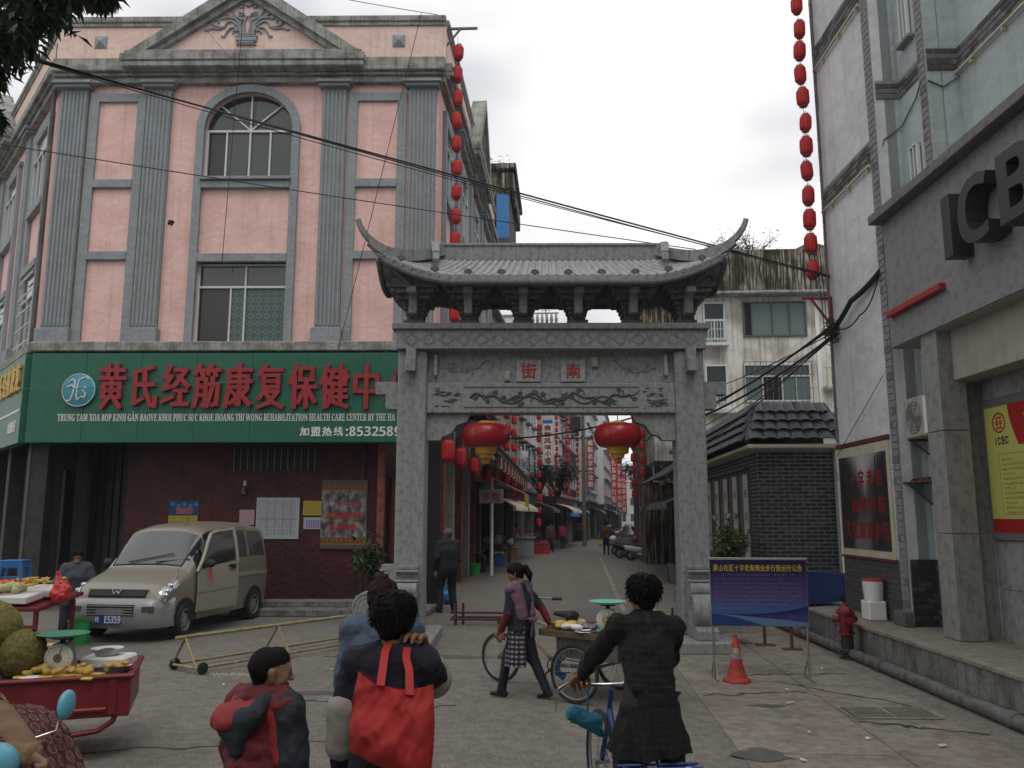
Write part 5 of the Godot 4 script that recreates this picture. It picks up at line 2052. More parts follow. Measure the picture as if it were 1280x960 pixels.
func row_house(called:String,label:String,side:float,z0:float,z1:float,hh:float,mat:Material,opt:={})->Node3D:
	var zn:=z0
	var xn:=lx(z0) if side<0 else rx(z0)
	var xf:=lx(z1) if side<0 else rx(z1)
	xn+=opt.get("out",0.0)
	xf+=opt.get("out",0.0)
	var dir:=V(xf-xn,0,z1-z0)
	var len:=dir.length()
	dir=dir.normalized()
	var t:=thing(called,label,"building")
	var X:=dir if side<0 else -dir
	var org:=V(xn,0,zn) if side<0 else V(xf,0,z1)
	t.transform=Transform3D(Basis(X,Vector3.UP,X.cross(Vector3.UP)),org)
	var b:=B.new()
	b.box(V(len*0.5,1.6+hh*0.5,-3.0),V(len,hh-3.2,6.0))
	var wall:=part("wall",b,mat,t)
	b=B.new()
	b.box(V(len*0.5,hh+0.06,-2.9),V(len+0.1,0.14,6.4),Basis.IDENTITY,0.02)
	b.box(V(len*0.5,3.3,0.08),V(len,0.2,0.4),Basis.IDENTITY,0.02)
	part("roof",b,M.trim_old,t)
	var floors:=int((hh-3.6)/2.9)
	var bays:=maxi(1,int(len/opt.get("bay",2.3)))
	for f in floors:
		for k in bays:
			var cx:=(k+0.5)*len/bays
			var y0:=4.1+f*2.9
			var wmat:Material=[M.glass,M.glass_green,M.curtain][(k+f) % 3]
			window_at(t,Transform3D.IDENTITY,cx-0.65,cx+0.65,y0,y0+1.5,[[cx,y0,y0+1.0]],y0+1.0,[M.glass,wmat],0.02,0.06,0.0,opt.get("frame",M.frame_white))
			b=B.new()
			b.box(V(cx,y0-0.08,0.1),V(1.6,0.1,0.26),Basis.IDENTITY,0.01)
			part("sill",b,M.trim_old,t)
			if opt.get("hood",true):
				b=B.new()
				b.box(V(cx,y0+1.62,0.16),V(1.7,0.07,0.42),Basis.IDENTITY,0.01)
				part("window_hood",b,M.trim_old,t)
	if opt.get("gable",false):
		var gx:=Transform3D(Basis(V(0,0,-1),Vector3.UP,V(1,0,0)),V(len,0,0)) if side>0 else Transform3D(Basis(V(0,0,1),Vector3.UP,V(-1,0,0)),V(0,0,0))
		for f in floors:
			var y0:=4.1+f*2.9
			var s:=1.0 if side>0 else -1.0
			window_at(t,gx,s*1.7-0.6,s*1.7+0.6,y0,y0+1.5,[[s*1.7,y0,y0+1.5]],0.0,[M.glass,M.glass_green],0.02,0.06)
	b=B.new()
	b.box(V(len*0.5,1.6,-2.0),V(len,3.2,0.1))
	b.box(V(0.05,1.6,-1.0),V(0.1,3.2,2.0))
	b.box(V(len-0.05,1.6,-1.0),V(0.1,3.2,2.0))
	part("shop_interior",b,M.dark_wood,t)
	var shops:=maxi(1,int(len/3.4))
	for k in shops+1:
		b=B.new()
		b.box(V(clampf(k*len/shops,0.18,len-0.18),1.6,-0.2),V(0.34,3.2,0.4),Basis.IDENTITY,0.02)
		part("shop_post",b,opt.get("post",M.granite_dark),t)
	for k in shops:
		var cx:=(k+0.5)*len/shops
		var w:=len/shops-0.4
		b=B.new()
		b.box(V(cx,2.9,0.06),V(w,0.55,0.1),Basis.IDENTITY,0.01)
		part("shop_board",b,[M.sign_green,M.maroon,M.sign_red_side,M.plastic_blue,M.cream][(k+int(-z0)) % 5],t)
		b=B.new()
		if (k+int(-z0)) % 2==0:
			b.box(V(cx-w*0.25,1.3,-0.5),V(w*0.45,2.6,0.04))
			for q in 10:
				b.box(V(cx-w*0.25,0.2+q*0.25,-0.475),V(w*0.45,0.02,0.02))
			part("roller_shutter",b,M.shutter,t)
		if (k+int(-z0)) % 3 != 1:
			b=B.new()
			var c0:=V(cx-w*0.5,2.75,0.1)
			var c1:=V(cx+w*0.5,2.75,0.1)
			b.sheet([[c0,c1],[c0+V(0,-0.22,0.7),c1+V(0,-0.22,0.7)],[c0+V(0,-0.42,1.05),c1+V(0,-0.42,1.05)],[c0+V(0,-0.58,1.06),c1+V(0,-0.58,1.06)]],false,0.015)
			part("awning",b,opt.get("awning",[M.cream,M.trim_edge,M.plastic_blue][k % 3]),t)
		b=B.new()
		for q in 5:
			b.box(V(cx-w*0.4+q*w*0.2,0.35+0.12*(q % 2),-0.9-0.1*q),V(w*0.16,0.7+0.24*(q % 2),0.4),Basis.IDENTITY,0.02)
		part("shop_goods",b,[M.maroon,M.cream,M.plastic_blue,M.trim_old][(k+int(-z1)) % 4],t)
	return t
func street_left()->void:
	var t:=thing("arcade_shops","dark wooden shop fronts with red posts along the street side of the pink building","shop front",V(-3.35,0,-17.9))
	var xr:=Transform3D(Basis(V(0,0,-1),Vector3.UP,V(1,0,0)),Vector3.ZERO)
	var b:=B.new()
	b.box(xr*V(6.0,2.7,-1.0),V(0.1,5.4,12.0))
	part("back_wall",b,M.dark_wood,t)
	for i in 7:
		b=B.new()
		b.box(xr*V(0.2+i*1.95,2.2,0.06),V(0.3,4.4,0.3),Basis.IDENTITY,0.015)
		part("post",b,M.post_pink if i % 2==0 else M.granite,t)
		b=B.new()
		b.box(xr*V(1.2+i*1.95,1.4,-0.5),V(0.06,2.8,1.3))
		b.box(xr*V(1.2+i*1.95,3.2,-0.1),V(0.06,0.5,1.6))
		part("door_panel",b,[M.maroon,M.dark_wood,M.shutter][i % 3],t)
	t=thing("tiled_lean_to","dark tiled lean-to roof with a fringe of hanging slips over the left shops","roof",V(-2.75,0,-23.0))
	b=B.new()
	b.sheet([[V(0,4.35,0),V(0,4.35,-18.0)],[V(0.55,3.98,0),V(0.55,3.98,-18.0)],[V(0.95,3.82,0),V(0.95,3.82,-18.0)]],false,0.08)
	var rf:=part("roof_sheet",b,M.tile_dark,t)
	b=B.new()
	for k in 90:
		b.tube([V(0.02,4.36,-0.1-k*0.2),V(0.55,4.0,-0.1-k*0.2),V(0.97,3.84,-0.1-k*0.2)],0.045,6)
	stuff(part("roof_tiles",b,M.tile_dark,rf))
	b=B.new()
	b.bar(V(0.93,3.72,0),V(0.93,3.72,-18.0),0.05,0.12)
	part("fascia_board",b,M.dark_wood,t)
	for k in 44:
		b=B.new()
		b.box(V(0.93,3.48,-0.2-k*0.41),V(0.10,0.3,0.025))
		part("hanging_slip",b,[M.maroon,M.dark_wood,M.cream,M.metal_red][k % 4],t)
	t=thing("cloth_awning","beige cloth awning with a yellow fringe over the left shop door","awning",V(-2.45,0,-29.5))
	b=B.new()
	b.sheet([[V(-0.2,3.35,1.3),V(-0.2,3.35,-1.6)],[V(1.15,2.72,1.3),V(1.15,2.72,-1.6)]],false,0.02)
	part("cloth",b,M.cream,t)
	b=B.new()
	for k in 14:
		b.box(V(1.15,2.52,1.25-k*0.21),V(0.012,0.34+0.06*(k % 3),0.17))
	part("fringe",b,M.yellow,t)
	b=B.new()
	b.tube([V(0.0,0,1.0),V(0.0,3.3,1.0)],0.06,10)
	part("white_post",b,M.white_paint,t)
	t=thing("shop_plate","small pale hanging shop plate with characters above the left doorway","sign",V(-2.3,2.35,-26.5))
	b=B.new()
	b.box(V(0,0.24,0),V(0.78,0.44,0.04),Basis.IDENTITY,0.008)
	part("board",b,M.trim_old,t)
	b=B.new()
	var i:=0
	for ch in "小吃":
		glyph(b,ch,V(-0.28+i*0.3,0.1,0),0.24,0.28,0.03,0.02,0.03)
		i+=1
	part("character",b,M.sign_red,t)
	mk("house_grey",0.46,0.46,0.45,0.9,{"tex": "grime","s":0.18})
	mk("house_beige",0.52,0.47,0.38,0.9,{"tex": "grime","s":0.16})
	mk("house_white",0.72,0.73,0.74,0.9,{"tex": "plaster","s":0.16})
	mk("house_blue",0.58,0.63,0.67,0.9,{"tex": "plaster","s":0.16})
	mk("house_brown",0.27,0.23,0.19,0.9,{"tex": "rotten","s":0.2})
	mk("house_tile",0.62,0.61,0.58,0.7,{"tex": "plaster","s":0.3})
	row_house("street_house","grey house directly behind the pink building on the left of the street",-1,-30.0,-36.5,10.2,M.house_grey,{"gable":true})
	row_house("street_house","beige house with vertical lantern strings on the left of the street",-1,-36.6,-43.5,9.4,M.house_beige)
	row_house("street_house","tall white house left of the street with the blue edged hanging sign",-1,-43.6,-51.0,12.6,M.house_white,{"gable":true})
	row_house("street_house","bright white house left of the street with slim lantern strings on its end wall",-1,-51.1,-57.0,11.4,M.house_white,{"gable":true,"out":0.75})
	row_house("street_house","weathered grey brown house left of the street behind the utility pole",-1,-57.1,-70.0,11.6,M.house_brown,{"gable":true,"out":0.7})
	row_house("street_house","white blue house with rows of windows farther along on the left",-1,-70.1,-84.0,12.6,M.house_blue,{"gable":true,"out":1.6})
	row_house("street_house","far white house with long red banners on the left",-1,-84.1,-104.0,12.8,M.house_white,{"gable":true,"out":2.4})
	row_house("street_house","farthest beige house on the left of the street",-1,-104.1,-135.0,11.0,M.house_tile,{"gable":true,"out":3.0})
	t=thing("roof_room","weathered brown roof room with a blue window above the street side of the pink building","building",V(-2.7,0,-33.0))
	b=B.new()
	b.box(V(-1.2,13.6,-1.5),V(3.6,4.6,5.0))
	part("wall",b,mk("brown_concrete",0.30,0.265,0.20,0.95,{"tex": "rotten","s":0.25}),t)
	b=B.new()
	b.box(V(-1.1,16.0,-1.5),V(4.0,0.25,5.4),Basis.IDENTITY,0.04)
	b.box(V(0.55,15.4,-1.5),V(0.5,0.7,5.2),Basis.IDENTITY,0.04)
	part("roof",b,M.rotten,t)
	b=B.new()
	b.box(V(0.35,13.9,1.01),V(0.5,1.9,0.06))
	part("window",b,M.plastic_blue,t)
	b=B.new()
	b.sheet([[V(-0.9,13.0,1.0),V(0.6,13.0,1.0)],[V(-0.7,12.3,2.2),V(0.8,12.3,2.2)]],false,0.03)
	part("black_awning",b,M.black,t)
	b=B.new()
	b.tube([V(-2.0,16.0,0.5),V(-2.0,17.9,0.5)],0.03,6)
	b.tube([V(-2.0,17.7,0.5),V(-1.6,16.2,0.8)],0.02,6)
	part("mast",b,M.frame_dark,t)
	vertical_sign("tall blue edged white sign with red characters hanging on the left of the street",V(-0.86,7.25,-46.0),0.0,0.52,2.65,"南街风味小吃",M.white_paint,M.sign_red)
	vertical_sign("red banner board with white characters far on the left of the street",V(lx(-70)+1.9,8.6,-69.6),0.0,0.6,4.5,"南街老字商业街",M.sign_red,M.sign_white)
	for k in 3:
		vertical_sign("long red vertical banner on the far left houses, %s from the pole" % ["first","second","third","fourth","fifth"][k],V(lx(-84.0-k*10.0)+3.4+k*0.3,8.6-k*0.4,-83.6-k*10.0),0.0,0.6,5.5,"文化旅游步行街",M.red_lantern,M.sign_white)
	t=thing("utility_pole","brown utility pole with crossbars and a transformer on the left of the street","pole",V(1.35,0,-56.5))
	b=B.new()
	b.tube([V(0,0,0),V(0,11.5,0)],[0.15,0.10],10)
	part("pole",b,M.pole_brown,t)
	b=B.new()
	for y in [5.0,7.2,9.2,10.6]:
		b.box(V(-0.4,y,0),V(2.2,0.1,0.1))
	part("crossbar",b,M.rust,t)
	b=B.new()
	for k in 7:
		b.lathe([Vector2(0.0,0.2),Vector2(0.06,0.18),Vector2(0.08,0.0),Vector2(0,0)],8,Transform3D(Basis.IDENTITY,V(-1.4+k*0.33,9.25 if k % 2 else 7.25,0)))
	b.box(V(-0.5,8.2,0.3),V(0.7,0.9,0.6),Basis.IDENTITY,0.03)
	part("insulator",b,M.black,t)
func street_right()->void:
	row_house("street_house","low dark shop with a sloping roof just inside the gate on the right",1,-24.2,-30.4,4.2,M.house_grey,{"post":M.granite_dark,"awning":M.trim_edge})
	row_house("street_house","grey house with a boxed balcony on the right of the street",1,-31.6,-39.0,7.0,M.house_grey,{"gable":true})
	row_house("street_house","beige house on the right of the street with paired lantern strings",1,-39.1,-48.0,7.2,M.house_beige,{"gable":true})
	row_house("street_house","white house on the right of the street beside the green sign",1,-48.1,-62.0,8.2,M.house_white,{"gable":true})
	row_house("street_house","brown weathered house far on the right of the street",1,-62.1,-80.0,8.6,M.house_brown,{"gable":true})
	row_house("street_house","white blue house farthest on the right of the street",1,-80.1,-120.0,9.0,M.house_blue,{"gable":true})
	var t:=thing("sheet_lean_to","grey sheet lean-to roof beside the right gate pillar","roof",V(4.0,0,-24.5))
	var b:=B.new()
	b.sheet([[V(0.1,3.9,0),V(0.1,3.9,-8)],[V(-1.1,3.1,0),V(-1.1,3.1,-8)]],true,0.05)
	part("sheet",b,M.tile_dark,t)
	b=B.new()
	for k in 22:
		b.tube([V(0.1,3.93,-0.2-k*0.36),V(-1.1,3.13,-0.2-k*0.36)],0.03,5)
	part("corrugation",b,M.tile_dark,t)
	for k in 3:
		b=B.new()
		b.tube([V(0.0,0,-0.5-k*3.4),V(0.0,3.85,-0.5-k*3.4)],0.06,8)
		part("post",b,M.frame_dark,t)
	t=thing("boxed_balcony","pale boxed balcony hanging over the street on the right","balcony",V(3.9,4.0,-33.0))
	b=B.new()
	b.box(V(0,0.5,0),V(1.0,1.0,3.0),Basis.IDENTITY,0.03)
	part("box",b,M.house_grey,t)
	b=B.new()
	b.box(V(0,1.5,1.45),V(1.0,0.9,0.05))
	b.box(V(-0.47,1.5,0),V(0.05,0.9,2.9))
	part("glazing",b,M.glass_green,t)
	b=B.new()
	b.box(V(0,2.0,0),V(1.2,0.08,3.2))
	part("roof",b,M.zinc,t)
	vertical_sign("green hanging sign with pale characters on the right of the street",V(rx(-47)-0.6,6.2,-47.0),0.0,0.7,2.7,"小吃商行",M.sign_green,M.sign_white)
	vertical_sign("white and red hanging sign farther on the right of the street",V(rx(-70)-0.8,7.2,-70.0),0.0,0.9,4.0,"风味小吃",M.white_paint,M.sign_red)
	t=thing("shop_counter_box","low grey slatted box beside the right gate pillar","box",V(3.35,0,-25.8))
	b=B.new()
	b.box(V(0,0.28,0),V(0.5,0.56,0.5),Basis.IDENTITY,0.01)
	part("body",b,M.trim_edge,t)
	b=B.new()
	for k in 7:
		b.box(V(-0.2+k*0.067,0.28,0.256),V(0.03,0.5,0.016))
	part("slat",b,M.granite,t)
func street_end()->void:
	var spec:=[[4.0,-150.0,10.0,12.0,"house_white","white house closing the far end of the street, left one"],[14.0,-155.0,11.0,9.0,"house_tile","pale tiled house closing the far end of the street, middle one"],[26.0,-150.0,12.0,12.0,"house_beige","beige house closing the far end of the street, right one"],[-8.0,-165.0,13.0,10.0,"house_blue","pale blue house rising behind the far left roofs"]]
	for e in spec:
		var t:=thing("far_house",e[5],"building",V(e[0],0,e[1]))
		var b:=B.new()
		b.box(V(0,e[2]*0.5,-4),V(e[3],e[2],8))
		part("wall",b,M[e[4]],t)
		b=B.new()
		b.box(V(0,e[2]+0.15,-4),V(e[3]+0.6,0.3,8.6))
		part("roof",b,M.trim_old,t)
		for f in 3:
			for k in 4:
				b=B.new()
				var c:=V(-e[3]*0.5+(k+0.5)*e[3]/4.0,1.8+f*2.9,0.02)
				b.box(c,V(1.6,1.5,0.05))
				var w:=part("window",b,M.frame_white,t)
				b=B.new()
				b.box(c+V(-0.38,0,0.02),V(0.68,1.34,0.03))
				b.box(c+V(0.38,0,0.02),V(0.68,1.34,0.03))
				part("pane",b,M.glass,w)
var lantern_mesh:ArrayMesh
var lantern_cap:ArrayMesh
func lantern_shapes()->void:
	var b:=B.new()
	b.lathe([Vector2(0.075,0.40),Vector2(0.105,0.385),Vector2(0.128,0.345),Vector2(0.134,0.30),Vector2(0.134,0.10),Vector2(0.128,0.055),Vector2(0.105,0.015),Vector2(0.075,0.0)],60,Transform3D.IDENTITY,20,0.05)
	lantern_mesh=b.mesh()
	b=B.new()
	for k in 10:
		var a:=TAU*k/10
		b.tube([V(cos(a)*0.08,0.405,sin(a)*0.08),V(cos(a)*0.130,0.345,sin(a)*0.130),V(cos(a)*0.136,0.2,sin(a)*0.136),V(cos(a)*0.130,0.055,sin(a)*0.130),V(cos(a)*0.08,-0.005,sin(a)*0.08)],0.005,4,false)
	b.lathe([Vector2(0.0,0.425),Vector2(0.078,0.42),Vector2(0.082,0.395)],16)
	b.lathe([Vector2(0.082,0.005),Vector2(0.078,-0.03),Vector2(0.0,-0.03)],16)
	for k in 8:
		var a:=TAU*k/8
		b.tube([V(cos(a)*0.105,0.40,sin(a)*0.105),V(cos(a)*0.02,0.49,sin(a)*0.02)],0.003,4,false)
		b.tube([V(cos(a)*0.105,0.0,sin(a)*0.105),V(cos(a)*0.09,-0.05,sin(a)*0.09)],0.003,4,false)
	lantern_cap=b.mesh()
func lantern_string(label:String,top:Vector3,n:int,step:float,k:float,group:="strings of small red lanterns in the street")->void:
	var t:=thing("lantern_string",label,"lantern string",top,0.0,group)
	var b:=B.new()
	b.tube([V(0,0,0),V(0,-step*n,0)],0.006*k,5)
	part("cord",b,M.wire,t)
	for i in n:
		var sw:=V(rng.randf_range(-0.02,0.02),0,rng.randf_range(-0.02,0.02))*k
		var xf:=Transform3D(Basis(Vector3.UP,rng.randf()*TAU).rotated(V(0,0,1),rng.randf_range(-0.10,0.10))*Basis.from_scale(V(k,k,k)*rng.randf_range(0.94,1.05)),V(0,-step*(i+1)+rng.randf_range(-0.02,0.02),0)+sw)
		var o:=placed("lantern",lantern_mesh,M.red_lantern,t,xf)
		if k*1040.0*0.27/absf(top.z)>8.0:
			part("lantern_cap",lantern_cap,M.metal_red,o)
func street_lanterns()->void:
	lantern_shapes()
	lantern_string("vertical string of red lanterns at the right corner of the pink building",V(-2.36,13.0,-17.75),14,0.566,0.83,"long lantern strings")
	lantern_string("tall vertical string of red lanterns left of the white building at right",V(4.34,11.9,-14.2),13,0.452,0.78,"long lantern strings")
	var t:=thing("lantern_hanger","dark iron arm holding the lantern string at the pink building's roof corner","hanger",V(-2.75,13.0,-17.72))
	var b:=B.new()
	b.bar(V(-0.02,0.18,0),V(0.85,0.18,-0.02),0.045,0.05)
	b.bar(V(0.0,-0.42,0),V(0.45,0.16,0),0.04,0.04)
	b.bar(V(0.0,-0.5,0),V(0.0,0.2,0),0.05,0.05)
	part("arm",b,M.frame_dark,t)
	t=thing("lantern_hanger","dark red iron arm fixed to the pale building above the cable knot","hanger",V(4.62,5.6,-14.25))
	b=B.new()
	b.bar(V(0.02,0.06,0),V(-0.48,0.08,0),0.04,0.04)
	b.bar(V(0.0,-0.42,0),V(-0.32,0.06,0),0.035,0.035)
	b.bar(V(0.0,-0.45,0),V(0.0,0.1,0),0.045,0.045)
	part("arm",b,M.metal_red,t)
	var places:=[[-17.9,0],[-20.1,1],[-23.3,2],[-27.3,3],[-30.2,4],[-34.0,5],[-38.5,6],[-43.0,7]]
	for e in places:
		var z:float=e[0]
		t=thing("red_lantern","%s red lantern from the gate in the row along the left eave" % ["first","second","third","fourth","fifth","sixth","seventh","eighth"][e[1]],"lantern",V(-2.5+(0.5 if e[1]>4 else 0.0),3.14,z),0.0,"lanterns along the left eave")
		t.scale=Vector3.ONE*1.12
		var o:=part("lantern_body",lantern_mesh,M.red_lantern,t)
		part("lantern_cap",lantern_cap,M.metal_red,t)
		b=B.new()
		b.tube([V(0,0.42,0),V(0,0.75,0)],0.006,5)
		part("cord",b,M.wire,t)
	var ord:=["nearest","second","third","fourth","fifth","sixth","seventh","eighth","ninth","tenth","eleventh","twelfth"]
	var zz:=-31.0
	for i in 7:
		lantern_string("%s vertical red lantern string on the left side of the street" % ord[i],V(lx(zz)+0.9-0.3*(i % 2),8.0-0.25*(i % 3),zz),8+i % 3,0.6,0.95)
		zz-=5.0+i*1.6
	zz=-36.0
	for i in 6:
		lantern_string("%s vertical red lantern string on the right side of the street" % ord[i],V(rx(zz)-0.9-0.4*(i % 2),6.4-0.3*(i % 2),zz),5+i % 3,0.55,0.95)
		zz-=3.0+i*1.4
	for i in 3:
		lantern_string("%s slim red lantern string against the bright white end wall on the left" % ord[i],V([-0.40,0.26,0.95][i],8.2,[-50.9,-50.9,-56.9][i]),13,0.38,0.72)
var VST:=[
	[1.97,0.66,0.36,0.60,0.0],[1.93,0.735,0.29,0.73,0.0],[1.83,0.785,0.26,0.865,0.0],[1.60,0.80,0.25,0.97,0.0],[1.28,0.80,0.25,1.085,0.0],[1.16,0.80,0.25,1.15,0.15],
	[0.60,0.80,0.25,1.75,1.0],[0.40,0.80,0.25,1.815,1.0],[-0.2,0.80,0.25,1.865,1.0],[-1.0,0.80,0.25,1.865,1.0],[-1.55,0.795,0.26,1.84,1.0],[-1.82,0.78,0.28,1.78,1.0],[-1.92,0.75,0.32,1.62,0.9],[-1.95,0.70,0.40,1.2,0.6]]
const VF1:=[0.0,0.17,0.37,0.54,0.69,0.84,0.94,0.99,1.0]
const VG1:=[0.95,0.99,1.0,0.985,0.94,0.87,0.79,0.45,0.0]
const VF0:=[0.0,0.28,0.58,0.80,0.90,0.955,0.985,0.997,1.0]
const VG0:=[0.95,0.99,1.0,0.985,0.94,0.86,0.72,0.40,0.0]
func van_ring(st:Array,k:float)->Vector3:
	var s:=1.0
	if k>8.0:
		k=16.0-k
		s=-1.0
	var i:=mini(int(k),7)
	var t:=k-i
	var f:=lerpf(lerpf(VF0[i],VF0[i+1],t),lerpf(VF1[i],VF1[i+1],t),st[4])
	var g:=lerpf(lerpf(VG0[i],VG0[i+1],t),lerpf(VG1[i],VG1[i+1],t),st[4])
	return V(s*st[1]*g,lerpf(st[2],st[3],f),st[0])
func van_pt(z:float,k:float)->Vector3:
	for i in VST.size()-1:
		if z<=VST[i][0] and z>=VST[i+1][0]:
			var t:float=(VST[i][0]-z)/(VST[i][0]-VST[i+1][0])
			var st:=[]
			for j in 5:
				st.append(lerpf(VST[i][j],VST[i+1][j],t))
			return van_ring(st,k)
	return van_ring(VST[0] if z>0 else VST[VST.size()-1],k)
func van_n(z:float,k:float)->Vector3:
	var a:=van_pt(z+0.02,k)-van_pt(z-0.02,k)
	var b:=van_pt(z,minf(k+0.1,16.0))-van_pt(z,maxf(k-0.1,0.0))
	return b.cross(a).normalized()
func van_patch(b:B,z0:float,z1:float,k0:float,k1:float,off:float,nz:=6,nk:=6,k0b:=-1.0,k1b:=-1.0)->B:
	var g:=[]
	for i in nz+1:
		var row:=[]
		var t:=float(i)/nz
		var z:=lerpf(z0,z1,t)
		var ka:=lerpf(k0,k0b if k0b>=0.0 else k0,t)
		var kb:=lerpf(k1,k1b if k1b>=0.0 else k1,t)
		for j in nk+1:
			var k:=lerpf(ka,kb,float(j)/nk)
			row.append(van_pt(z,k)+van_n(z,k)*off)
		g.append(row)
	return b.sheet(g,true,0.006)
func van_line(b:B,z0:float,k0:float,z1:float,k1:float,r:=0.005,n:=8)->void:
	var path:=[]
	for i in n+1:
		var t:=float(i)/n
		path.append(van_pt(lerpf(z0,z1,t),lerpf(k0,k1,t))+van_n(lerpf(z0,z1,t),lerpf(k0,k1,t))*0.001)
	b.tube(path,r,5)
func wheel(t:Node3D,at:Vector3,r:float,w:float,yaw:=0.0)->void:
	var xf:=Transform3D(Basis(Vector3.UP,yaw)*Basis(V(0,0,1),-PI/2),at)
	var b:=B.new()
	b.lathe([Vector2(r*0.62,-w*0.42),Vector2(r*0.78,-w*0.5),Vector2(r*0.94,-w*0.46),Vector2(r,-w*0.32),Vector2(r,w*0.32),Vector2(r*0.94,w*0.46),Vector2(r*0.78,w*0.5),Vector2(r*0.62,w*0.42)],32,xf)
	var o:=part("wheel",b,M.rubber,t)
	b=B.new()
	b.lathe([Vector2(r*0.64,w*0.44),Vector2(r*0.60,w*0.47),Vector2(r*0.52,w*0.36),Vector2(r*0.34,w*0.42),Vector2(r*0.30,w*0.46),Vector2(r*0.14,w*0.50),Vector2(0.0,w*0.5)],24,xf)
	b.lathe([Vector2(0,-w*0.3),Vector2(r*0.63,-w*0.3)],24,xf)
	part("rim",b,mk("rim_steel",0.36,0.36,0.35,0.4,{"metal":0.7}),o)
	b=B.new()
	for k in 8:
		var a:=TAU*(k+0.5)/8
		b.ball(xf*V(cos(a)*r*0.43,w*0.395,sin(a)*r*0.43),Vector3(w*0.06,r*0.07,r*0.07),Basis(Vector3.UP,yaw),8,5)
	part("rim_hole",b,M.black,o)
func van()->void:
	var t:=thing("beige_van","dusty beige and silver minivan parked by the red wall with its front door ajar","van",V(-6.92,0,-15.05),deg_to_rad(-4.5))
	mk("van_paint",0.36,0.325,0.265,0.36,{"tex": "cloth","s":1.5,"world":false,"metal":0.25,"coat":0.35,"coatr":0.25})
	mk("van_silver",0.42,0.42,0.42,0.38,{"tex": "cloth","s":1.5,"world":false,"metal":0.25})
	mk("van_pale",0.42,0.385,0.315,0.36,{"tex": "cloth","s":1.5,"world":false,"coat":0.3,"coatr":0.25})
	mk("windscreen",0.06,0.065,0.07,0.05,{"spec":0.9})
	var g:=[]
	for i in range(0,VST.size()-1):
		var n:=4 if VST[i][0]-VST[i+1][0]>0.25 else 2
		for j in n:
			var row:=[]
			var z:=lerpf(VST[i][0],VST[i+1][0],float(j)/n)
			for k in 49:
				row.append(van_pt(z,k/3.0))
			g.append(row)
	var last:=[]
	for k in 49:
		last.append(van_pt(-1.95,k/3.0))
	g.append(last)
	var b:=B.new()
	b.sheet(g,true)
	for zz in [1.97,-1.95]:
		var c:=V(0,0.48 if zz>0 else 0.8,zz)
		for k in 48:
			b.tri(van_pt(zz,k/3.0),van_pt(zz,(k+1)/3.0),c,V(0,0,signf(zz)))
	b.box(V(0,0.28,0),V(1.5,0.05,3.7))
	var body:=part("body",b,M.van_paint,t)
	b=B.new()
	van_patch(b,1.14,0.64,5.9,10.1,0.006,8,12,5.7,10.3)
	var ws:=part("windscreen",b,M.windscreen,t)
	b=B.new()
	van_line(b,1.15,5.75,1.15,10.25,0.014,14)
	van_line(b,1.15,5.75,0.62,5.6,0.014)
	van_line(b,1.15,10.25,0.62,10.4,0.014)
	part("seal",b,M.black,ws)
	b=B.new()
	for s in [[0.35,-0.25],[-0.15,-0.62]]:
		var a:=van_pt(1.13,8.0+s[0]*3.0)+V(0,0.02,0.02)
		var e:=van_pt(1.0,8.0+s[1]*5.0)+V(0,0.03,0.02)
		b.tube([a,e],0.010,5)
	part("wiper",b,M.black,ws)
	for s in [0,1]:
		for e in [[-0.22,-0.95,3.35,5.55],[-1.05,-1.72,3.4,5.5]]:
			b=B.new()
			if s==0:
				van_patch(b,e[0],e[1],e[2],e[3],0.006)
			else:
				van_patch(b,e[0],e[1],16.0-e[3],16.0-e[2],0.006)
			part("side_window",b,M.windscreen,t)
	b=B.new()
	van_patch(b,0.98,-0.05,10.5,12.6,0.006)
	part("side_window",b,M.windscreen,t)
	b=B.new()
	van_patch(b,0.95,-0.12,0.9,5.8,0.004,8,8,0.9,5.8)
	part("door_opening",b,M.black_void,t)
	var hinge:=van_pt(0.98,2.5)
	b=B.new()
	van_patch(b,0.98,-0.10,0.5,3.2,0.02,8,8)
	van_patch(b,0.98,0.86,3.2,3.4,0.02,3,3)
	for e in [[0.98,3.15,0.52,5.75],[0.52,5.75,-0.10,5.78],[-0.08,5.78,-0.08,3.1]]:
		var path:=[]
		for i in 9:
			var z:=lerpf(e[0],e[2],i/8.0)
			var k:=lerpf(e[1],e[3],i/8.0)
			path.append(van_pt(z,k)+van_n(z,k)*0.015)
		b.tube(path,0.032,7)
	var door:=part("front_door",b,M.van_pale,t,"pale front door standing ajar")
	var rot:=Basis(Vector3.UP,deg_to_rad(-11.0))
	door.transform=Transform3D(rot,hinge-rot*hinge+V(0.02,0,0))
	b=B.new()
	van_patch(b,0.80,-0.02,3.3,5.5,0.012,6,6,3.3,5.5)
	part("door_glass",b,M.glass_brown,door)
	b=B.new()
	b.box(van_pt(0.08,2.75)+V(0.03,0,0),V(0.03,0.035,0.17),Basis.IDENTITY,0.01)
	part("door_handle",b,M.chrome,door)
	b=B.new()
	b.box(van_pt(0.08,2.85)+V(0.026,0.01,0),V(0.012,0.08,0.2),Basis.IDENTITY,0.005)
	part("handle_recess",b,M.black,door)
	b=B.new()
	b.ball(van_pt(0.78,3.5)+V(0.16,0.03,0.04),V(0.10,0.075,0.05),Basis.IDENTITY,12,8)
	b.tube([van_pt(0.8,3.3),van_pt(0.8,3.4)+V(0.12,0.0,0.03)],0.02,6)
	part("mirror",b,M.black,door)
	b=B.new()
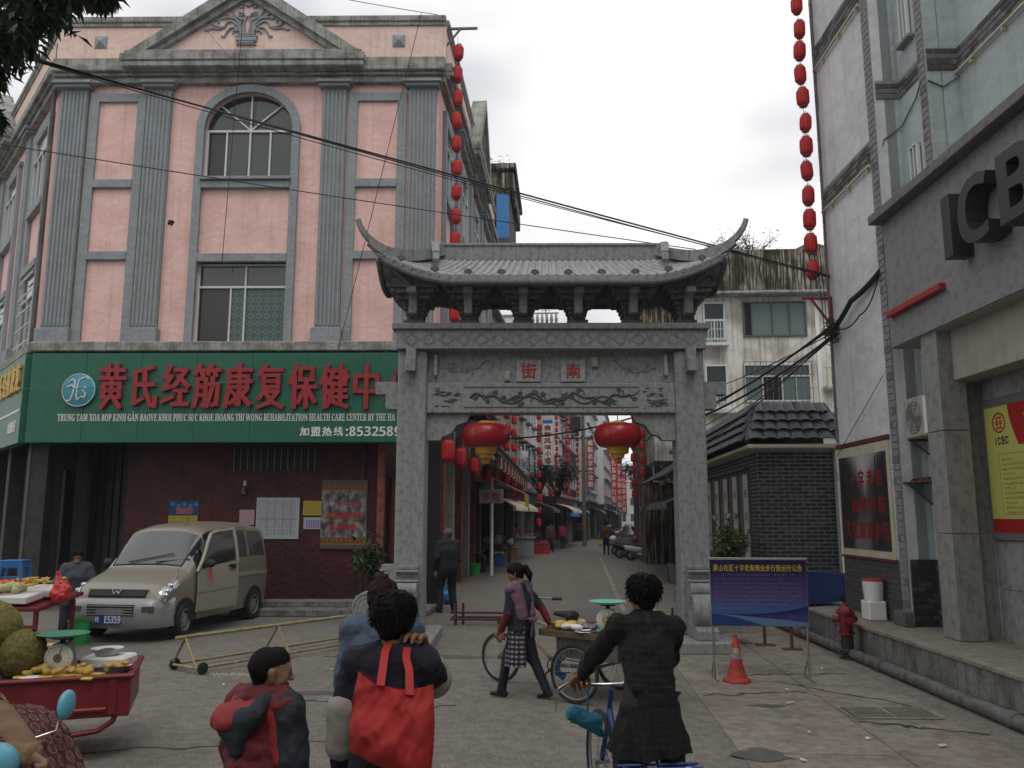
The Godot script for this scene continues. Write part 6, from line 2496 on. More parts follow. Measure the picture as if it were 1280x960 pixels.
	b.sheet([[van_pt(0.75,3.3)+V(0.12,-0.02,0.06),van_pt(0.75,3.3)+V(0.17,-0.02,0.06)],[van_pt(0.75,3.3)+V(0.14,-0.12,0.07),van_pt(0.75,3.3)+V(0.19,-0.12,0.06)],[van_pt(0.75,3.3)+V(0.17,-0.2,0.06),van_pt(0.75,3.3)+V(0.21,-0.22,0.06)]],false,0.008)
	part("red_ribbon",b,M.plastic_red,door)
	b=B.new()
	b.ball(van_pt(0.8,12.6)+V(-0.14,0.05,0.05),V(0.09,0.08,0.05),Basis.IDENTITY,10,8)
	part("mirror",b,M.black,t)
	b=B.new()
	for z in [-0.16,-1.0]:
		van_line(b,z,0.4,z,6.0,0.006,14)
	van_line(b,-0.16,5.85,-1.0,5.85,0.006)
	van_line(b,1.02,0.8,1.02,3.4,0.006)
	van_line(b,1.55,3.9,1.2,5.9,0.005)
	van_line(b,1.55,12.1,1.2,10.1,0.005)
	part("seam",b,M.trim_edge,t)
	b=B.new()
	van_patch(b,-0.18,-1.9,2.02,2.3,0.012,8,2)
	part("rub_strip",b,M.van_pale,t)
	b=B.new()
	van_patch(b,0.97,-0.1,1.62,1.84,0.03,8,2)
	part("rub_strip",b,M.van_pale,door)
	b=B.new()
	b.box(van_pt(-0.3,2.75)+V(0.01,0,0),V(0.02,0.13,0.05),Basis.IDENTITY,0.006)
	part("sliding_door_handle",b,M.black,t)
	b=B.new()
	var prof:=[]
	for i in 15:
		var a:=lerpf(-1.0,1.0,i/14.0)
		var zb:=2.085-0.10*a*a-0.30*pow(absf(a),14)
		prof.append([V(a*0.81,0.24,zb-0.06),V(a*0.825,0.34,zb),V(a*0.825,0.50,zb+0.01),V(a*0.82,0.60,zb-0.01),V(a*0.80,0.66,zb-0.08)])
	b.sheet(prof,false,0.02)
	for s in [0,1]:
		if s==0:
			van_patch(b,1.93,1.60,0.05,1.9,0.02,5,5)
		else:
			van_patch(b,1.93,1.60,14.1,15.95,0.02,5,5)
	var bump:=part("front_bumper",b,M.van_silver,t)
	b=B.new()
	b.box(V(0,0.51,2.09),V(0.78,0.17,0.03))
	part("lower_grille",b,M.black,bump)
	for i in 4:
		b=B.new()
		b.box(V(0,0.45+i*0.042,2.11),V(0.78,0.014,0.025))
		part("grille_slat",b,M.van_silver,bump)
	b=B.new()
	for s in [-1.0,1.0]:
		b.box(V(s*0.6,0.52,2.045),V(0.2,0.10,0.03),Basis(Vector3.UP,s*0.2),0.01)
	part("fog_lamp_recess",b,M.trim_edge,bump)
	b=B.new()
	b.box(V(0,0.745,1.925),V(0.98,0.11,0.05),Basis(V(1,0,0),-0.5),0.01)
	var gr:=part("grille",b,M.black,t)
	b=B.new()
	b.box(V(0,0.815,1.90),V(1.02,0.02,0.04),Basis.IDENTITY,0.006)
	part("grille_trim",b,M.van_silver,gr)
	b=B.new()
	for c in [[[-0.075,0.04],[-0.04,-0.035]],[[-0.04,-0.035],[0.0,0.02]],[[0.0,0.02],[0.04,-0.035]],[[0.04,-0.035],[0.075,0.04]]]:
		b.bar(V(c[0][0],0.775+c[0][1],1.955-c[0][1]*0.3),V(c[1][0],0.775+c[1][1],1.955-c[1][1]*0.3),0.016,0.016,0.004)
	part("emblem",b,M.chrome,gr)
	b=B.new()
	b.box(V(-0.02,0.37,2.105),V(0.46,0.15,0.012),Basis.IDENTITY,0.005)
	var pl:=part("number_plate",b,mk("plate_blue",0.015,0.045,0.30,0.4),t)
	var tm:=words("E5359",0.11,0.004,"Droid Sans",true)
	placed("plate_number",tm,M.sign_white,pl,Transform3D(Basis.from_scale(V(0.27/tm.get_aabb().size.x,1,1)),V(0.06,0.37,2.113)))
	b=B.new()
	glyph(b,"桂",V(-0.235,0.325,2.111),0.075,0.095,0.009,0.0,0.003)
	part("plate_character",b,M.sign_white,pl)
	for s in [0,1]:
		b=B.new()
		if s==0:
			van_patch(b,1.885,1.50,2.2,4.6,0.012,6,6,3.1,4.9)
		else:
			van_patch(b,1.885,1.50,11.4,13.8,0.012,6,6,11.1,12.9)
		var hl:=part("headlight",b,mk("lamp_lens",0.5,0.52,0.54,0.12,{"metal":0.6}),t)
		b=B.new()
		for q in [[1.80,3.4],[1.68,3.9],[1.84,2.9]]:
			var p:=van_pt(q[0],q[1] if s==0 else 16.0-q[1])
			b.ball(p+V(0,0,0.012),V(0.055,0.045,0.03),Basis.IDENTITY,10,6)
		part("bulb_bowl",b,M.chrome,hl)
		b=B.new()
		if s==0:
			van_line(b,1.885,2.2,1.50,3.1,0.008)
			van_line(b,1.50,3.1,1.50,4.9,0.008)
			van_line(b,1.50,4.9,1.885,4.6,0.008)
		else:
			van_line(b,1.885,13.8,1.50,12.9,0.008)
			van_line(b,1.50,12.9,1.50,11.1,0.008)
			van_line(b,1.50,11.1,1.885,11.4,0.008)
		part("lamp_rim",b,M.black,hl)
	for e in [[1.28,1.0],[-1.27,1.0],[1.28,-1.0],[-1.27,-1.0]]:
		b=B.new()
		var arch:=PackedVector2Array()
		for i in 19:
			var a:=PI*i/18.0
			arch.append(Vector2(e[0]+cos(a)*0.36,0.27+sin(a)*0.37))
		b.prism(arch,0.0,0.02,Transform3D(Basis(V(0,0,1),Vector3.UP,V(e[1],0,0)*1.0),V(e[1]*0.785,0,0)))
		part("wheel_arch",b,M.black,t)
		wheel(t,V(e[1]*0.735,0.285,e[0]),0.285,0.175*e[1],0.12 if e[0]>0 else 0.0)
	b=B.new()
	b.tube([V(0.25,1.80,0.45),V(0.23,1.93,0.30)],0.006,5)
	part("aerial",b,M.black,t)
func barriers()->void:
	mk("barrier_yellow",0.42,0.36,0.20,0.7,{"tex": "grime","s":1.2})
	var t:=thing("pole_barrier","low pale yellow pole barrier on small wheels lying across the left of the plaza","barrier",V(-4.85,0,-10.75),0.0)
	var d:=V(1.55,0,-2.5)
	var n:=d.cross(Vector3.UP).normalized()*0.26
	var b:=B.new()
	b.tube([V(-0.08,0.43,0.1),d+V(0.05,0.43,-0.08)],0.024,8)
	part("top_rail",b,M.barrier_yellow,t)
	b=B.new()
	b.tube([n+V(0,0.07,0),d+n+V(0,0.07,0)],0.02,8)
	b.tube([-n+V(0,0.07,0),d-n+V(0,0.07,0)],0.02,8)
	part("bottom_rail",b,M.barrier_yellow,t)
	for f in [0.0,0.5,1.0]:
		b=B.new()
		b.tube([d*f+n+V(0,0.07,0),d*f+V(0,0.42,0),d*f-n+V(0,0.07,0)],0.018,8)
		b.tube([d*f+n*1.25+V(0,0.07,0),d*f-n*1.25+V(0,0.07,0)],0.018,8)
		part("frame_leg",b,M.barrier_yellow,t)
		for s in [-1.0,1.0]:
			if f==0.5:
				continue
			b=B.new()
			var c:Vector3=d*f+n*s*1.15+V(0.06,0.075,0)
			var ax:=Transform3D(dirbasis(n).rotated(Vector3.UP,0.0)*Basis(V(1,0,0),PI/2),c)
			b.lathe([Vector2(0.0,-0.02),Vector2(0.03,-0.02),Vector2(0.07,-0.018),Vector2(0.075,0.0),Vector2(0.07,0.018),Vector2(0.03,0.02),Vector2(0.0,0.02)],16,ax)
			part("wheel",b,M.rubber,t)
	mk("barrier_red",0.16,0.06,0.05,0.8,{"tex": "grime","s":1.5})
	for e in [[V(-1.45,0,-15.6),-1.0,"rusty red pole barrier stub on wheels at the foot of the left gate pillar"],[V(1.45,0,-15.0),1.0,"rusty red pole barrier stub on wheels at the foot of the right gate pillar"]]:
		t=thing("pole_barrier",e[2],"barrier",e[0])
		var s:float=e[1]
		b=B.new()
		for y in [0.1,0.22]:
			b.tube([V(s*0.65,y,0),V(-s*0.55,y,0)],0.02,7)
		b.tube([V(s*0.65,0.12,-0.2),V(-s*0.55,0.12,-0.2)],0.02,7)
		b.tube([V(-s*0.55,0.05,0),V(-s*0.55,0.24,0)],0.02,7)
		part("rail",b,M.barrier_red,t)
		b=B.new()
		b.tube([V(s*0.55,0,0),V(s*0.55,0.38,0)],0.03,8)
		b.tube([V(s*0.42,0,-0.1),V(s*0.42,0.38,-0.1)],0.025,8)
		part("post",b,M.barrier_red,t)
		b=B.new()
		b.lathe([Vector2(0.0,-0.02),Vector2(0.08,-0.02),Vector2(0.085,0.0),Vector2(0.08,0.02),Vector2(0.0,0.02)],16,Transform3D(Basis(V(1,0,0),PI/2),V(-s*0.3,0.085,0.05)))
		part("wheel",b,M.barrier_red,t)
func jackfruit(at:Vector3,r:Vector3,bas:Basis,label:String,tone:Color)->void:
	var t:=thing("jackfruit",label,"jackfruit",at,0.0,"jackfruits on the red cart")
	var b:=B.new()
	b.col=Color(1,1,1)
	var f:=noise(int(at.x*100)+7,3.0,3)
	var g:=[]
	for i in 41:
		var row:=[]
		for k in 65:
			var th:=PI*i/40.0
			var ph:=TAU*k/64.0
			var u:=V(sin(th)*cos(ph),cos(th),sin(th)*sin(ph))
			var q:=1.0+0.06*f.get_noise_3dv(u)+0.014*(1.0 if (i+k) % 2==0 else -1.0)*sin(th)
			row.append(bas*(u*r*q))
		g.append(row)
	b.sheet(g,false)
	var m:StandardMaterial3D=mk("jackfruit_skin_%d" % int(absf(at.x*1000)),tone.r,tone.g,tone.b,0.75,{"tex": "fruit","s":2.2,"world":false,"nrm": "bump_fine","ns":0.8})
	part("rind",b,m,t)
	b=B.new()
	b.tube([bas*V(0,r.y*0.97,0),bas*V(0.01,r.y*1.12,0.01)],[0.018,0.012],7)
	part("stalk",b,M.bark,t)
func dial_scale(at:Vector3,yaw:float,label:String,green:bool)->void:
	var t:=thing("dial_scale",label,"scale",at,yaw)
	var body:Material=mk("scale_green",0.10,0.36,0.25,0.45) if green else M.zinc
	var b:=B.new()
	b.box(V(0,0.02,0),V(0.24,0.04,0.2),Basis.IDENTITY,0.01)
	b.prism(PackedVector2Array([Vector2(-0.11,0.04),Vector2(0.11,0.04),Vector2(0.06,0.25),Vector2(-0.06,0.25)]),-0.07,0.05)
	part("body",b,body,t)
	b=B.new()
	var xf:=Transform3D(Basis(V(1,0,0),PI/2),V(0,0.14,0.05))
	b.lathe([Vector2(0.0,0.03),Vector2(0.105,0.03),Vector2(0.115,0.02),Vector2(0.115,0.0)],28,xf)
	var dial:=part("dial",b,M.sign_white,t)
	b=B.new()
	b.lathe([Vector2(0.0,0.034),Vector2(0.035,0.034),Vector2(0.035,0.03)],16,xf)
	b.bar(V(0,0.14,0.086),V(0.03,0.22,0.086),0.008,0.004)
	for k in 20:
		var a:=TAU*k/20
		b.bar(V(cos(a)*0.085,0.14+sin(a)*0.085,0.082),V(cos(a)*0.1,0.14+sin(a)*0.1,0.082),0.004,0.003)
	part("pointer",b,mk("dial_mark",0.16,0.14,0.09,0.6),dial)
	b=B.new()
	b.tube([V(0,0.25,0),V(0,0.30,0)],0.025,8)
	b.box(V(0,0.29,0),V(0.16,0.02,0.03))
	part("pan_stem",b,M.black,t)
	b=B.new()
	b.lathe([Vector2(0.0,0.30),Vector2(0.14,0.305),Vector2(0.20,0.325),Vector2(0.205,0.33),Vector2(0.19,0.335),Vector2(0.13,0.315),Vector2(0.0,0.312)],28)
	part("pan",b,mk("pan_green",0.14,0.47,0.36,0.5) if green else mk("pan_dark_green",0.03,0.22,0.12,0.5),t)
var CART:=Transform3D(Basis(Vector3.UP,deg_to_rad(23)),V(-4.80,0,-6.90))
func cb(x:float,y:float,z:float)->Vector3:
	return CART*V(x+0.42,0.652+y,z)
func fruit_cart()->void:
	var t:=thing("red_cart","dark red three wheeled cargo cart with fruit at the left edge of the plaza","cart",CART.origin,deg_to_rad(23))
	mk("cart_red",0.20,0.014,0.022,0.4,{"tex": "dust","s":0.9})
	var b:=B.new()
	b.box(V(0,0.50,0.46),V(2.3,0.30,0.03),Basis.IDENTITY,0.008)
	b.box(V(0,0.50,-0.46),V(2.3,0.30,0.03),Basis.IDENTITY,0.008)
	b.box(V(1.135,0.50,0),V(0.03,0.30,0.89),Basis.IDENTITY,0.008)
	b.box(V(-1.135,0.50,0),V(0.03,0.30,0.89),Basis.IDENTITY,0.008)
	b.box(V(0,0.36,0),V(2.24,0.03,0.88))
	part("cargo_bed",b,M.cart_red,t)
	b=B.new()
	b.box(V(0,0.665,0.47),V(2.36,0.035,0.07),Basis.IDENTITY,0.012)
	b.box(V(0,0.665,-0.47),V(2.36,0.035,0.07),Basis.IDENTITY,0.012)
	b.box(V(1.145,0.664,0),V(0.07,0.034,0.87),Basis.IDENTITY,0.012)
	b.tube([V(-1.15,0.415,0.485),V(0.98,0.415,0.485)],0.022,8)
	part("bed_rim",b,M.cart_red,t)
	for x in [-0.9,-0.15,1.02]:
		b=B.new()
		b.box(V(x,0.51,0.482),V(0.07,0.28,0.02),Basis.IDENTITY,0.006)
		part("bed_rib",b,M.cart_red,t)
	b=B.new()
	b.box(V(0,0.64,0),V(2.2,0.02,0.86))
	part("deck_board",b,mk("cart_deck",0.05,0.02,0.02,0.8),t)
	for z in [-0.44,0.44]:
		b=B.new()
		var path:=[V(-1.1,0.22,z),V(0.72,0.22,z),V(0.92,0.24,z),V(1.03,0.31,z),V(1.05,0.37,z)]
		b.tube(path,0.022,8)
		b.tube([V(0.15,0.22,z),V(0.15,0.37,z)],0.02,8)
		part("under_rail",b,M.cart_red,t)
	for z in [-0.36,0.36]:
		wheel(t,V(-0.25,0.24,z),0.24,0.12*signf(z),-PI/2)
	b=B.new()
	b.tube([V(-0.25,0.24,-0.4),V(-0.25,0.24,0.4)],0.03,8)
	for z in [-0.3,0.3]:
		for k in 5:
			b.box(V(-0.25,0.3+k*0.012,z),V(0.7-k*0.12,0.01,0.05))
	part("axle",b,M.black,t)
	wheel(t,V(-2.0,0.24,0),0.24,0.1,-PI/2)
	b=B.new()
	b.tube([V(-1.1,0.4,0),V(-1.7,0.5,0),V(-1.9,0.85,0),V(-1.95,1.0,0)],0.03,8)
	b.tube([V(-2.0,0.24,0.08),V(-1.85,0.8,0)],0.025,8)
	b.tube([V(-1.95,1.0,-0.35),V(-1.95,1.0,0.35)],0.018,8)
	b.box(V(-1.35,0.68,0),V(0.55,0.12,0.28),Basis.IDENTITY,0.05)
	part("front_frame",b,M.cart_red,t)
	jackfruit(cb(-0.35,0.40,0.02),V(0.17,0.22,0.17),Basis(V(0,0,1),0.5)*Basis(V(1,0,0),0.3),"topmost large green brown jackfruit of the pile on the red cart",Color(0.23,0.215,0.05))
	jackfruit(cb(-0.52,0.19,0.16),V(0.17,0.23,0.17),Basis(V(0,0,1),0.12),"greenest jackfruit, lower left of the pile on the red cart",Color(0.13,0.165,0.035))
	jackfruit(cb(-0.14,0.17,0.12),V(0.18,0.21,0.18),Basis(V(0,0,1),-0.4),"olive jackfruit, lower right of the pile beside the scale",Color(0.17,0.165,0.04))
	jackfruit(cb(-0.78,0.17,-0.05),V(0.16,0.2,0.16),Basis(V(0,0,1),0.7),"dark jackfruit at the left frame edge behind the pile",Color(0.07,0.06,0.035))
	dial_scale(cb(0.16,0.0,0.14),0.15,"white faced dial scale with dark green pan on the red cart",false)
	t=thing("foam_box","shallow white foam box with a clear bowl on the red cart","box",cb(0.50,0.0,-0.12),0.1)
	b=B.new()
	b.box(V(0,0.05,0),V(0.38,0.10,0.30),Basis.IDENTITY,0.02)
	part("box",b,M.foam,t)
	t=thing("plastic_bowl","clear plastic bowl of brown paste on the white foam box","bowl",cb(0.48,0.101,-0.1))
	b=B.new()
	b.lathe([Vector2(0.0,0.005),Vector2(0.09,0.005),Vector2(0.13,0.06),Vector2(0.135,0.062),Vector2(0.12,0.055),Vector2(0.085,0.012),Vector2(0.0,0.012)],20)
	part("bowl",b,M.paper_white,t)
	b=B.new()
	b.ball(V(0,0.03,0),V(0.085,0.03,0.085),Basis.IDENTITY,12,8)
	part("paste",b,mk("paste",0.10,0.055,0.03,0.7),t)
	t=thing("fruit_tray","yellow tray heaped with peeled jackfruit pieces on the red cart","tray",cb(0.18,0.0,0.30))
	b=B.new()
	b.box(V(0,0.012,0),V(0.66,0.024,0.24),Basis.IDENTITY,0.01)
	part("tray",b,mk("tray_yellow",0.62,0.47,0.07,0.5),t)
	mk("pulp",0.62,0.40,0.10,0.55,{"tex": "fine","s":3.0})
	var r:=RandomNumberGenerator.new()
	r.seed=71
	for k in 26:
		b=B.new()
		var p:=V(r.randf_range(-0.28,0.28),0.04+r.randf()*0.05,r.randf_range(-0.09,0.09))
		b.ball(p,V(0.05,0.024,0.032)*r.randf_range(0.8,1.25),Basis(Vector3.UP,r.randf()*3.0)*Basis(V(0,0,1),r.randf_range(-0.5,0.5)),9,6)
		part("fruit_piece",b,M.pulp,t)
	t=thing("fruit_bowl","steel bowl of fruit pieces at the right end of the red cart","bowl",cb(0.60,0.0,0.26))
	b=B.new()
	b.lathe([Vector2(0.0,0.0),Vector2(0.09,0.0),Vector2(0.125,0.07),Vector2(0.13,0.07),Vector2(0.11,0.05),Vector2(0.0,0.05)],20)
	part("bowl",b,M.steel,t)
	b=B.new()
	for k in 12:
		b.ball(V(r.randf_range(-0.08,0.08),0.065+r.randf()*0.02,r.randf_range(-0.08,0.08)),V(0.035,0.02,0.025),Basis(Vector3.UP,r.randf()*3),8,5)
	part("fruit_piece",b,M.pulp,t)
	t=thing("yellow_carton","small open yellow carton behind the scale on the red cart","box",cb(0.06,0.0,-0.22),0.2)
	b=B.new()
	b.box(V(0,0.1,0),V(0.2,0.2,0.16),Basis.IDENTITY,0.008)
	part("box",b,mk("carton",0.5,0.36,0.14,0.8),t)
	t=thing("white_rag","small crumpled white rag beside the jackfruits on the red cart","rag",cb(-0.02,0.0,0.36))
	b=B.new()
	for k in 6:
		b.ball(V(r.randf_range(-0.05,0.05),0.015,r.randf_range(-0.03,0.03)),V(0.05,0.02,0.03),Basis(Vector3.UP,r.randf()*3),8,5)
	part("cloth",b,M.foam,t)
func fruit_stall()->void:
	var t:=thing("fruit_stall","red barrow stall with white foam trays of fruit beside the van","stall",V(-8.35,0,-12.2))
	var b:=B.new()
	b.box(V(0,0.72,0),V(1.9,0.06,1.1),Basis(V(1,0,0),0.12),0.01)
	part("table_top",b,M.cart_red,t)
	b=B.new()
	for x in [-0.85,0.85]:
		for z in [-0.45,0.45]:
			b.bar(V(x,0,z),V(x,0.7,z),0.05,0.05)
	b.box(V(0,0.4,0.5),V(1.8,0.06,0.03))
	part("leg",b,M.cart_red,t)
	b=B.new()
	b.box(V(-0.1,0.80,0.35),V(1.7,0.1,0.4),Basis(V(1,0,0),0.12),0.012)
	b.box(V(0.1,0.86,-0.12),V(1.5,0.1,0.45),Basis(V(1,0,0),0.12),0.012)
	part("foam_tray",b,M.foam,t)
	mk("tangerine",0.62,0.15,0.02,0.5)
	mk("banana",0.55,0.42,0.07,0.55)
	mk("pale_fruit",0.50,0.52,0.28,0.6)
	var r:=RandomNumberGenerator.new()
	r.seed=15
	var ball:=B.new()
	ball.ball(Vector3.ZERO,V(0.045,0.04,0.045),Basis.IDENTITY,10,7)
	var bm:=ball.mesh()
	for k in 150:
		var x:=r.randf_range(-0.9,0.35)
		var z:=r.randf_range(-0.35,0.5)
		var top:=0.92-z*0.12+0.10*(1.0-absf(x+0.3)*0.9)*r.randf()
		placed("tangerine",bm,M.tangerine,t,Transform3D(Basis(Vector3.UP,r.randf()*3),V(x,top,z)))
	for k in 14:
		b=B.new()
		b.ball(V(r.randf_range(0.1,0.5),0.9+r.randf()*0.06,r.randf_range(0.1,0.42)),V(0.06,0.055,0.06),Basis.IDENTITY,10,7)
		part("pale_fruit",b,M.pale_fruit,t)
	for k in 26:
		b=B.new()
		var o:=V(r.randf_range(0.35,0.85),0.96+r.randf()*0.12,r.randf_range(-0.3,0.35))
		var path:=[]
		var an:=r.randf_range(-0.8,0.8)
		for i in 6:
			var a:=-0.7+i*0.28
			path.append(o+Basis(Vector3.UP,an)*V(sin(a)*0.10,-cos(a)*0.06+0.06,a*0.02))
		b.tube(path,[0.006,0.017,0.02,0.02,0.016,0.006],6)
		part("banana",b,M.banana,t)
	t=thing("plastic_stool","bright blue plastic stool standing upside on the fruit stall","stool",V(-8.45,0.98,-12.6),0.2)
	b=B.new()
	b.box(V(0,0.30,0),V(0.34,0.03,0.3),Basis.IDENTITY,0.01)
	part("seat",b,M.plastic_blue,t)
	for x in [-1.0,1.0]:
		for z in [-1.0,1.0]:
			b=B.new()
			b.bar(V(x*0.17,0,z*0.15),V(x*0.13,0.29,z*0.12),0.06,0.06,0.01)
			part("leg",b,M.plastic_blue,t)
	b=B.new()
	b.box(V(0,0.24,0.14),V(0.28,0.09,0.02),Basis.IDENTITY,0.008)
	b.box(V(0.15,0.24,0),V(0.02,0.09,0.26),Basis.IDENTITY,0.008)
	b.box(V(0,0.06,0.148),V(0.26,0.03,0.02),Basis.IDENTITY,0.006)
	part("apron",b,M.plastic_blue,t)
	t=thing("red_bag","bulging red plastic bag hanging at the right end of the fruit stall","bag",V(-7.32,0.72,-12.0))
	var f:=F.new(V(-0.25,0,-0.25),V(0.25,0.55,0.25),0.02)
	f.cap(V(0.0,0.14,0),V(0.02,0.2,0),0.14,0.11,0.03)
	f.cap(V(0.0,0.2,0),V(-0.05,0.42,0.02),0.09,0.025,0.04)
	f.cap(V(0.08,0.12,0.05),V(0.12,0.2,0.05),0.09,0.06,0.03)
	f.rough(noise(5,9.0,2),0.03)
	part("bag",f.into(B.new(),[Color.WHITE]),mk("bag_red_plastic",0.60,0.03,0.025,0.35),t)
	t=thing("green_bucket","green plastic bucket on the ground between the stall and the van","bucket",V(-7.55,0,-12.95))
	b=B.new()
	b.lathe([Vector2(0.0,0.0),Vector2(0.13,0.0),Vector2(0.17,0.36),Vector2(0.18,0.36),Vector2(0.16,0.34),Vector2(0.12,0.02),Vector2(0.0,0.02)],20)
	part("bucket",b,M.plastic_green,t)
func spoke_wheel(t:Node3D,at:Vector3,r:float,yaw:float,spokes:=20,label:="wheel")->void:
	var bas:=Basis(Vector3.UP,yaw)
	var b:=B.new()
	var ring:=[]
	for k in 37:
		ring.append(at+bas*V(0,sin(TAU*k/36)*(r-0.02),cos(TAU*k/36)*(r-0.02)))
	b.tube(ring,0.02,7,false)
	var o:=part(label,b,M.rubber,t)
	b=B.new()
	ring=[]
	for k in 37:
		ring.append(at+bas*V(0,sin(TAU*k/36)*(r-0.045),cos(TAU*k/36)*(r-0.045)))
	b.tube(ring,0.010,5,false)
	part("rim",b,M.zinc,o)
	b=B.new()
	for k in spokes:
		var a:=TAU*k/spokes
		var s:=0.03 if k % 2 else -0.03
		b.tube([at+bas*V(s,sin(a+0.3)*0.03,cos(a+0.3)*0.03),at+bas*V(0,sin(a)*(r-0.05),cos(a)*(r-0.05))],0.0022,4,false)
	b.tube([at+bas*V(-0.05,0,0),at+bas*V(0.05,0,0)],0.022,8)
	part("spokes",b,M.zinc,o)
func tricycle()->void:
	var t:=thing("cargo_tricycle","old vendor's tricycle with a wooden tray of goods, front wheel to the left","tricycle",V(0.35,0,-9.6),atan2(-0.83,-0.56))
	mk("bike_cream",0.34,0.29,0.20,0.5,{"tex": "grime","s":1.5})
	mk("old_wood",0.15,0.105,0.07,0.85,{"tex": "grime","s":Vector3(2,6,2)})
	mk("old_panel",0.24,0.23,0.20,0.8,{"tex": "grime","s":1.0})
	spoke_wheel(t,V(0.46,0.305,0),0.305,0.0)
	spoke_wheel(t,V(-0.46,0.305,0),0.305,0.0)
	spoke_wheel(t,V(0,0.29,1.36),0.29,0.0)
	var b:=B.new()
	b.tube([V(-0.5,0.305,0),V(0.5,0.305,0)],0.018,8)
	b.tube([V(0,0.305,0),V(0,0.28,0.55)],0.022,8)
	b.tube([V(0,0.28,0.55),V(0,0.72,0.42),V(0,0.8,0.40)],0.02,8)
	b.tube([V(0,0.28,0.55),V(0,0.68,1.02)],0.024,8)
	b.tube([V(0,0.66,0.46),V(0,0.78,1.0)],0.018,8)
	b.tube([V(0,0.92,0.98),V(0,0.62,1.08)],0.024,8)
	for s in [-1.0,1.0]:
		b.tube([V(s*0.03,0.64,1.07),V(s*0.055,0.56,1.13),V(s*0.055,0.29,1.36)],0.012,6)
	part("frame",b,M.bike_cream,t)
	b=B.new()
	b.tube([V(-0.30,0.98,0.78),V(-0.2,0.99,0.92),V(0,0.95,0.97),V(0.2,0.99,0.92),V(0.30,0.98,0.78)],0.012,7)
	part("handlebar",b,M.zinc,t)
	b=B.new()
	for s in [-1.0,1.0]:
		b.tube([V(s*0.29,0.98,0.8),V(s*0.31,0.98,0.68)],0.018,8)
	part("grip",b,M.black,t)
	var f:=F.new(V(-0.12,0.75,0.2),V(0.12,0.92,0.62),0.012)
	f.cap(V(-0.06,0.84,0.32),V(0.06,0.84,0.32),0.045,0.045,0.03)
	f.cap(V(0,0.845,0.34),V(0,0.85,0.56),0.05,0.025,0.04)
	part("saddle",f.into(B.new(),[Color.WHITE]),M.black,t)
	b=B.new()
	var ring:=[]
	for k in 21:
		ring.append(V(0.05,0.28+sin(TAU*k/20)*0.085,0.55+cos(TAU*k/20)*0.085))
	b.tube(ring,0.008,5,false)
	for s in [-1.0,1.0]:
		b.tube([V(s*0.05,0.28,0.55),V(s*0.09,0.28-s*0.12,0.55+s*0.11)],0.011,6)
		b.box(V(s*0.13,0.28-s*0.12,0.55+s*0.11),V(0.09,0.02,0.06))
	b.tube([V(0.05,0.365,0.53),V(0.05,0.34,0.02)],0.006,4)
	b.tube([V(0.05,0.195,0.53),V(0.05,0.27,0.02)],0.006,4)
	part("pedal_crank",b,M.black,t)
	b=B.new()
	b.box(V(0,0.56,-0.08),V(0.70,0.24,0.78),Basis.IDENTITY,0.008)
	part("box_panel",b,M.old_panel,t)
	for k in 5:
		b=B.new()
		b.box(V(-0.36+k*0.18,0.695+0.002*(k % 2),-0.12),V(0.176,0.03,1.12),Basis.IDENTITY,0.004)
		part("plank",b,M.old_wood,t)
	b=B.new()
	b.box(V(0.455,0.70,-0.12),V(0.03,0.07,1.16),Basis.IDENTITY,0.006)
	b.box(V(-0.455,0.70,-0.12),V(0.03,0.07,1.16),Basis.IDENTITY,0.006)
	b.box(V(0,0.70,0.455),V(0.88,0.07,0.03),Basis.IDENTITY,0.006)
	b.box(V(0,0.70,-0.695),V(0.88,0.07,0.03),Basis.IDENTITY,0.006)
	part("tray_edge",b,M.old_wood,t)
	b=B.new()
	b.tube([V(0.3,0.42,0.3),V(0.28,0.28,0.38),V(0.2,0.2,0.3)],0.04,7)
	part("blue_bag",b,M.plastic_blue,t)
	var top:=Transform3D(t.transform.basis,t.transform*V(0,0.712,0))
	dial_scale(top*V(0.12,0.0,-0.22),-0.2,"mint green dial scale with a flat pan on the vendor's tricycle",true)
	var c:=thing("wooden_tray","tilted shallow wooden tray behind the mint scale on the tricycle","tray",top*V(0.12,0.03,-0.5),0.3)
	b=B.new()
	b.box(V(0,0.06,0),V(0.5,0.02,0.36),Basis(V(1,0,0),0.35),0.006)
	b.box(V(0,0.03,0.18),V(0.5,0.08,0.02),Basis(V(1,0,0),0.35),0.006)
	b.box(V(0.25,0.07,0),V(0.02,0.08,0.36),Basis(V(1,0,0),0.35),0.006)
	b.box(V(-0.25,0.07,0),V(0.02,0.08,0.36),Basis(V(1,0,0),0.35),0.006)
	part("tray",b,mk("tray_wood",0.36,0.24,0.12,0.8),c)
	c=thing("cut_melon","orange and green cut fruit behind the wooden tray on the tricycle","fruit",top*V(-0.18,0.06,-0.52))
	b=B.new()
	b.ball(V(0,0.09,0),V(0.15,0.10,0.13),Basis(V(0,0,1),0.2),16,10)
	part("flesh",b,mk("melon_flesh",0.62,0.24,0.09,0.6,{"tex": "fruit","s":4.0}),c)
	b=B.new()
	b.ball(V(0.12,0.10,-0.05),V(0.12,0.05,0.10),Basis(V(0,0,1),0.1),14,8)
	b.ball(V(-0.03,0.18,-0.02),V(0.10,0.03,0.06),Basis(V(0,0,1),0.5),12,7)
	part("green_rind",b,mk("melon_rind",0.28,0.46,0.16,0.6),c)
	var r:=RandomNumberGenerator.new()
	r.seed=44
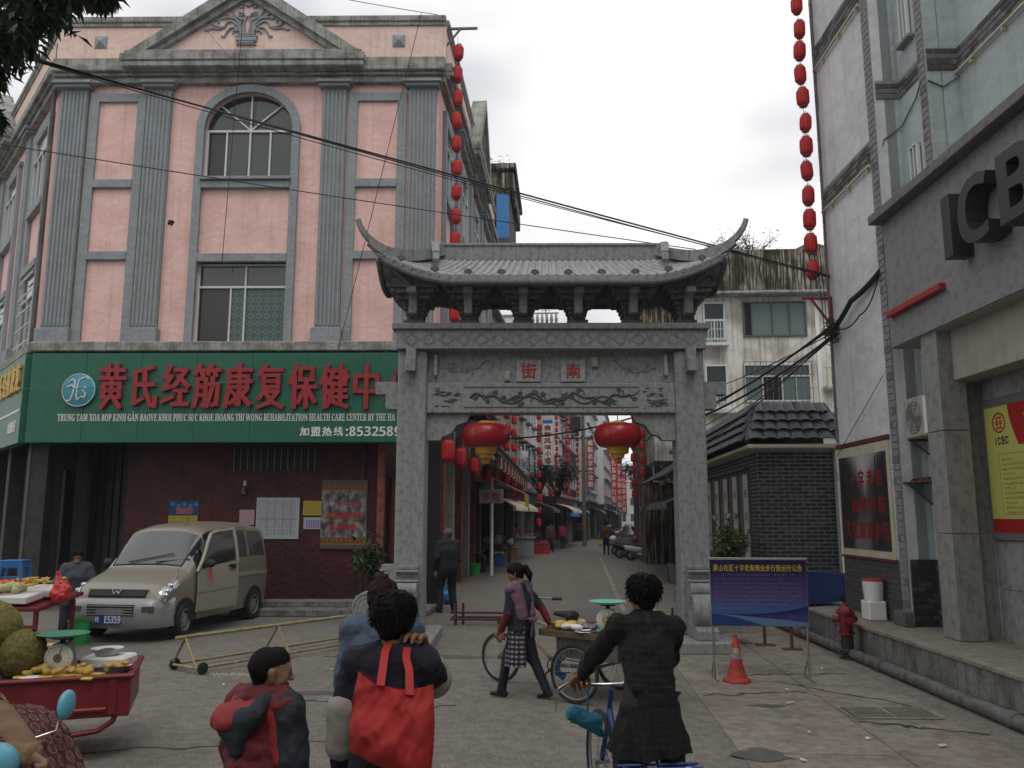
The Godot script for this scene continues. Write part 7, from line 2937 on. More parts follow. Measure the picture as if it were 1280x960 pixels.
	var specs:=[["yellow heap of sliced fruit in a bag beside the vendor's hand","banana",V(0.18,0,0.28),9],["pale mauve bag of goods in the middle of the tricycle tray","goods_mauve",V(0.1,0,0.05),7],["white plastic bags at the front of the tricycle tray","foam",V(0.33,0,0.12),7],["small brown paper heap by the saddle on the tricycle tray","carton",V(-0.05,0,0.3),6]]
	mk("goods_mauve",0.30,0.22,0.28,0.6)
	for s in specs:
		c=thing("goods_bag",s[0],"goods",top*(s[2] as Vector3))
		b=B.new()
		for k in s[3]:
			b.ball(V(r.randf_range(-0.10,0.10),0.03+r.randf()*0.03,r.randf_range(-0.10,0.10)),V(0.07,0.03,0.05)*r.randf_range(0.7,1.2),Basis(Vector3.UP,r.randf()*3.0)*Basis(V(1,0,0),r.randf_range(-0.5,0.5)),9,6)
		part("bag",b,M[s[1]],c)
	c=thing("steel_plate","shiny foil plate at the near edge of the tricycle tray","plate",top*V(0.38,0.0,-0.1))
	b=B.new()
	b.lathe([Vector2(0.0,0.01),Vector2(0.08,0.01),Vector2(0.12,0.035),Vector2(0.125,0.03),Vector2(0.08,0.0)],18)
	part("plate",b,M.chrome,c)
func notice_board()->void:
	var t:=thing("notice_board","purple and blue printed notice board on two thin metal legs before the right gate pillar","notice board",V(2.38,0,-10.68),deg_to_rad(-1.5))
	var im:=canvas(512,330,Color(0,0,0))
	for y in 330:
		var c:=Color(0.13,0.06,0.27).lerp(Color(0.33,0.28,0.52),smoothstep(0,190,y)).lerp(Color(0.25,0.42,0.66),smoothstep(180,260,y))
		for x in 512:
			var k:=c
			var y1:=268.0+6.0*sin(x*0.006)-38.0*pow(x/512.0,3.0)
			var y2:=268.0+44.0*pow(x/512.0,1.1)
			var y3:=270.0+60.0*pow(x/280.0,1.5)
			if y>y1 and y<y2:
				k=Color(0.10,0.13,0.36).lerp(Color(0.26,0.26,0.55),clampf((y-y1)/44.0,0,1))
			elif y>=y3:
				k=Color(0.11,0.27,0.52)
			elif y>=y2:
				k=Color(0.42,0.55,0.72)
			im.set_pixel(x,y,k)
	var i:=0
	for ch in "屏山社区十字老街商业步行街运行公告":
		ink(im,ch,18+i*28,24,25,34,3.2,Color(0.86,0.82,0.12))
		i+=1
	for k in 9:
		smallprint(im,48 if k==0 else 20,200 if k==8 else 492,70+k*21,10,Color(0.62,0.55,0.72),200+k,0.1)
	smallprint(im,270,450,276,9,Color(0.5,0.5,0.75),220,0.1)
	smallprint(im,310,440,292,9,Color(0.5,0.5,0.75),221,0.1)
	var b:=B.new()
	b.box(V(0,1.03,0),V(1.17,0.80,0.022),Basis.IDENTITY,0.004)
	part("board",b,M.zinc,t)
	b=B.new()
	b.quad(V(-0.58,0.635,0.014),V(0.58,0.635,0.014),V(0.58,1.425,0.014),V(-0.58,1.425,0.014))
	part("print",b,printed("notice_print",im,0.35),t)
	b=B.new()
	b.tube([V(-0.6,1.44,0.0),V(0.6,1.44,0.0)],0.012,6)
	part("top_bar",b,M.zinc,t)
	for s in [-1.0,1.0]:
		b=B.new()
		b.tube([V(s*0.56,0.03,-0.02),V(s*0.575,1.45,-0.02)],0.013,8)
		b.tube([V(s*0.56,0.02,0.25),V(s*0.56,0.02,-0.28)],0.012,6)
		b.tube([V(s*0.56,0.03,0.23),V(s*0.56,0.26,-0.02),V(s*0.56,0.03,-0.26)],0.010,6)
		part("leg",b,M.steel,t)
	t=thing("traffic_cone","orange red traffic cone with a pale band below the notice board","cone",V(2.04,0,-10.5))
	b=B.new()
	b.lathe([Vector2(0.0,0.52),Vector2(0.022,0.52),Vector2(0.035,0.50),Vector2(0.075,0.22),Vector2(0.115,0.07),Vector2(0.125,0.055)],24)
	b.lathe([Vector2(0.12,0.06),Vector2(0.155,0.05),Vector2(0.165,0.03),Vector2(0.165,0.0)],24)
	b.lathe([Vector2(0.0,0.56),Vector2(0.018,0.555),Vector2(0.024,0.53),Vector2(0.018,0.51)],12)
	part("cone_body",b,mk("cone_red",0.42,0.045,0.03,0.6,{"tex": "dust","s":1.4}),t)
	b=B.new()
	b.lathe([Vector2(0.0505,0.40),Vector2(0.0680,0.275),Vector2(0.066,0.272)],24)
	part("reflective_band",b,mk("cone_band",0.46,0.44,0.42,0.5,{"tex": "grime","s":2.0}),t)
	var spots:=[V(3.05,0,-13.4),V(3.35,0,-13.0)]
	for k in 2:
		t=thing("iron_stub",["far small iron stub post on a flat foot behind the notice board","near small iron stub post on a flat foot behind the notice board"][k],"post",spots[k],0.0,"iron stubs behind the board")
		b=B.new()
		b.box(V(0,0.015,0),V(0.28,0.03,0.16),Basis.IDENTITY,0.006)
		b.tube([V(0,0.03,0),V(0,0.42,0)],0.025,8)
		part("post",b,M.rust,t)
func plaza_things()->void:
	var b:B
	var t:=thing("fire_hydrant","red fire hydrant with black foot beside the platform edge","hydrant",V(3.93,0,-12.3))
	b=B.new()
	b.lathe([Vector2(0.0,0.755),Vector2(0.03,0.755),Vector2(0.035,0.72),Vector2(0.075,0.71),Vector2(0.10,0.67),Vector2(0.105,0.645),Vector2(0.125,0.64),Vector2(0.125,0.605),Vector2(0.10,0.60),Vector2(0.095,0.46),Vector2(0.085,0.40),Vector2(0.08,0.30)],20)
	b.lathe([Vector2(0.11,0.36),Vector2(0.11,0.33),Vector2(0.085,0.325)],20)
	part("body",b,mk("hydrant_red",0.23,0.015,0.022,0.45,{"tex": "grime","s":2.0}),t)
	for a in [0.0,2.1,-2.1]:
		b=B.new()
		var d:=V(sin(a),0,cos(a))
		b.tube([d*0.07+V(0,0.53,0),d*0.15+V(0,0.53,0)],0.045,12)
		b.tube([d*0.15+V(0,0.53,0),d*0.175+V(0,0.53,0)],0.055,8)
		part("outlet_cap",b,M.hydrant_red,t)
	b=B.new()
	b.lathe([Vector2(0.082,0.305),Vector2(0.082,0.14),Vector2(0.11,0.12),Vector2(0.11,0.09),Vector2(0.07,0.085),Vector2(0.07,0.02),Vector2(0.12,0.015),Vector2(0.12,0.0)],20)
	part("foot",b,mk("hydrant_black",0.02,0.02,0.02,0.6),t)
	t=thing("wheelie_bin","blue wheelie bin lying on its side on the platform in front of the brick shop","bin",V(4.36,0.46,-15.0),0.35)
	b=B.new()
	var poly:=PackedVector2Array([Vector2(-0.36,0.04),Vector2(0.30,0.07),Vector2(0.36,0.10),Vector2(0.36,0.50),Vector2(0.30,0.53),Vector2(-0.36,0.58)])
	b.prism(poly,-0.25,0.25)
	part("body",b,M.bin_blue,t)
	b=B.new()
	b.box(V(0.40,0.3,0),V(0.06,0.46,0.46),Basis.IDENTITY,0.02)
	b.tube([V(-0.30,0.04,-0.3),V(-0.30,0.04,0.3)],0.02,6)
	part("base",b,mk("bin_dark",0.02,0.025,0.05,0.6),t)
	b=B.new()
	b.box(V(-0.39,0.31,0),V(0.06,0.60,0.56),Basis.IDENTITY,0.02)
	part("lid",b,M.bin_blue,t)
	for s in [-1.0,1.0]:
		b=B.new()
		b.lathe([Vector2(0,-0.025),Vector2(0.09,-0.025),Vector2(0.1,0),Vector2(0.09,0.025),Vector2(0,0.025)],16,Transform3D(Basis(V(1,0,0),PI/2),V(0.36,0.10,s*0.27)))
		part("wheel",b,M.rubber,t)
	t=bank_thing("white_box","lower white plastic box standing on the platform by the mural","box",V(-0.42,0.46,0.2))
	b=B.new()
	b.box(V(0,0.14,0),V(0.3,0.28,0.26),Basis.IDENTITY,0.02)
	part("box",b,M.white_paint,t)
	t=bank_thing("white_box","upper white plastic box with a red rim, topmost of two by the mural","box",V(-0.40,0.74,0.2))
	b=B.new()
	b.lathe([Vector2(0.0,0.0),Vector2(0.13,0.0),Vector2(0.15,0.28)],20)
	part("tub",b,M.white_paint,t)
	b=B.new()
	b.lathe([Vector2(0.15,0.28),Vector2(0.157,0.285),Vector2(0.157,0.305),Vector2(0.0,0.31)],20)
	part("rim",b,M.plastic_red,t)
	t=thing("drain_grate","slotted concrete drain grate in the pavement beside the long pipe","grate",V(3.22,0.0,-8.95),deg_to_rad(2))
	b=B.new()
	b.box(V(0,0.007,0),V(0.86,0.014,0.44))
	part("pit",b,M.black_void,t)
	for k in 2:
		for j in 8:
			b=B.new()
			b.box(V(-0.2+k*0.42,0.017,-0.19+j*0.055),V(0.38,0.006,0.024),Basis.IDENTITY,0.004)
			part("bar",b,M.slab,t)
	b=B.new()
	b.box(V(0,0.016,-0.23),V(0.88,0.015,0.03),Basis.IDENTITY,0.003)
	b.box(V(0,0.016,0.245),V(0.88,0.015,0.03),Basis.IDENTITY,0.003)
	for x in [-0.43,0.0,0.43]:
		b.box(V(x,0.017,0),V(0.03,0.014,0.44),Basis.IDENTITY,0.003)
	part("frame",b,M.slab,t)
	plant("potted_plant","leafy potted plant beside the left gate pillar and the tall grey poster",V(-3.75,0,-16.3),1.75,0.6,300,Color(0.045,0.10,0.03),0.17,0.28)
	plant("potted_plant","bushy green potted plant between the right gate pillar and the brick shop",V(3.05,0,-15.9),2.0,0.55,620,Color(0.10,0.16,0.03),0.15,0.3)
	var r:=RandomNumberGenerator.new()
	r.seed=8
	t=thing("paper_scrap","crumpled white paper on the road below the tricycle","litter",V(0.13,0,-8.46))
	b=B.new()
	for k in 7:
		b.ball(V(r.randf_range(-0.05,0.05),0.03,r.randf_range(-0.04,0.04)),V(0.05,0.03,0.035),Basis(Vector3.UP,r.randf()*3)*Basis(V(1,0,0),r.randf()),7,5)
	part("paper",b,M.foam,t)
	var lit:=[V(-3.0,0,-11.0),V(-3.9,0,-11.2),V(-4.0,0,-9.95),V(-1.3,0,-7.9),V(2.5,0.014,-10.0),V(2.65,0.014,-7.9),V(3.2,0.014,-7.7),V(2.2,0.014,-8.1),V(-2.5,0,-9.9),V(2.35,0.014,-9.3),V(3.3,0.014,-11.4),V(1.9,0.014,-7.2)]
	var where:=["near the barrier's middle legs","left of the barrier's middle","by the barrier's near wheel","between the child and the tricycle","right of the cone","in front of the drain grate","beside the pipe near the grate","on the pavement crack","left of the walking vendor","before the notice board","behind the notice board by the pipe","on the near pavement slab"]
	for k in lit.size():
		t=thing("litter_scrap","tiny pale scrap of litter %s" % where[k],"litter",lit[k])
		b=B.new()
		b.box(V(0,0.012,0),V(r.randf_range(0.02,0.09),0.012,r.randf_range(0.015,0.04)),Basis(Vector3.UP,r.randf()*3)*Basis(V(1,0,0),0.25))
		part("scrap",b,M.foam if k % 3 else M.cream,t)
	t=thing("spilled_grain","pale yellowish spill on the road under the barrier rail","spill",V(-4.15,0,-10.6))
	b=B.new()
	for k in 60:
		b.ball(V(r.randfn()*0.16,0.004,r.randfn()*0.05),V(0.012,0.006,0.009),Basis(Vector3.UP,r.randf()*3),6,4)
	stuff(part("grain",b,M.cream,t))
func leaf_shape(b:B,at:Vector3,dir:Vector3,l:float,w:float,droop:float)->void:
	var side:=dir.cross(Vector3.UP)
	if side.length()<0.1:
		side=V(1,0,0)
	side=side.normalized()
	var m:=at+dir*l*0.5+V(0,-droop*l*0.15,0)
	var e:=at+dir*l+V(0,-droop*l*0.5,0)
	var up:=side.cross(dir).normalized()
	var fold:=up*w*0.25
	b.t3(at,m+side*w+fold,e,(up-side*0.3).normalized(),(up-side*0.3).normalized(),(up-side*0.3).normalized())
	b.t3(at,m-side*w+fold,e,(up+side*0.3).normalized(),(up+side*0.3).normalized(),(up+side*0.3).normalized())
func plant(called:String,label:String,at:Vector3,hh:float,spread:float,n:int,tone:Color,leaf:float,pot:float)->void:
	var t:=thing(called,label,"plant",at)
	var r:=RandomNumberGenerator.new()
	r.seed=int(at.x*91)+400
	var b:=B.new()
	b.lathe([Vector2(0.0,pot*1.45),Vector2(pot*0.85,pot*1.45),Vector2(pot*0.95,pot*1.6),Vector2(pot*1.05,pot*1.6),Vector2(pot*1.05,pot*1.45),Vector2(pot*0.72,0.0),Vector2(0.0,0.0)],20)
	part("pot",b,M.granite_dark,t)
	b=B.new()
	var tips:=[]
	for k in 9:
		var a:=TAU*k/9+r.randf()
		var e:=V(cos(a)*spread*0.6*r.randf(),hh*r.randf_range(0.6,0.95),sin(a)*spread*0.6*r.randf())
		b.tube([V(0,pot*1.4,0),V(e.x*0.3,hh*0.5,e.z*0.3),e],[0.02,0.014,0.006],5)
		tips.append(e)
	part("stem",b,M.bark,t)
	b=B.new()
	for k in n:
		var e:Vector3=tips[r.randi() % tips.size()]
		var p:Vector3=V(0,hh*0.42,0).lerp(e,r.randf_range(0.35,1.05))+V(r.randfn(),r.randfn()*0.7,r.randfn())*spread*0.22
		var d:=V(r.randfn(),r.randf_range(-0.2,0.8),r.randfn()).normalized()
		b.col=Color(tone.r,tone.g,tone.b)*r.randf_range(0.6,1.5)
		leaf_shape(b,p,d,leaf*r.randf_range(0.8,1.5),leaf*0.24,r.randf())
	part("foliage",b,M.leaf,t)
func make_scooter(called:String,label:String,body:Material,box:=false)->Node3D:
	var t:=thing(called,label,"motor scooter",Vector3.ZERO,0.0,"scooters parked along the right of the street")
	for e in [[0.62,0.0],[-0.58,0.0]]:
		var b0:=B.new()
		var xf:=Transform3D(Basis(V(0,0,1),PI/2),V(0,0.25,e[0]))
		b0.lathe([Vector2(0.14,-0.05),Vector2(0.20,-0.06),Vector2(0.245,-0.04),Vector2(0.25,0.0),Vector2(0.245,0.04),Vector2(0.20,0.06),Vector2(0.14,0.05)],24,xf)
		var w:=part("wheel",b0,M.rubber,t)
		b0=B.new()
		b0.lathe([Vector2(0.0,-0.04),Vector2(0.145,-0.03)],16,xf)
		b0.lathe([Vector2(0.145,0.03),Vector2(0.0,0.04)],16,xf)
		part("rim",b0,M.zinc,w)
	var f:=F.new(V(-0.25,0.1,-1.0),V(0.25,1.1,0.85),0.03)
	f.cap(V(0,0.56,-0.75),V(0,0.50,-0.15),0.13,0.15,0.05)
	f.cap(V(0,0.62,-0.85),V(0,0.58,-0.5),0.08,0.12,0.05)
	f.cap(V(0,0.30,-0.2),V(0,0.28,0.28),0.12,0.10,0.05,0,V(0,1,0),1.8)
	f.cap(V(0,0.34,0.34),V(0,0.82,0.45),0.16,0.11,0.05,0,V(0,0,1),2.0)
	f.cap(V(0,0.52,0.72),V(0,0.46,0.50),0.07,0.09,0.04)
	f.cap(V(-0.1,0.94,0.44),V(0.1,0.94,0.44),0.08,0.08,0.04)
	part("body",f.into(B.new(),[Color.WHITE]),body,t)
	f=F.new(V(-0.2,0.55,-0.9),V(0.2,0.85,0.1),0.03)
	f.cap(V(0,0.70,-0.72),V(0,0.66,-0.12),0.10,0.12,0.04,0,V(0,1,0),1.7)
	part("seat",f.into(B.new(),[Color.WHITE]),M.black,t)
	var b:=B.new()
	b.box(V(0,0.26,-0.42),V(0.2,0.2,0.34),Basis.IDENTITY,0.04)
	b.tube([V(0.13,0.26,-0.2),V(0.14,0.28,-0.75)],[0.03,0.045],8)
	b.tube([V(-0.09,0.28,-0.2),V(-0.15,0.0,-0.1)],0.012,6)
	part("engine",b,M.frame_dark,t)
	b=B.new()
	b.tube([V(0,0.9,0.44),V(0,0.5,0.55),V(0,0.25,0.62)],0.028,8)
	b.tube([V(-0.32,0.98,0.32),V(-0.15,1.0,0.42),V(0.15,1.0,0.42),V(0.32,0.98,0.32)],0.016,7)
	part("fork",b,M.zinc,t)
	for s in [-1.0,1.0]:
		b=B.new()
		b.tube([V(s*0.22,1.0,0.40),V(s*0.28,1.2,0.42)],0.007,5)
		b.ball(V(s*0.29,1.24,0.42),V(0.06,0.045,0.02),Basis.IDENTITY,10,6)
		part("mirror",b,M.black,t)
	b=B.new()
	b.ball(V(0,0.93,0.51),V(0.08,0.06,0.03),Basis.IDENTITY,10,6)
	part("headlight",b,M.chrome,t)
	b=B.new()
	b.box(V(0,0.62,-0.93),V(0.16,0.06,0.04),Basis.IDENTITY,0.01)
	part("tail_light",b,M.plastic_red,t)
	if box:
		f=F.new(V(-0.25,0.7,-1.15),V(0.25,1.15,-0.65),0.03)
		f.cap(V(-0.06,0.92,-0.9),V(0.06,0.92,-0.9),0.17,0.17,0.05,0,V(0,1,0),1.2)
		part("tail_box",f.into(B.new(),[Color.WHITE]),M.white_paint,t)
	return t
func street_things()->void:
	mk("scoot_white",0.62,0.62,0.63,0.3)
	mk("scoot_black",0.02,0.02,0.022,0.3)
	mk("scoot_red",0.32,0.02,0.03,0.3)
	mk("scoot_teal",0.03,0.14,0.17,0.35)
	var a:=make_scooter("motor_scooter","silver white motor scooter with black seat, nearest in the right row",M.scoot_white)
	a.position=V(3.55,0,-38.2)
	a.rotation.y=deg_to_rad(68)
	var b2:=make_scooter("motor_scooter","dark motor scooter with a white tail box behind the silver one",M.scoot_black,true)
	b2.position=V(3.2,0,-40.4)
	b2.rotation.y=deg_to_rad(75)
	var words_:=["black","dark red","teal","black","silver","dark","red","black","pale","dark"]
	var ord:=["third","fourth","fifth","sixth","seventh","eighth","ninth","tenth","eleventh","twelfth"]
	var mats:=[M.scoot_black,M.scoot_red,M.scoot_teal,M.scoot_black,M.scoot_white,M.scoot_black,M.scoot_red,M.scoot_black,M.scoot_white,M.scoot_black]
	for i in 10:
		var z:=-41.4-i*1.1
		var c:=copy(a,V(rx(z)-1.25-0.25*(i % 3),0,z),deg_to_rad(70+(i*37) % 30),"%s motor scooter, %s from the front in the right row" % [words_[i],ord[i]])
		(c.get_node("body") as MeshInstance3D).material_override=mats[i]
	for i in 8:
		var z:=-74.0-i*3.4
		var c:=copy(a,V(lx(z)+2.9+0.25*(i % 2),0,z),deg_to_rad(-70-(i*29) % 30),"%s motor scooter parked far along the left of the street, %s from the gate" % [words_[i],["first","second","third","fourth","fifth","sixth","seventh","eighth"][i]])
		(c.get_node("body") as MeshInstance3D).material_override=mats[(i+3) % 10]
		c.set_meta("group","scooters far along the left of the street")
	var t:=thing("helmet","red motor helmet on the seat of the dark scooter at right","helmet",V(3.35,0.80,-40.35))
	var b:=B.new()
	b.ball(V(0,0.1,0),V(0.15,0.14,0.16),Basis.IDENTITY,14,10)
	part("shell",b,M.plastic_red,t)
	b=B.new()
	b.ball(V(0,0.08,0.05),V(0.13,0.07,0.125),Basis.IDENTITY,12,8)
	part("visor",b,M.glass,t)
	for e in [["white_car","white small car parked far down the street on the right",V(7.6,0,-82.0),"scoot_white"],["grey_car","grey car behind the scooters on the right of the street",V(5.0,0,-60.0),"zinc"]]:
		t=thing(e[0],e[1],"car",e[2],deg_to_rad(4))
		var f:=F.new(V(-0.95,0.1,-2.2),V(0.95,1.65,2.2),0.07)
		f.cap(V(-0.45,0.65,-1.6),V(-0.45,0.62,1.6),0.38,0.36,0.2)
		f.cap(V(0.45,0.65,-1.6),V(0.45,0.62,1.6),0.38,0.36,0.2)
		f.cap(V(-0.4,1.12,-1.0),V(-0.4,1.12,0.5),0.33,0.33,0.2)
		f.cap(V(0.4,1.12,-1.0),V(0.4,1.12,0.5),0.33,0.33,0.2)
		part("body",f.into(B.new(),[Color.WHITE]),M[e[3]],t)
		b=B.new()
		b.ball(V(0,1.12,0.62),V(0.58,0.22,0.34),Basis(V(1,0,0),-0.5),14,8)
		part("windscreen",b,M.glass,t)
		for x in [-0.78,0.78]:
			for z in [-1.3,1.3]:
				wheel(t,V(x,0.3,z),0.3,0.18*signf(x))
		b=B.new()
		b.box(V(-0.55,0.72,1.93),V(0.3,0.14,0.1),Basis.IDENTITY,0.02)
		b.box(V(0.55,0.72,1.93),V(0.3,0.14,0.1),Basis.IDENTITY,0.02)
		part("headlight",b,M.chrome,t)
		b=B.new()
		b.box(V(0,0.5,1.98),V(0.9,0.14,0.06),Basis.IDENTITY,0.02)
		part("grille",b,M.black,t)
	t=thing("electric_bicycle","beige electric bicycle with a basket parked on the left beyond the gate","bicycle",V(-3.35,0,-33.4),deg_to_rad(-115))
	for z in [-0.5,0.5]:
		spoke_wheel(t,V(0,0.25,z),0.25,0.0,10)
	b=B.new()
	b.tube([V(0,0.25,-0.5),V(0,0.3,0.0),V(0,0.5,0.3),V(0,0.95,0.38)],0.035,8)
	b.tube([V(0,0.3,-0.1),V(0,0.75,-0.2)],0.025,8)
	b.tube([V(0,0.25,0.5),V(0,0.65,0.4)],0.025,8)
	b.box(V(0,0.38,-0.1),V(0.2,0.18,0.4),Basis.IDENTITY,0.04)
	part("frame",b,M.bike_cream,t)
	b=B.new()
	b.tube([V(-0.28,1.0,0.25),V(0,0.97,0.38),V(0.28,1.0,0.25)],0.014,6)
	b.box(V(0,0.8,-0.22),V(0.22,0.07,0.32),Basis.IDENTITY,0.03)
	part("handlebar",b,M.black,t)
	b=B.new()
	b.box(V(0,0.8,0.58),V(0.3,0.22,0.22),Basis.IDENTITY,0.02)
	part("basket",b,M.frame_dark,t)
	t=thing("green_basket","bright green plastic basket on the ground beyond the left pillar","basket",V(-3.05,0,-28.5))
	b=B.new()
	b.lathe([Vector2(0.0,0.0),Vector2(0.17,0.0),Vector2(0.24,0.40),Vector2(0.255,0.40),Vector2(0.24,0.37),Vector2(0.16,0.02),Vector2(0,0.02)],20)
	part("basket",b,M.plastic_green,t)
	t=thing("goods_table","wooden table with bags of goods in front of the left shops","table",V(-3.0,0,-36.2))
	b=B.new()
	b.box(V(0,0.74,0),V(1.5,0.05,0.8),Basis.IDENTITY,0.01)
	part("table_top",b,M.old_wood,t)
	for x in [-0.65,0.65]:
		for z in [-0.33,0.33]:
			b=B.new()
			b.bar(V(x,0,z),V(x,0.72,z),0.06,0.06)
			part("leg",b,M.old_wood,t)
	for e in [["yellow green bag on the goods table",V(0.15,0.765,0.1),"pale_fruit",0.24],["purple bag on the goods table",V(-0.35,0.765,0.05),"goods_mauve",0.2],["white bag hanging by the goods table",V(0.7,0.765,0.2),"foam",0.16]]:
		var q:=thing("goods_bag","%s before the left shops" % e[0],"bag",V(-3.0,0,-36.2)+e[1])
		var f:=F.new(V(-0.3,0,-0.3),V(0.3,0.6,0.3),0.035)
		f.cap(V(0,e[3]*0.7,0),V(0.03,e[3]*1.2,0),e[3]*0.75,e[3]*0.6,0.05)
		f.rough(noise(3,5.0,2),0.05)
		part("bag",f.into(B.new(),[Color.WHITE]),M[e[2]],q)
	t=thing("steel_counter","grey metal food counter on the left of the street","counter",V(-2.2,0,-42.0))
	b=B.new()
	b.box(V(0,0.45,0),V(1.4,0.9,0.8),Basis.IDENTITY,0.02)
	part("body",b,M.trim,t)
	b=B.new()
	b.box(V(0,0.93,0),V(1.6,0.06,1.0),Basis.IDENTITY,0.01)
	part("top",b,M.zinc,t)
	b=B.new()
	for k in 6:
		b.lathe([Vector2(0,0.96),Vector2(0.1,0.96),Vector2(0.12,1.1+0.05*(k % 2)),Vector2(0,1.12)],10,Transform3D(Basis.IDENTITY,V(-0.6+k*0.24,0,0.1*(k % 2))))
	part("pot",b,M.steel,t)
	for k in 2:
		t=thing("red_crate",["red plastic crate on the left of the street, right one","red plastic stool crate on the left of the street, left one"][k],"crate",V(-1.15-k*0.75,0,-45.0-k*0.3))
		b=B.new()
		for y in [0.05,0.22,0.40,0.58]:
			for s in [-1.0,1.0]:
				b.box(V(0,y,s*0.24),V(0.66,0.1,0.03))
				b.box(V(s*0.33,y,0),V(0.03,0.1,0.48))
		for x in [-0.33,-0.11,0.11,0.33]:
			for s in [-1.0,1.0]:
				b.box(V(x,0.32,s*0.242),V(0.06,0.62,0.034))
		b.box(V(0,0.04,0),V(0.64,0.03,0.46))
		part("crate",b,M.plastic_red,t)
	t=thing("blue_sack","bright blue bag on the ground behind the man in the dark suit","bag",V(-2.75,0,-19.2))
	var fs:=F.new(V(-0.3,0,-0.2),V(0.3,0.5,0.2),0.03)
	fs.cap(V(-0.08,0.15,0),V(0.08,0.15,0),0.15,0.15,0.05)
	fs.cap(V(0,0.2,0),V(0,0.38,0),0.12,0.06,0.05)
	fs.rough(noise(4,6.0,2),0.04)
	part("bag",fs.into(B.new(),[Color.WHITE]),M.plastic_blue,t)
	t=thing("round_sign","pale round shop sign on an iron scroll over the left shops","sign",V(-2.05,4.95,-41.0))
	b=B.new()
	b.lathe([Vector2(0,0.05),Vector2(0.30,0.05),Vector2(0.33,0.03),Vector2(0.33,-0.03),Vector2(0.30,-0.05),Vector2(0,-0.05)],28,Transform3D(Basis(V(1,0,0),PI/2)*Basis.from_scale(V(1,1,0.7)),Vector3.ZERO))
	part("plate",b,M.white_paint,t)
	b=B.new()
	b.tube([V(-0.8,0.1,0),V(-0.7,0.45,0),V(-0.2,0.4,0),V(0,0.3,0)],0.02,6)
	b.tube([V(-0.8,-0.3,0),V(-0.6,0.0,0),V(-0.5,0.3,0)],0.015,6)
	part("bracket",b,M.black,t)
func street_wares()->void:
	var r:=RandomNumberGenerator.new()
	r.seed=321
	var kinds:=["plastic_blue","foam","carton","plastic_green","maroon","goods_mauve"]
	var words_:=["blue","white","brown cardboard","green","dark red","mauve"]
	var spots:=[V(-2.75,0,-34.4),V(-3.6,0,-37.6),V(-2.5,0,-39.6),V(-3.0,0,-40.4),V(-1.9,0,-45.8),V(-1.6,0,-49.0),V(-1.2,0,-51.0),V(-0.6,0,-56.0)]
	var where:=["by the electric bicycle","behind the goods table","right of the goods table","left of the steel counter","behind the red crates","past the red crates","below the shrubs","near the utility pole"]
	for k in spots.size():
		var t:=thing("goods_crate","%s crate of goods %s on the left of the street" % [words_[k % 6],where[k]],"crate",spots[k],r.randf()*0.6)
		var b:=B.new()
		b.box(V(0,0.2,0),V(0.62,0.4,0.46),Basis.IDENTITY,0.015)
		b.box(V(0,0.41,0),V(0.66,0.04,0.5),Basis.IDENTITY,0.01)
		part("crate",b,M[kinds[k % 6]],t)
		b=B.new()
		for q in 12:
			b.ball(V(r.randf_range(-0.25,0.25),0.46+r.randf()*0.06,r.randf_range(-0.16,0.16)),V(0.09,0.06,0.08),Basis.IDENTITY,7,5)
		part("goods",b,M[["pale_fruit","tangerine","banana","leaf","pulp","foam"][k % 6]],t)
	var us:=[[V(-2.3,0,-53.0),"plastic_red","red market umbrella over the left stalls past the red crates"],[V(0.3,0,-66.0),"plastic_blue","blue market umbrella far on the left of the street"],[V(5.4,0,-52.0),"maroon","dark red market umbrella on the right beyond the scooters"]]
	for u in us:
		var t:=thing("market_umbrella",u[2],"umbrella",u[0])
		var b:=B.new()
		b.tube([V(0,0,0),V(0,2.5,0)],0.025,7)
		part("pole",b,M.zinc,t)
		b=B.new()
		b.lathe([Vector2(0.0,2.55),Vector2(0.5,2.4),Vector2(1.1,2.05),Vector2(1.1,1.95),Vector2(1.08,1.95)],24,Transform3D.IDENTITY,8,0.05)
		part("canopy",b,M[u[1]],t)
func ik(a:Vector3,c:Vector3,l1:float,l2:float,hint:Vector3)->Vector3:
	var d:=c-a
	var l:=clampf(d.length(),0.02,(l1+l2)*0.999)
	var u:=d.normalized()
	var x:=(l1*l1-l2*l2+l*l)/(2.0*l)
	var h:=sqrt(maxf(0.0,l1*l1-x*x))
	var n:=hint-u*hint.dot(u)
	return a+u*x+n.normalized()*h
func clip_reach(a:Vector3,c:Vector3,l:float)->Vector3:
	var d:=c-a
	return c if d.length()<=l else a+d.normalized()*l
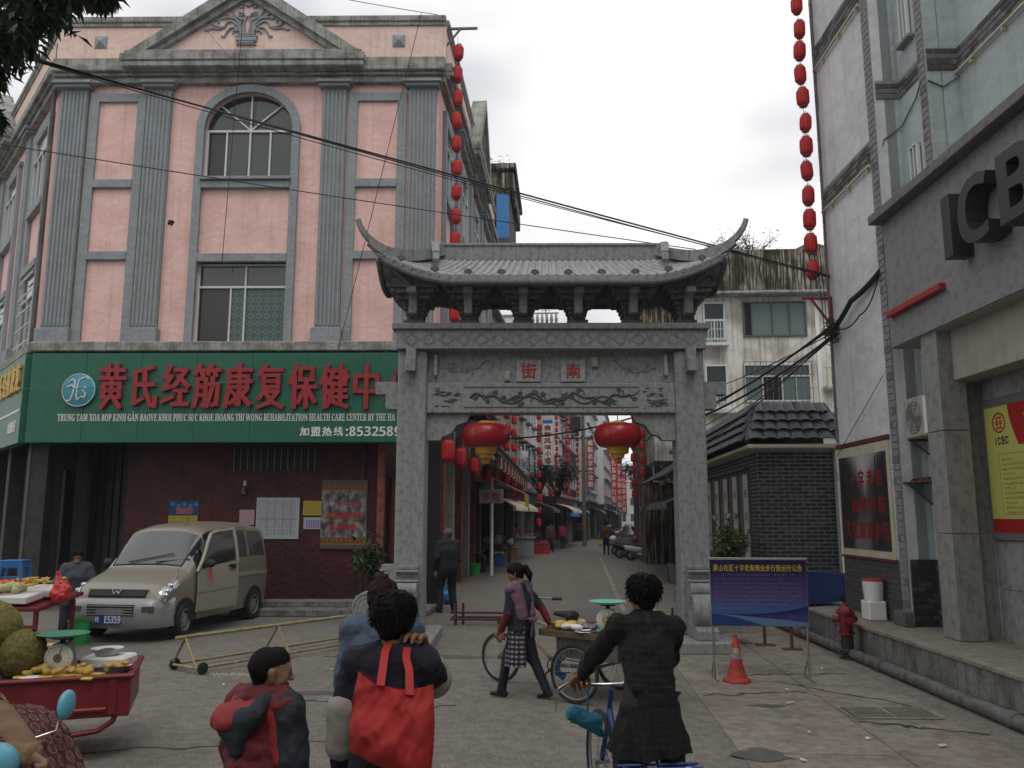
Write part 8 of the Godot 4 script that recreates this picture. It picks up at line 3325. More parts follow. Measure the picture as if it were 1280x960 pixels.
func person(called:String,label:String,at:Vector3,yaw:float,o:Dictionary)->Node3D:
	var root:=thing(called,label,"person",at,yaw,o.get("group",""))
	var H:float=o.get("h",1.65)
	var cell:float=o.get("cell",0.014)
	var bulk:float=o.get("bulk",0.012)
	var P:Vector3=o.get("pelvis",V(0,0.525*H,0))
	var spine:=Basis(Vector3.UP,o.get("hipyaw",0.0))*Basis(V(0,0,1),o.get("side",0.0))*Basis(V(1,0,0),o.get("lean",0.05))
	var SB:=Basis(Vector3.UP,o.get("twist",0.0))*spine
	var S:=spine.y
	var chest:=P+S*0.19*H
	var nb:=P+S*0.305*H
	var sc:=P+S*0.278*H
	var shw:float=o.get("shoulder",0.103)*H
	var sh:=[sc+SB.x*shw,sc-SB.x*shw]
	var HB:=Basis(Vector3.UP,o.get("hyaw",0.0))*Basis(V(1,0,0),o.get("hpitch",0.1))*Basis(V(0,0,1),o.get("hroll",0.0))
	var hk:float=o.get("head",0.134)*H/0.225
	var hc:=nb+(S*0.3+Vector3.UP*0.7).normalized()*0.092*H+HB.z*0.018*H
	var hip:=[P+spine.x*0.052*H+V(0,-0.01*H,0),P-spine.x*0.052*H+V(0,-0.01*H,0)]
	var feet:Array=o.get("feet",[V(0.085,0.045*H,0.0),V(-0.085,0.045*H,0.0)])
	var hands:Array=o.get("hands",[sh[0]+V(0.05,-0.325*H,0.05),sh[1]+V(-0.05,-0.325*H,0.05)])
	var ehint:Array=o.get("ehint",[V(0.4,0,-1),V(-0.4,0,-1)])
	var khint:Array=o.get("khint",[V(0.1,0,1),V(-0.1,0,1)])
	var skin:Color=o.get("skin",Color(0.30,0.17,0.11))
	var cols:=[skin,o.get("top",Color(0.1,0.1,0.12)),o.get("pants",Color(0.02,0.02,0.025)),o.get("shoes",Color(0.015,0.015,0.015)),o.get("sleeve",o.get("top",Color(0.1,0.1,0.12))),o.get("cuff",o.get("sleeve",o.get("top",Color(0.1,0.1,0.12))))]
	var el:=[]
	var kn:=[]
	for i in 2:
		hands[i]=clip_reach(sh[i],hands[i],0.325*H)
		feet[i]=clip_reach(hip[i],feet[i],0.488*H)
		el.append(ik(sh[i],hands[i],0.172*H,0.155*H,ehint[i]))
		kn.append(ik(hip[i],feet[i],0.247*H,0.243*H,khint[i]))
	var lo:=hc-Vector3.ONE*0.16*H
	var hi:=hc+Vector3.ONE*0.16*H
	for p in sh+hands+feet+el+kn+hip:
		lo=lo.min(p-Vector3.ONE*0.11*H)
		hi=hi.max(p+Vector3.ONE*0.11*H)
	lo.y=maxf(lo.y,-0.03)
	var f:=F.new(lo,hi,cell)
	var bk:=bulk
	var tk:float=o.get("trunk",1.0)
	for s in [-1.0,1.0]:
		f.cap(P+spine.x*s*0.036*H,chest+SB.x*s*0.042*H,0.066*H*tk+bk*0.6,0.068*H*tk+bk,0.05,1)
		f.cap(chest+SB.x*s*0.042*H,sc+SB.x*s*0.05*H,0.068*H*tk+bk,0.044*H*tk+bk,0.05,1)
		f.cap(P+spine.x*s*0.04*H-V(0,0.03*H,0),P+spine.x*s*0.036*H+spine.y*0.03*H,0.066*H*tk,0.066*H*tk,0.05,2)
	f.cap(sh[0],sh[1],0.038*H+bk,0.038*H+bk,0.04,1)
	for i in 2:
		f.cap(sh[i],el[i],0.033*H+bk,0.027*H+bk,0.03,4)
		f.cap(el[i],el[i].lerp(hands[i],0.9),0.027*H+bk,0.021*H+bk*0.8,0.02,5 if not o.get("bare",false) else 0)
		f.cap(el[i].lerp(hands[i],0.85),hands[i],0.018*H,0.017*H,0.01,0)
		var pb:float=o.get("pbulk",0.008)
		f.cap(hip[i],kn[i],0.054*H+pb,0.036*H+pb,0.03,2)
		f.cap(kn[i],feet[i]+V(0,0.01,0),0.036*H+pb,0.025*H+pb*1.3,0.02,2)
		var fd:Vector3=(Basis(Vector3.UP,(o.get("footyaw",[0.15,-0.15]) as Array)[i])*V(0,(o.get("footpitch",[0.0,0.0]) as Array)[i],1)).normalized()
		var heel:Vector3=feet[i]-fd*0.03*H+V(0,-0.024*H,0)
		f.cap(heel,heel+fd*0.115*H-V(0,0.006,0),0.022*H,0.016*H,0.015,3)
		f.cap(feet[i],heel+fd*0.05*H,0.022*H,0.02*H,0.015,3)
	f.cap(nb-S*0.03*H,hc-HB.y*0.045*H,0.031*H,0.029*H,0.015,0)
	if o.get("collar",true):
		f.cap(sc+S*0.01*H-SB.z*0.01,nb+S*0.004*H-SB.z*0.008,0.045*H,0.036*H,0.02,1)
	if cell<0.02:
		f.rough(noise(int(H*100)+3,7.0,3),o.get("wrinkle",0.011))
	var b:=f.into(B.new(),cols)
	head_into(b,hc,HB,hk,o,minf(cell*0.5,0.02),skin)
	for i in 2:
		if o.get("nohand",-1)==i:
			continue
		var wd:Vector3=(hands[i]-el[i]).normalized()
		if o.has("handdir") and o.handdir[i] != Vector3.ZERO:
			wd=(o.handdir[i] as Vector3).normalized()
		var palm:Vector3=(o.get("palm",[V(-1,0,0),V(1,0,0)]) as Array)[i]
		hand_into(b,hands[i],wd,palm,H*0.105,(o.get("curl",[0.35,0.35]) as Array)[i],-1.0 if i==0 else 1.0,skin,cell)
	part("body",b,M.skin_cloth if M.has("skin_cloth") else mk("skin_cloth",1,1,1,0.8,{"vcol":true,"tex": "cloth","s":6.0,"world":false}),root)
	hair_on(root,hc,HB,hk,o,cell)
	root.set_meta("hc",hc)
	root.set_meta("j",{"sh":sh,"el":el,"hands":hands,"hip":hip,"kn":kn,"feet":feet,"P":P,"chest":chest,"sc":sc,"nb":nb,"SB":SB,"spine":spine,"HB":HB,"hc":hc,"H":H})
	return root
func head_into(b:B,c:Vector3,R:Basis,k:float,o:Dictionary,cell:float,skin:Color)->void:
	var near:=cell<0.0075
	var f:=F.new(c-Vector3.ONE*0.15*k,c+Vector3.ONE*0.15*k,cell)
	var q:=func(x:float,y:float,z:float)->Vector3:return c+R*(V(x,y,z)*k)
	f.cap(q.call(0,0.028,-0.022),q.call(0,0.036,0.014),0.084*k,0.076*k,0.03,0)
	f.cap(q.call(0,-0.01,0.022),q.call(0,-0.065,0.040),0.062*k,0.040*k,0.03,0)
	f.cap(q.call(0.03,-0.05,0.02),q.call(0,-0.088,0.056),0.030*k,0.022*k,0.03,0)
	f.cap(q.call(-0.03,-0.05,0.02),q.call(0,-0.088,0.056),0.030*k,0.022*k,0.03,0)
	f.cap(q.call(0,-0.06,-0.02),q.call(0,-0.12,-0.018),0.046*k,0.050*k,0.03,0)
	if near:
		f.cap(q.call(0,0.012,0.088),q.call(0,-0.024,0.106),0.008*k,0.012*k,0.012,0)
		f.cap(q.call(0.012,-0.028,0.092),q.call(-0.012,-0.028,0.092),0.009*k,0.009*k,0.008,0)
		f.cap(q.call(0.034,0.028,0.074),q.call(-0.034,0.028,0.074),0.014*k,0.014*k,0.015,0)
		f.cap(q.call(0.018,-0.053,0.086),q.call(-0.018,-0.053,0.086),0.008*k,0.008*k,0.004,1)
		for s in [-1.0,1.0]:
			f.cap(q.call(s*0.042,-0.012,0.055),q.call(s*0.045,-0.03,0.05),0.026*k,0.024*k,0.02,0)
			f.cap(q.call(s*0.084,0.012,-0.012),q.call(s*0.080,-0.026,-0.002),0.021*k,0.013*k,0.006,0,R.x,1.5)
	f.into(b,[skin,Color(skin.r*0.75,skin.g*0.5,skin.b*0.5)])
	if near:
		for s in [-1.0,1.0]:
			b.col=Color(0.02,0.014,0.012)
			b.ball(q.call(s*0.033,0.008,0.082),V(0.014,0.006,0.008)*k,R,10,6)
			b.tube([q.call(s*0.016,0.030,0.090),q.call(s*0.034,0.034,0.088),q.call(s*0.050,0.028,0.076)],[0.003*k,0.004*k,0.002*k],5)
		b.col=Color(1,1,1)
func hand_into(b:B,w:Vector3,d:Vector3,palm:Vector3,l:float,curl:float,side:float,skin:Color,cell:float)->void:
	palm=(palm-d*palm.dot(d)).normalized()
	var x:=d.cross(palm).normalized()
	var c:=minf(maxf(cell*0.35,0.0038),0.006) if cell<0.02 else 0.0
	var fin:=[]
	for i in 4:
		var off:=(i-1.5)*0.2*l
		var base:=w+d*l*0.5+x*off*side
		var ln:float=l*[0.38,0.46,0.43,0.33][i]
		var a:=curl*(0.9+0.12*i)
		var p1:=base+(d*cos(a*0.5)+palm*sin(a*0.5))*ln*0.45
		var p2:=p1+(d*cos(a*1.3)+palm*sin(a*1.3))*ln*0.32
		var p3:=p2+(d*cos(a*2.0)+palm*sin(a*2.0))*ln*0.25
		fin.append([base,p1,p2,p3])
	var tb:=w+d*l*0.12-x*side*0.26*l
	var t1:=tb+(d*0.75-x*side*0.55+palm*0.25).normalized()*l*0.24
	var t2:=t1+(d*0.85-x*side*0.1+palm*(0.3+curl*0.5)).normalized()*l*0.2
	if c>0.0:
		var lo:=w-Vector3.ONE*l*1.15
		var hi:=w+Vector3.ONE*l*1.15
		var f:=F.new(lo,hi,c)
		f.cap(w+x*l*0.12,w+d*l*0.47+x*l*0.24,l*0.15,l*0.13,l*0.12,0,palm,1.5)
		f.cap(w-x*l*0.12,w+d*l*0.47-x*l*0.24,l*0.15,l*0.13,l*0.12,0,palm,1.5)
		for g in fin:
			for i in 3:
				f.cap(g[i],g[i+1],l*(0.088-0.012*i),l*(0.078-0.012*i),l*0.025,0)
		f.cap(tb,t1,l*0.11,l*0.092,l*0.06,0)
		f.cap(t1,t2,l*0.092,l*0.075,l*0.02,0)
		f.into(b,[skin])
	else:
		b.col=skin
		b.ball(w+d*l*0.28,V(l*0.26,l*0.13,l*0.34),dirbasis(d,palm),8,6)
		for g in fin:
			b.tube(g,[l*0.085,l*0.08,l*0.07,l*0.05],5)
		b.tube([tb,t1,t2],[l*0.1,l*0.09,l*0.06],5)
		b.col=Color(1,1,1)
func hair_on(root:Node3D,c:Vector3,R:Basis,k:float,o:Dictionary,cell:float)->void:
	var style:String=o.get("hair","short")
	if style=="none":
		return
	var hcell:=maxf(0.006,cell*0.6)
	var q:=func(x:float,y:float,z:float)->Vector3:return c+R*(V(x,y,z)*k)
	var f:=F.new(c-Vector3.ONE*0.24*k,c+Vector3.ONE*0.24*k,hcell)
	var g:float=o.get("hairgrow",0.008)
	f.cap(q.call(0,0.040,-0.030),q.call(0,0.052,0.008),(0.086+g)*k,(0.076+g)*k,0.03,0)
	f.cap(q.call(0,0.02,-0.045),q.call(0,-0.045,-0.045),(0.076+g)*k,(0.048+g*0.7)*k,0.03,0)
	if style != "buzz":
		f.cap(q.call(0.04,0.07,0.03),q.call(-0.04,0.07,0.03),0.05*k,0.05*k,0.03,0)
		for s in [-1.0,1.0]:
			f.cap(q.call(s*0.055,0.03,0.0),q.call(s*0.060,-0.02,-0.02),(0.030+g)*k,(0.022+g)*k,0.02,0)
	if style=="pony":
		f.cap(q.call(0,0.035,-0.11),q.call(0,0.02,-0.15),0.026*k,0.034*k,0.02,0)
		f.cap(q.call(0,0.02,-0.15),q.call(0,-0.07,-0.165),0.040*k,0.042*k,0.02,0)
		f.cap(q.call(0,-0.07,-0.165),q.call(0.0,-0.15,-0.15),0.040*k,0.018*k,0.02,0)
	if style=="bun":
		f.cap(q.call(0,0.10,-0.05),q.call(0,0.125,-0.055),0.05*k,0.045*k,0.02,0)
	if o.get("hairrough",0.0)>0.0:
		f.rough(noise(17,22.0,3),o.hairrough)
	var b:=f.into(B.new(),[Color.WHITE])
	var r:=RandomNumberGenerator.new()
	r.seed=99+int(k*1000)
	for i in int(o.get("strands",0)):
		var th:=r.randf()*TAU
		var u:=V(cos(th)*0.9,r.randf_range(-0.5,1.0),sin(th)).normalized()
		if u.z>0.55 and u.y<0.55:
			continue
		var p:Vector3=q.call(u.x*(0.078+g),0.035+u.y*(0.082+g),-0.022+u.z*(0.088+g))
		var n:=R*u
		var tang:=(n.cross(V(r.randfn(),r.randfn(),r.randfn()))).normalized()
		var ln:=(o.get("strandlen",0.04) as float)*r.randf_range(0.5,1.3)*k
		var up:float=o.get("strandup",0.5)
		b.tube([p-n*0.012*k,p+(n*up+tang*(1.0-up))*ln*0.5,p+(n*up*0.8+tang*(1.1-up))*ln+V(0,-0.2*ln,0)],[0.005*k,0.004*k,0.0012*k],4)
	part("hair",b,o.get("hairmat",M.hair),root)
func shell(root:Node3D,called:String,bones:Array,cell:float,mat:Material,wr:=0.012,cutdir:=Vector3.ZERO,cutat:=Vector3.ZERO,cols:=[Color.WHITE])->MeshInstance3D:
	var lo:=Vector3.ONE*99.0
	var hi:=-lo
	for e in bones:
		var m:=maxf(e[2],e[3])+0.02
		lo=lo.min((e[0] as Vector3).min(e[1])-Vector3.ONE*m)
		hi=hi.max((e[0] as Vector3).max(e[1])+Vector3.ONE*m)
	var f:=F.new(lo,hi,cell)
	for e in bones:
		f.cap(e[0],e[1],e[2],e[3],e[4] if e.size()>4 else 0.03,e[5] if e.size()>5 else 0,e[6] if e.size()>6 else Vector3.ZERO,e[7] if e.size()>7 else 1.0)
	if cutdir != Vector3.ZERO:
		f.cut(cutat,cutdir)
	if wr>0.0:
		f.rough(noise(called.length()*7+1,8.0,3),wr)
	return part(called,f.into(B.new(),cols),mat,root)
func plaid(called:String,base:Color,line:Color,n:=64,wl:=3)->void:
	var im:=canvas(n,n,base)
	for k in 4:
		im.fill_rect(Rect2i(0,k*n/4,n,wl),base.lerp(line,0.75))
	for k in 4:
		for y in n:
			for x in range(k*n/4,k*n/4+wl):
				im.set_pixel(x,y,im.get_pixel(x,y).lerp(line,0.55))
	T[called]=ImageTexture.create_from_image(im)
func people()->void:
	var j:Dictionary
	var b:B
	var p:=person("person","child in a red and navy hooded jacket looking to the right, seen from behind",V(-1.47,0,-4.15),deg_to_rad(150),{"h":1.30,"cell":0.011,"bulk":0.0,"trunk":0.9,"shoulder":0.128,"head":0.165,"hyaw":-0.62,"hpitch":0.10,"hair": "buzz","hairgrow":0.001,"hairrough":0.003,"strands":500,"strandlen":0.012,"strandup":0.85,"skin":Color(0.34,0.19,0.125),
		"top":Color(0.11,0.008,0.014),"sleeve":Color(0.018,0.022,0.034),"cuff":Color(0.20,0.012,0.02),"pants":Color(0.02,0.022,0.035),"wrinkle":0.02})
	j=p.get_meta("j")
	jacket_hood(p,j)
	p=person("person","dark haired person in a navy top carrying the large red tote bag",V(-0.81,0,-3.95),deg_to_rad(176),{"h":1.60,"cell":0.012,"bulk":-0.004,"trunk":0.9,"hyaw":-0.28,"hpitch":0.12,"hair": "short","hairgrow":0.018,"hairrough":0.012,"strands":900,"strandlen":0.06,"strandup":0.35,
		"skin":Color(0.30,0.155,0.09),"top":Color(0.012,0.013,0.024),"sleeve":Color(0.014,0.015,0.027),"cuff":Color(0.30,0.285,0.26),"pants":Color(0.016,0.012,0.014),"collar":false,"wrinkle":0.014,
		"hands":[V(0.25,0.78,0.10),V(-0.13,1.33,0.10)],"ehint":[V(0.5,0,-1),V(-0.30,-1.0,0.45)],"handdir":[Vector3.ZERO,V(0.25,0.75,-0.6)],"palm":[V(-1,0,0),V(0.3,-0.3,-1)],"curl":[0.4,0.9]})
	j=p.get_meta("j")
	woman_extras(p,j)
	red_bag(p,j)
	p=person("person","person in a blue denim jacket with brown hair, half hidden behind the bag carrier",V(-1.14,0,-5.3),deg_to_rad(188),{"h":1.56,"cell":0.013,"bulk":0.03,"wrinkle":0.022,"hyaw":0.1,"hair": "bun","hairgrow":0.016,"hairrough":0.015,"strands":200,"strandlen":0.03,"hairmat":M.hair_brown,"shoulder":0.112,
		"top":Color(0.075,0.11,0.17),"pants":Color(0.03,0.035,0.05),"collar":true})
	cyclist()
	vendor_woman()
	scooter_rider()
	p=person("person","grey haired man in a dark suit standing behind the left gate pillar",V(-2.42,0,-17.6),deg_to_rad(205),{"h":1.72,"cell":0.017,"bulk":0.028,"hyaw":-0.55,"hpitch":0.1,"lean":0.1,"hair": "short","hairgrow":0.006,"hairmat":mk("hair_grey",0.09,0.085,0.08,0.7),"top":Color(0.010,0.012,0.020),"pants":Color(0.008,0.009,0.014),"pbulk":0.022,
		"feet":[V(0.17,0.08,0.0),V(-0.15,0.08,0.05)],"hands":[V(0.26,0.86,0.05),V(-0.12,0.95,0.22)]})
	p=person("person","vendor in a grey jacket sitting behind the fruit stall by the van",V(-8.52,0,-14.4),deg_to_rad(30),{"h":1.62,"cell":0.018,"bulk":0.03,"pelvis":V(0,0.62,0),"lean":0.06,"hair": "short","feet":[V(0.12,0.07,0.45),V(-0.12,0.07,0.45)],"hands":[V(0.2,0.80,0.32),V(-0.2,0.85,0.3)],"top":Color(0.075,0.085,0.12),"pants":Color(0.015,0.015,0.02)})
	stool_under("low dark stool under the vendor in grey",V(-8.52,0,-14.4),0.50)
	var far:=[
		["man in an orange brown vest carrying two yellow bags up the street",V(2.2,0,-44.5),180,1.72,Color(0.17,0.055,0.03),Color(0.012,0.013,0.02),"orange"],
		["woman in a bright pink jacket on the left of the street",V(-0.1,0,-52.0),170,1.6,Color(0.42,0.03,0.13),Color(0.012,0.012,0.014),""],
		["person in a white top and blue jeans in the middle of the street",V(1.35,0,-70.0),180,1.66,Color(0.45,0.46,0.44),Color(0.06,0.10,0.18),""],
		["person in black beside the one in blue jeans",V(0.85,0,-71.0),185,1.62,Color(0.02,0.02,0.02),Color(0.015,0.015,0.02),""],
		["shop keeper in a red coat standing behind the steel counter",V(-2.4,0,-43.2),20,1.6,Color(0.22,0.012,0.025),Color(0.05,0.02,0.02),""],
		["person in a brown jacket by the red crates on the left",V(-0.75,0,-47.0),10,1.66,Color(0.10,0.07,0.045),Color(0.03,0.03,0.03),""],
		["dark clothed person seated by the left shop doorway",V(-3.3,0,-30.3),60,1.6,Color(0.014,0.014,0.016),Color(0.012,0.012,0.012),"sit"],
		["passer-by in green far on the left of the street",V(-0.9,0,-54.5),160,1.6,Color(0.04,0.11,0.06),Color(0.02,0.02,0.03),""],
		["tiny dark figure at the far end of the street on the right",V(8.6,0,-88.0),200,1.65,Color(0.03,0.03,0.03),Color(0.02,0.02,0.02),""],
		["person in a white shirt beside the parked scooters on the right",V(3.0,0,-58.0),30,1.65,Color(0.42,0.42,0.42),Color(0.03,0.03,0.05),""],
		["person in dark blue walking far along the middle of the street",V(3.6,0,-92.0),180,1.65,Color(0.03,0.05,0.11),Color(0.02,0.02,0.03),""],
		["person in a maroon top walking beside the far left motorbikes",V(1.9,0,-80.0),0,1.6,Color(0.14,0.02,0.04),Color(0.02,0.02,0.03),""],
		["person in a spotted dark blouse behind the red crates",V(-1.5,0,-46.2),40,1.55,Color(0.09,0.03,0.05),Color(0.02,0.02,0.02),"sit"]]
	for e in far:
		var o:={"h":e[3],"cell":0.032,"bulk":0.02,"top":e[4],"pants":e[5],"hair": "short","lean":0.04,"feet":[V(0.1,0.08,0.16),V(-0.1,0.08,-0.14)]}
		if e[6]=="sit":
			o["pelvis"]=V(0,0.55,0)
			o["feet"]=[V(0.12,0.08,0.42),V(-0.12,0.08,0.42)]
			o["hands"]=[V(0.15,0.7,0.3),V(-0.15,0.7,0.3)]
		if e[6]=="orange":
			o["hands"]=[V(0.33,0.78,0.02),V(-0.33,0.78,0.02)]
			o["sleeve"]=Color(0.12,0.05,0.035)
		p=person("person",e[0],e[1],deg_to_rad(e[2]),o)
		if e[6]=="orange":
			j=p.get_meta("j")
			shell(p,"yellow_yoke",[[j.sh[0],j.sh[1],0.088,0.088,0.03]],0.03,mk("yoke_yellow",0.40,0.22,0.03,0.8),0.0)
			for s in 2:
				var t:=thing("plastic_bag",["yellow plastic bag in the left hand of the man in the orange brown vest","yellow plastic bag in the right hand of the man in the orange brown vest"][s],"bag",p.transform*(j.hands[s]+V(0,-0.42,0)))
				var f:=F.new(V(-0.2,0,-0.15),V(0.2,0.45,0.15),0.03)
				f.cap(V(0,0.12,0),V(0,0.18,0),0.12,0.1,0.04)
				f.cap(V(0,0.2,0),V(0,0.40,0),0.08,0.02,0.04)
				part("bag",f.into(B.new(),[Color.WHITE]),mk("bag_yellow",0.45,0.42,0.08,0.5),t)
		if e[6]=="sit":
			stool_under("small stool under the %s" % (e[0] as String).left(22),e[1],0.43)
func stool_under(label:String,at:Vector3,h:float)->void:
	var t:=thing("low_stool",label,"stool",at)
	var b:=B.new()
	b.box(V(0,h,-0.02),V(0.36,0.04,0.34),Basis.IDENTITY,0.01)
	part("seat",b,M.dark_wood,t)
	for x in [-0.15,0.15]:
		for z in [-0.15,0.12]:
			b=B.new()
			b.bar(V(x,0,z),V(x,h,z),0.04,0.04)
			part("leg",b,M.dark_wood,t)
func jacket_hood(p:Node3D,j:Dictionary)->void:
	var SB:Basis=j.SB
	var nb:Vector3=j.nb
	var sc:Vector3=j.sc
	var back:=-SB.z
	var red:=mk("jacket_red",0.13,0.009,0.016,0.8,{"tex": "cloth","s":6.0,"world":false})
	var bright:=mk("jacket_bright",0.30,0.018,0.026,0.75,{"tex": "cloth","s":6.0,"world":false})
	var navy:=mk("jacket_navy",0.018,0.022,0.034,0.8,{"tex": "cloth","s":6.0,"world":false})
	var P:Vector3=j.P
	shell(p,"jacket",[[P+V(0.05,-0.10,0),sc+SB.x*0.04,0.165,0.11,0.05],[P+V(-0.05,-0.10,0),sc-SB.x*0.04,0.165,0.11,0.05],[j.sh[0]-SB.x*0.01,j.sh[1]+SB.x*0.01,0.082,0.082,0.05]],0.011,red,0.022)
	shell(p,"collar",[[nb+back*0.035+SB.x*0.05,nb+back*0.03-SB.x*0.05+V(0,0.02,0),0.048,0.048,0.03],[nb+SB.x*0.066+SB.z*0.02,nb+SB.x*0.05+back*0.03,0.042,0.046,0.03],[nb-SB.x*0.066+SB.z*0.02,nb-SB.x*0.05+back*0.03,0.042,0.046,0.03]],0.010,red,0.012)
	shell(p,"hood_lining",[[nb+back*0.07+V(0,-0.01,0)-SB.x*0.03,nb+back*0.12+V(0,-0.085,0)+SB.x*0.15,0.055,0.07,0.04,0,(back+V(0,1.2,0)).normalized(),1.5],[nb+back*0.12+V(0,-0.05,0)-SB.x*0.06,nb+back*0.15+V(0,-0.09,0)+SB.x*0.10,0.06,0.065,0.04,0,(back+V(0,1.2,0)).normalized(),1.5]],0.010,bright,0.016)
	shell(p,"hood_flap",[[sc+back*0.145+SB.x*0.11+V(0,-0.075,0),sc+back*0.135-SB.x*0.10+V(0,-0.01,0),0.052,0.048,0.03,0,back,1.4],[sc+back*0.15+V(0,-0.09,0)+SB.x*0.07,sc+back*0.15+V(0,-0.19,0)+SB.x*0.04,0.060,0.035,0.03,0,back,1.4],[sc+back*0.15+V(0,-0.05,0)-SB.x*0.03,sc+back*0.15+V(0,-0.18,0)+SB.x*0.01,0.060,0.035,0.03,0,back,1.4],[sc+back*0.09-SB.x*0.09+V(0,0.03,0),sc-SB.x*0.12+SB.z*0.03+V(0,0.03,0),0.05,0.042,0.03]],0.011,navy,0.016)
	for i in 2:
		var s:=1.0 if i==0 else -1.0
		shell(p,"sleeve_panel",[[j.sh[i],j.el[i],0.083,0.074,0.03],[j.el[i],(j.el[i] as Vector3).lerp(j.hands[i],0.75),0.074,0.062,0.03]],0.011,navy if i==1 else red,0.018)
		shell(p,"sleeve_stripe",[[(j.sh[i] as Vector3)-SB.z*0.055-SB.x*s*0.045,(j.el[i] as Vector3)-SB.z*0.05-SB.x*s*0.03,0.046,0.042,0.02]],0.010,bright,0.012)
func woman_extras(p:Node3D,j:Dictionary)->void:
	var SB:Basis=j.SB
	var navy:=mk("navy_knit",0.012,0.013,0.026,0.95,{"tex": "cloth","s":8.0,"world":false})
	var cream:=mk("cream_knit",0.34,0.32,0.29,0.95,{"tex": "cloth","s":8.0,"world":false})
	var P:Vector3=j.P
	shell(p,"top",[[P+V(0.05,-0.02,0),j.sc+SB.x*0.05,0.125,0.085,0.05],[P+V(-0.05,-0.02,0),j.sc-SB.x*0.05,0.125,0.085,0.05],[j.sh[0]+V(0,0,0),j.sh[1],0.066,0.066,0.05],[j.sh[0],(j.sh[0] as Vector3).lerp(j.el[0],0.8),0.070,0.064,0.04],[j.sh[1],(j.sh[1] as Vector3).lerp(j.el[1],0.8),0.070,0.064,0.04]],0.012,navy,0.018)
	for i in 2:
		shell(p,"sleeve_band",[[(j.sh[i] as Vector3).lerp(j.el[i],0.78),(j.el[i] as Vector3).lerp(j.hands[i],0.45),0.084,0.076,0.02]],0.011,cream,0.006)
		shell(p,"sleeve_end",[[(j.el[i] as Vector3).lerp(j.hands[i],0.5),(j.el[i] as Vector3).lerp(j.hands[i],0.92),0.060,0.046,0.02]],0.011,navy,0.012)
	var b:=B.new()
	var path:=[]
	for k in 21:
		var a:=TAU*k/20
		path.append((j.nb as Vector3)+SB*V(cos(a)*0.078,-0.022+0.012*sin(a),sin(a)*0.066))
	b.tube(path,0.006,6,false)
	part("neckline",b,cream,p)
	b=B.new()
	var hc:Vector3=j.hc
	var HB:Basis=j.HB
	b.tube([hc+HB*V(-0.085,0.02,-0.01),hc+HB*V(-0.08,0.022,0.08)],0.003,5)
	part("glasses_arm",b,M.black,p)
func red_bag(p:Node3D,j:Dictionary)->void:
	var t:=thing("tote_bag","large bright red cloth tote bag hanging on the back of the person in navy","bag",p.position,p.rotation.y)
	var red:=mk("bag_red",0.46,0.022,0.022,0.75,{"tex": "cloth","s":6.0,"world":false})
	var nz:=noise(61,3.2,3)
	var g:=[]
	var hh:=0.37
	for sd in 2:
		var grid:=[]
		for i in 33:
			var v:=i/32.0
			var row:=[]
			for k in 37:
				var u:=k/36.0*2.0-1.0
				var hw:=lerpf(0.166,0.178,v)+0.010*sin(v*PI)
				var edge:=pow(1.0-pow(absf(u),3.0),0.7)*pow(maxf(0.0,sin(PI*clampf(v*0.93+0.05,0,1))),0.55)
				var bulge:=0.075*edge*(0.45+0.75*v)
				var wr:=0.016*nz.get_noise_3d(u*0.55+v*0.3,v*0.6,sd*5.0)+0.007*sin((u*4.0-v*6.0)+3.0*nz.get_noise_2d(u*0.4,v*0.4))*edge+0.006*sin(u*9.0+v*3.0)*(1.0-v)*edge
				var y:=1.265-v*hh-0.022*u*(1.0-v)-0.060*u*v-0.045*(1.0-u*u)*(1.0-v)
				var z:=-0.235+(-1.0 if sd==0 else 0.35)*bulge-wr*1.4
				row.append(V(-0.085-u*hw+0.02*(v-0.5),y,z))
			grid.append(row)
		g.append(grid)
	var b:=B.new()
	b.sheet(g[0],true)
	b.sheet(g[1],false)
	for i in 32:
		for k in [0,36]:
			b.quad(g[0][i][k],g[0][i+1][k],g[1][i+1][k],g[1][i][k],V(1 if k==0 else -1,0,0))
	for k in 36:
		b.quad(g[0][32][k],g[0][32][k+1],g[1][32][k+1],g[1][32][k],V(0,-1,0))
	part("bag_body",b,red,t)
	var sh:Vector3=j.sh[1]
	for s in [[-0.035,1.235,0.0],[-0.165,1.20,-0.085]]:
		b=B.new()
		var top:=V(s[2],sh.y+(0.078 if s[2]<-0.05 else 0.10),sh.z-0.03)
		var c:=Curve3D.new()
		var a:=V(s[0],s[1],-0.262)
		c.add_point(a,Vector3.ZERO,V(0,0.12,0.0))
		c.add_point(top+V((s[0]-s[2])*0.25,-0.035,-0.10),V((s[0]-s[2])*0.3,-0.05,-0.03),V(0,0.03,0.03))
		c.add_point(top,V(0,0.0,-0.03),V(0,0,0.03))
		c.add_point(top+V(0.01,-0.09,0.07),V(0,0.05,0),Vector3.ZERO)
		var grid:=[]
		for i in 25:
			var q:=c.sample_baked(c.get_baked_length()*i/24.0)
			grid.append([q+V(-0.018,0,0),q+V(0.018,0.002,0)])
		b.sheet(grid,true,0.005)
		part("strap",b,red,t)
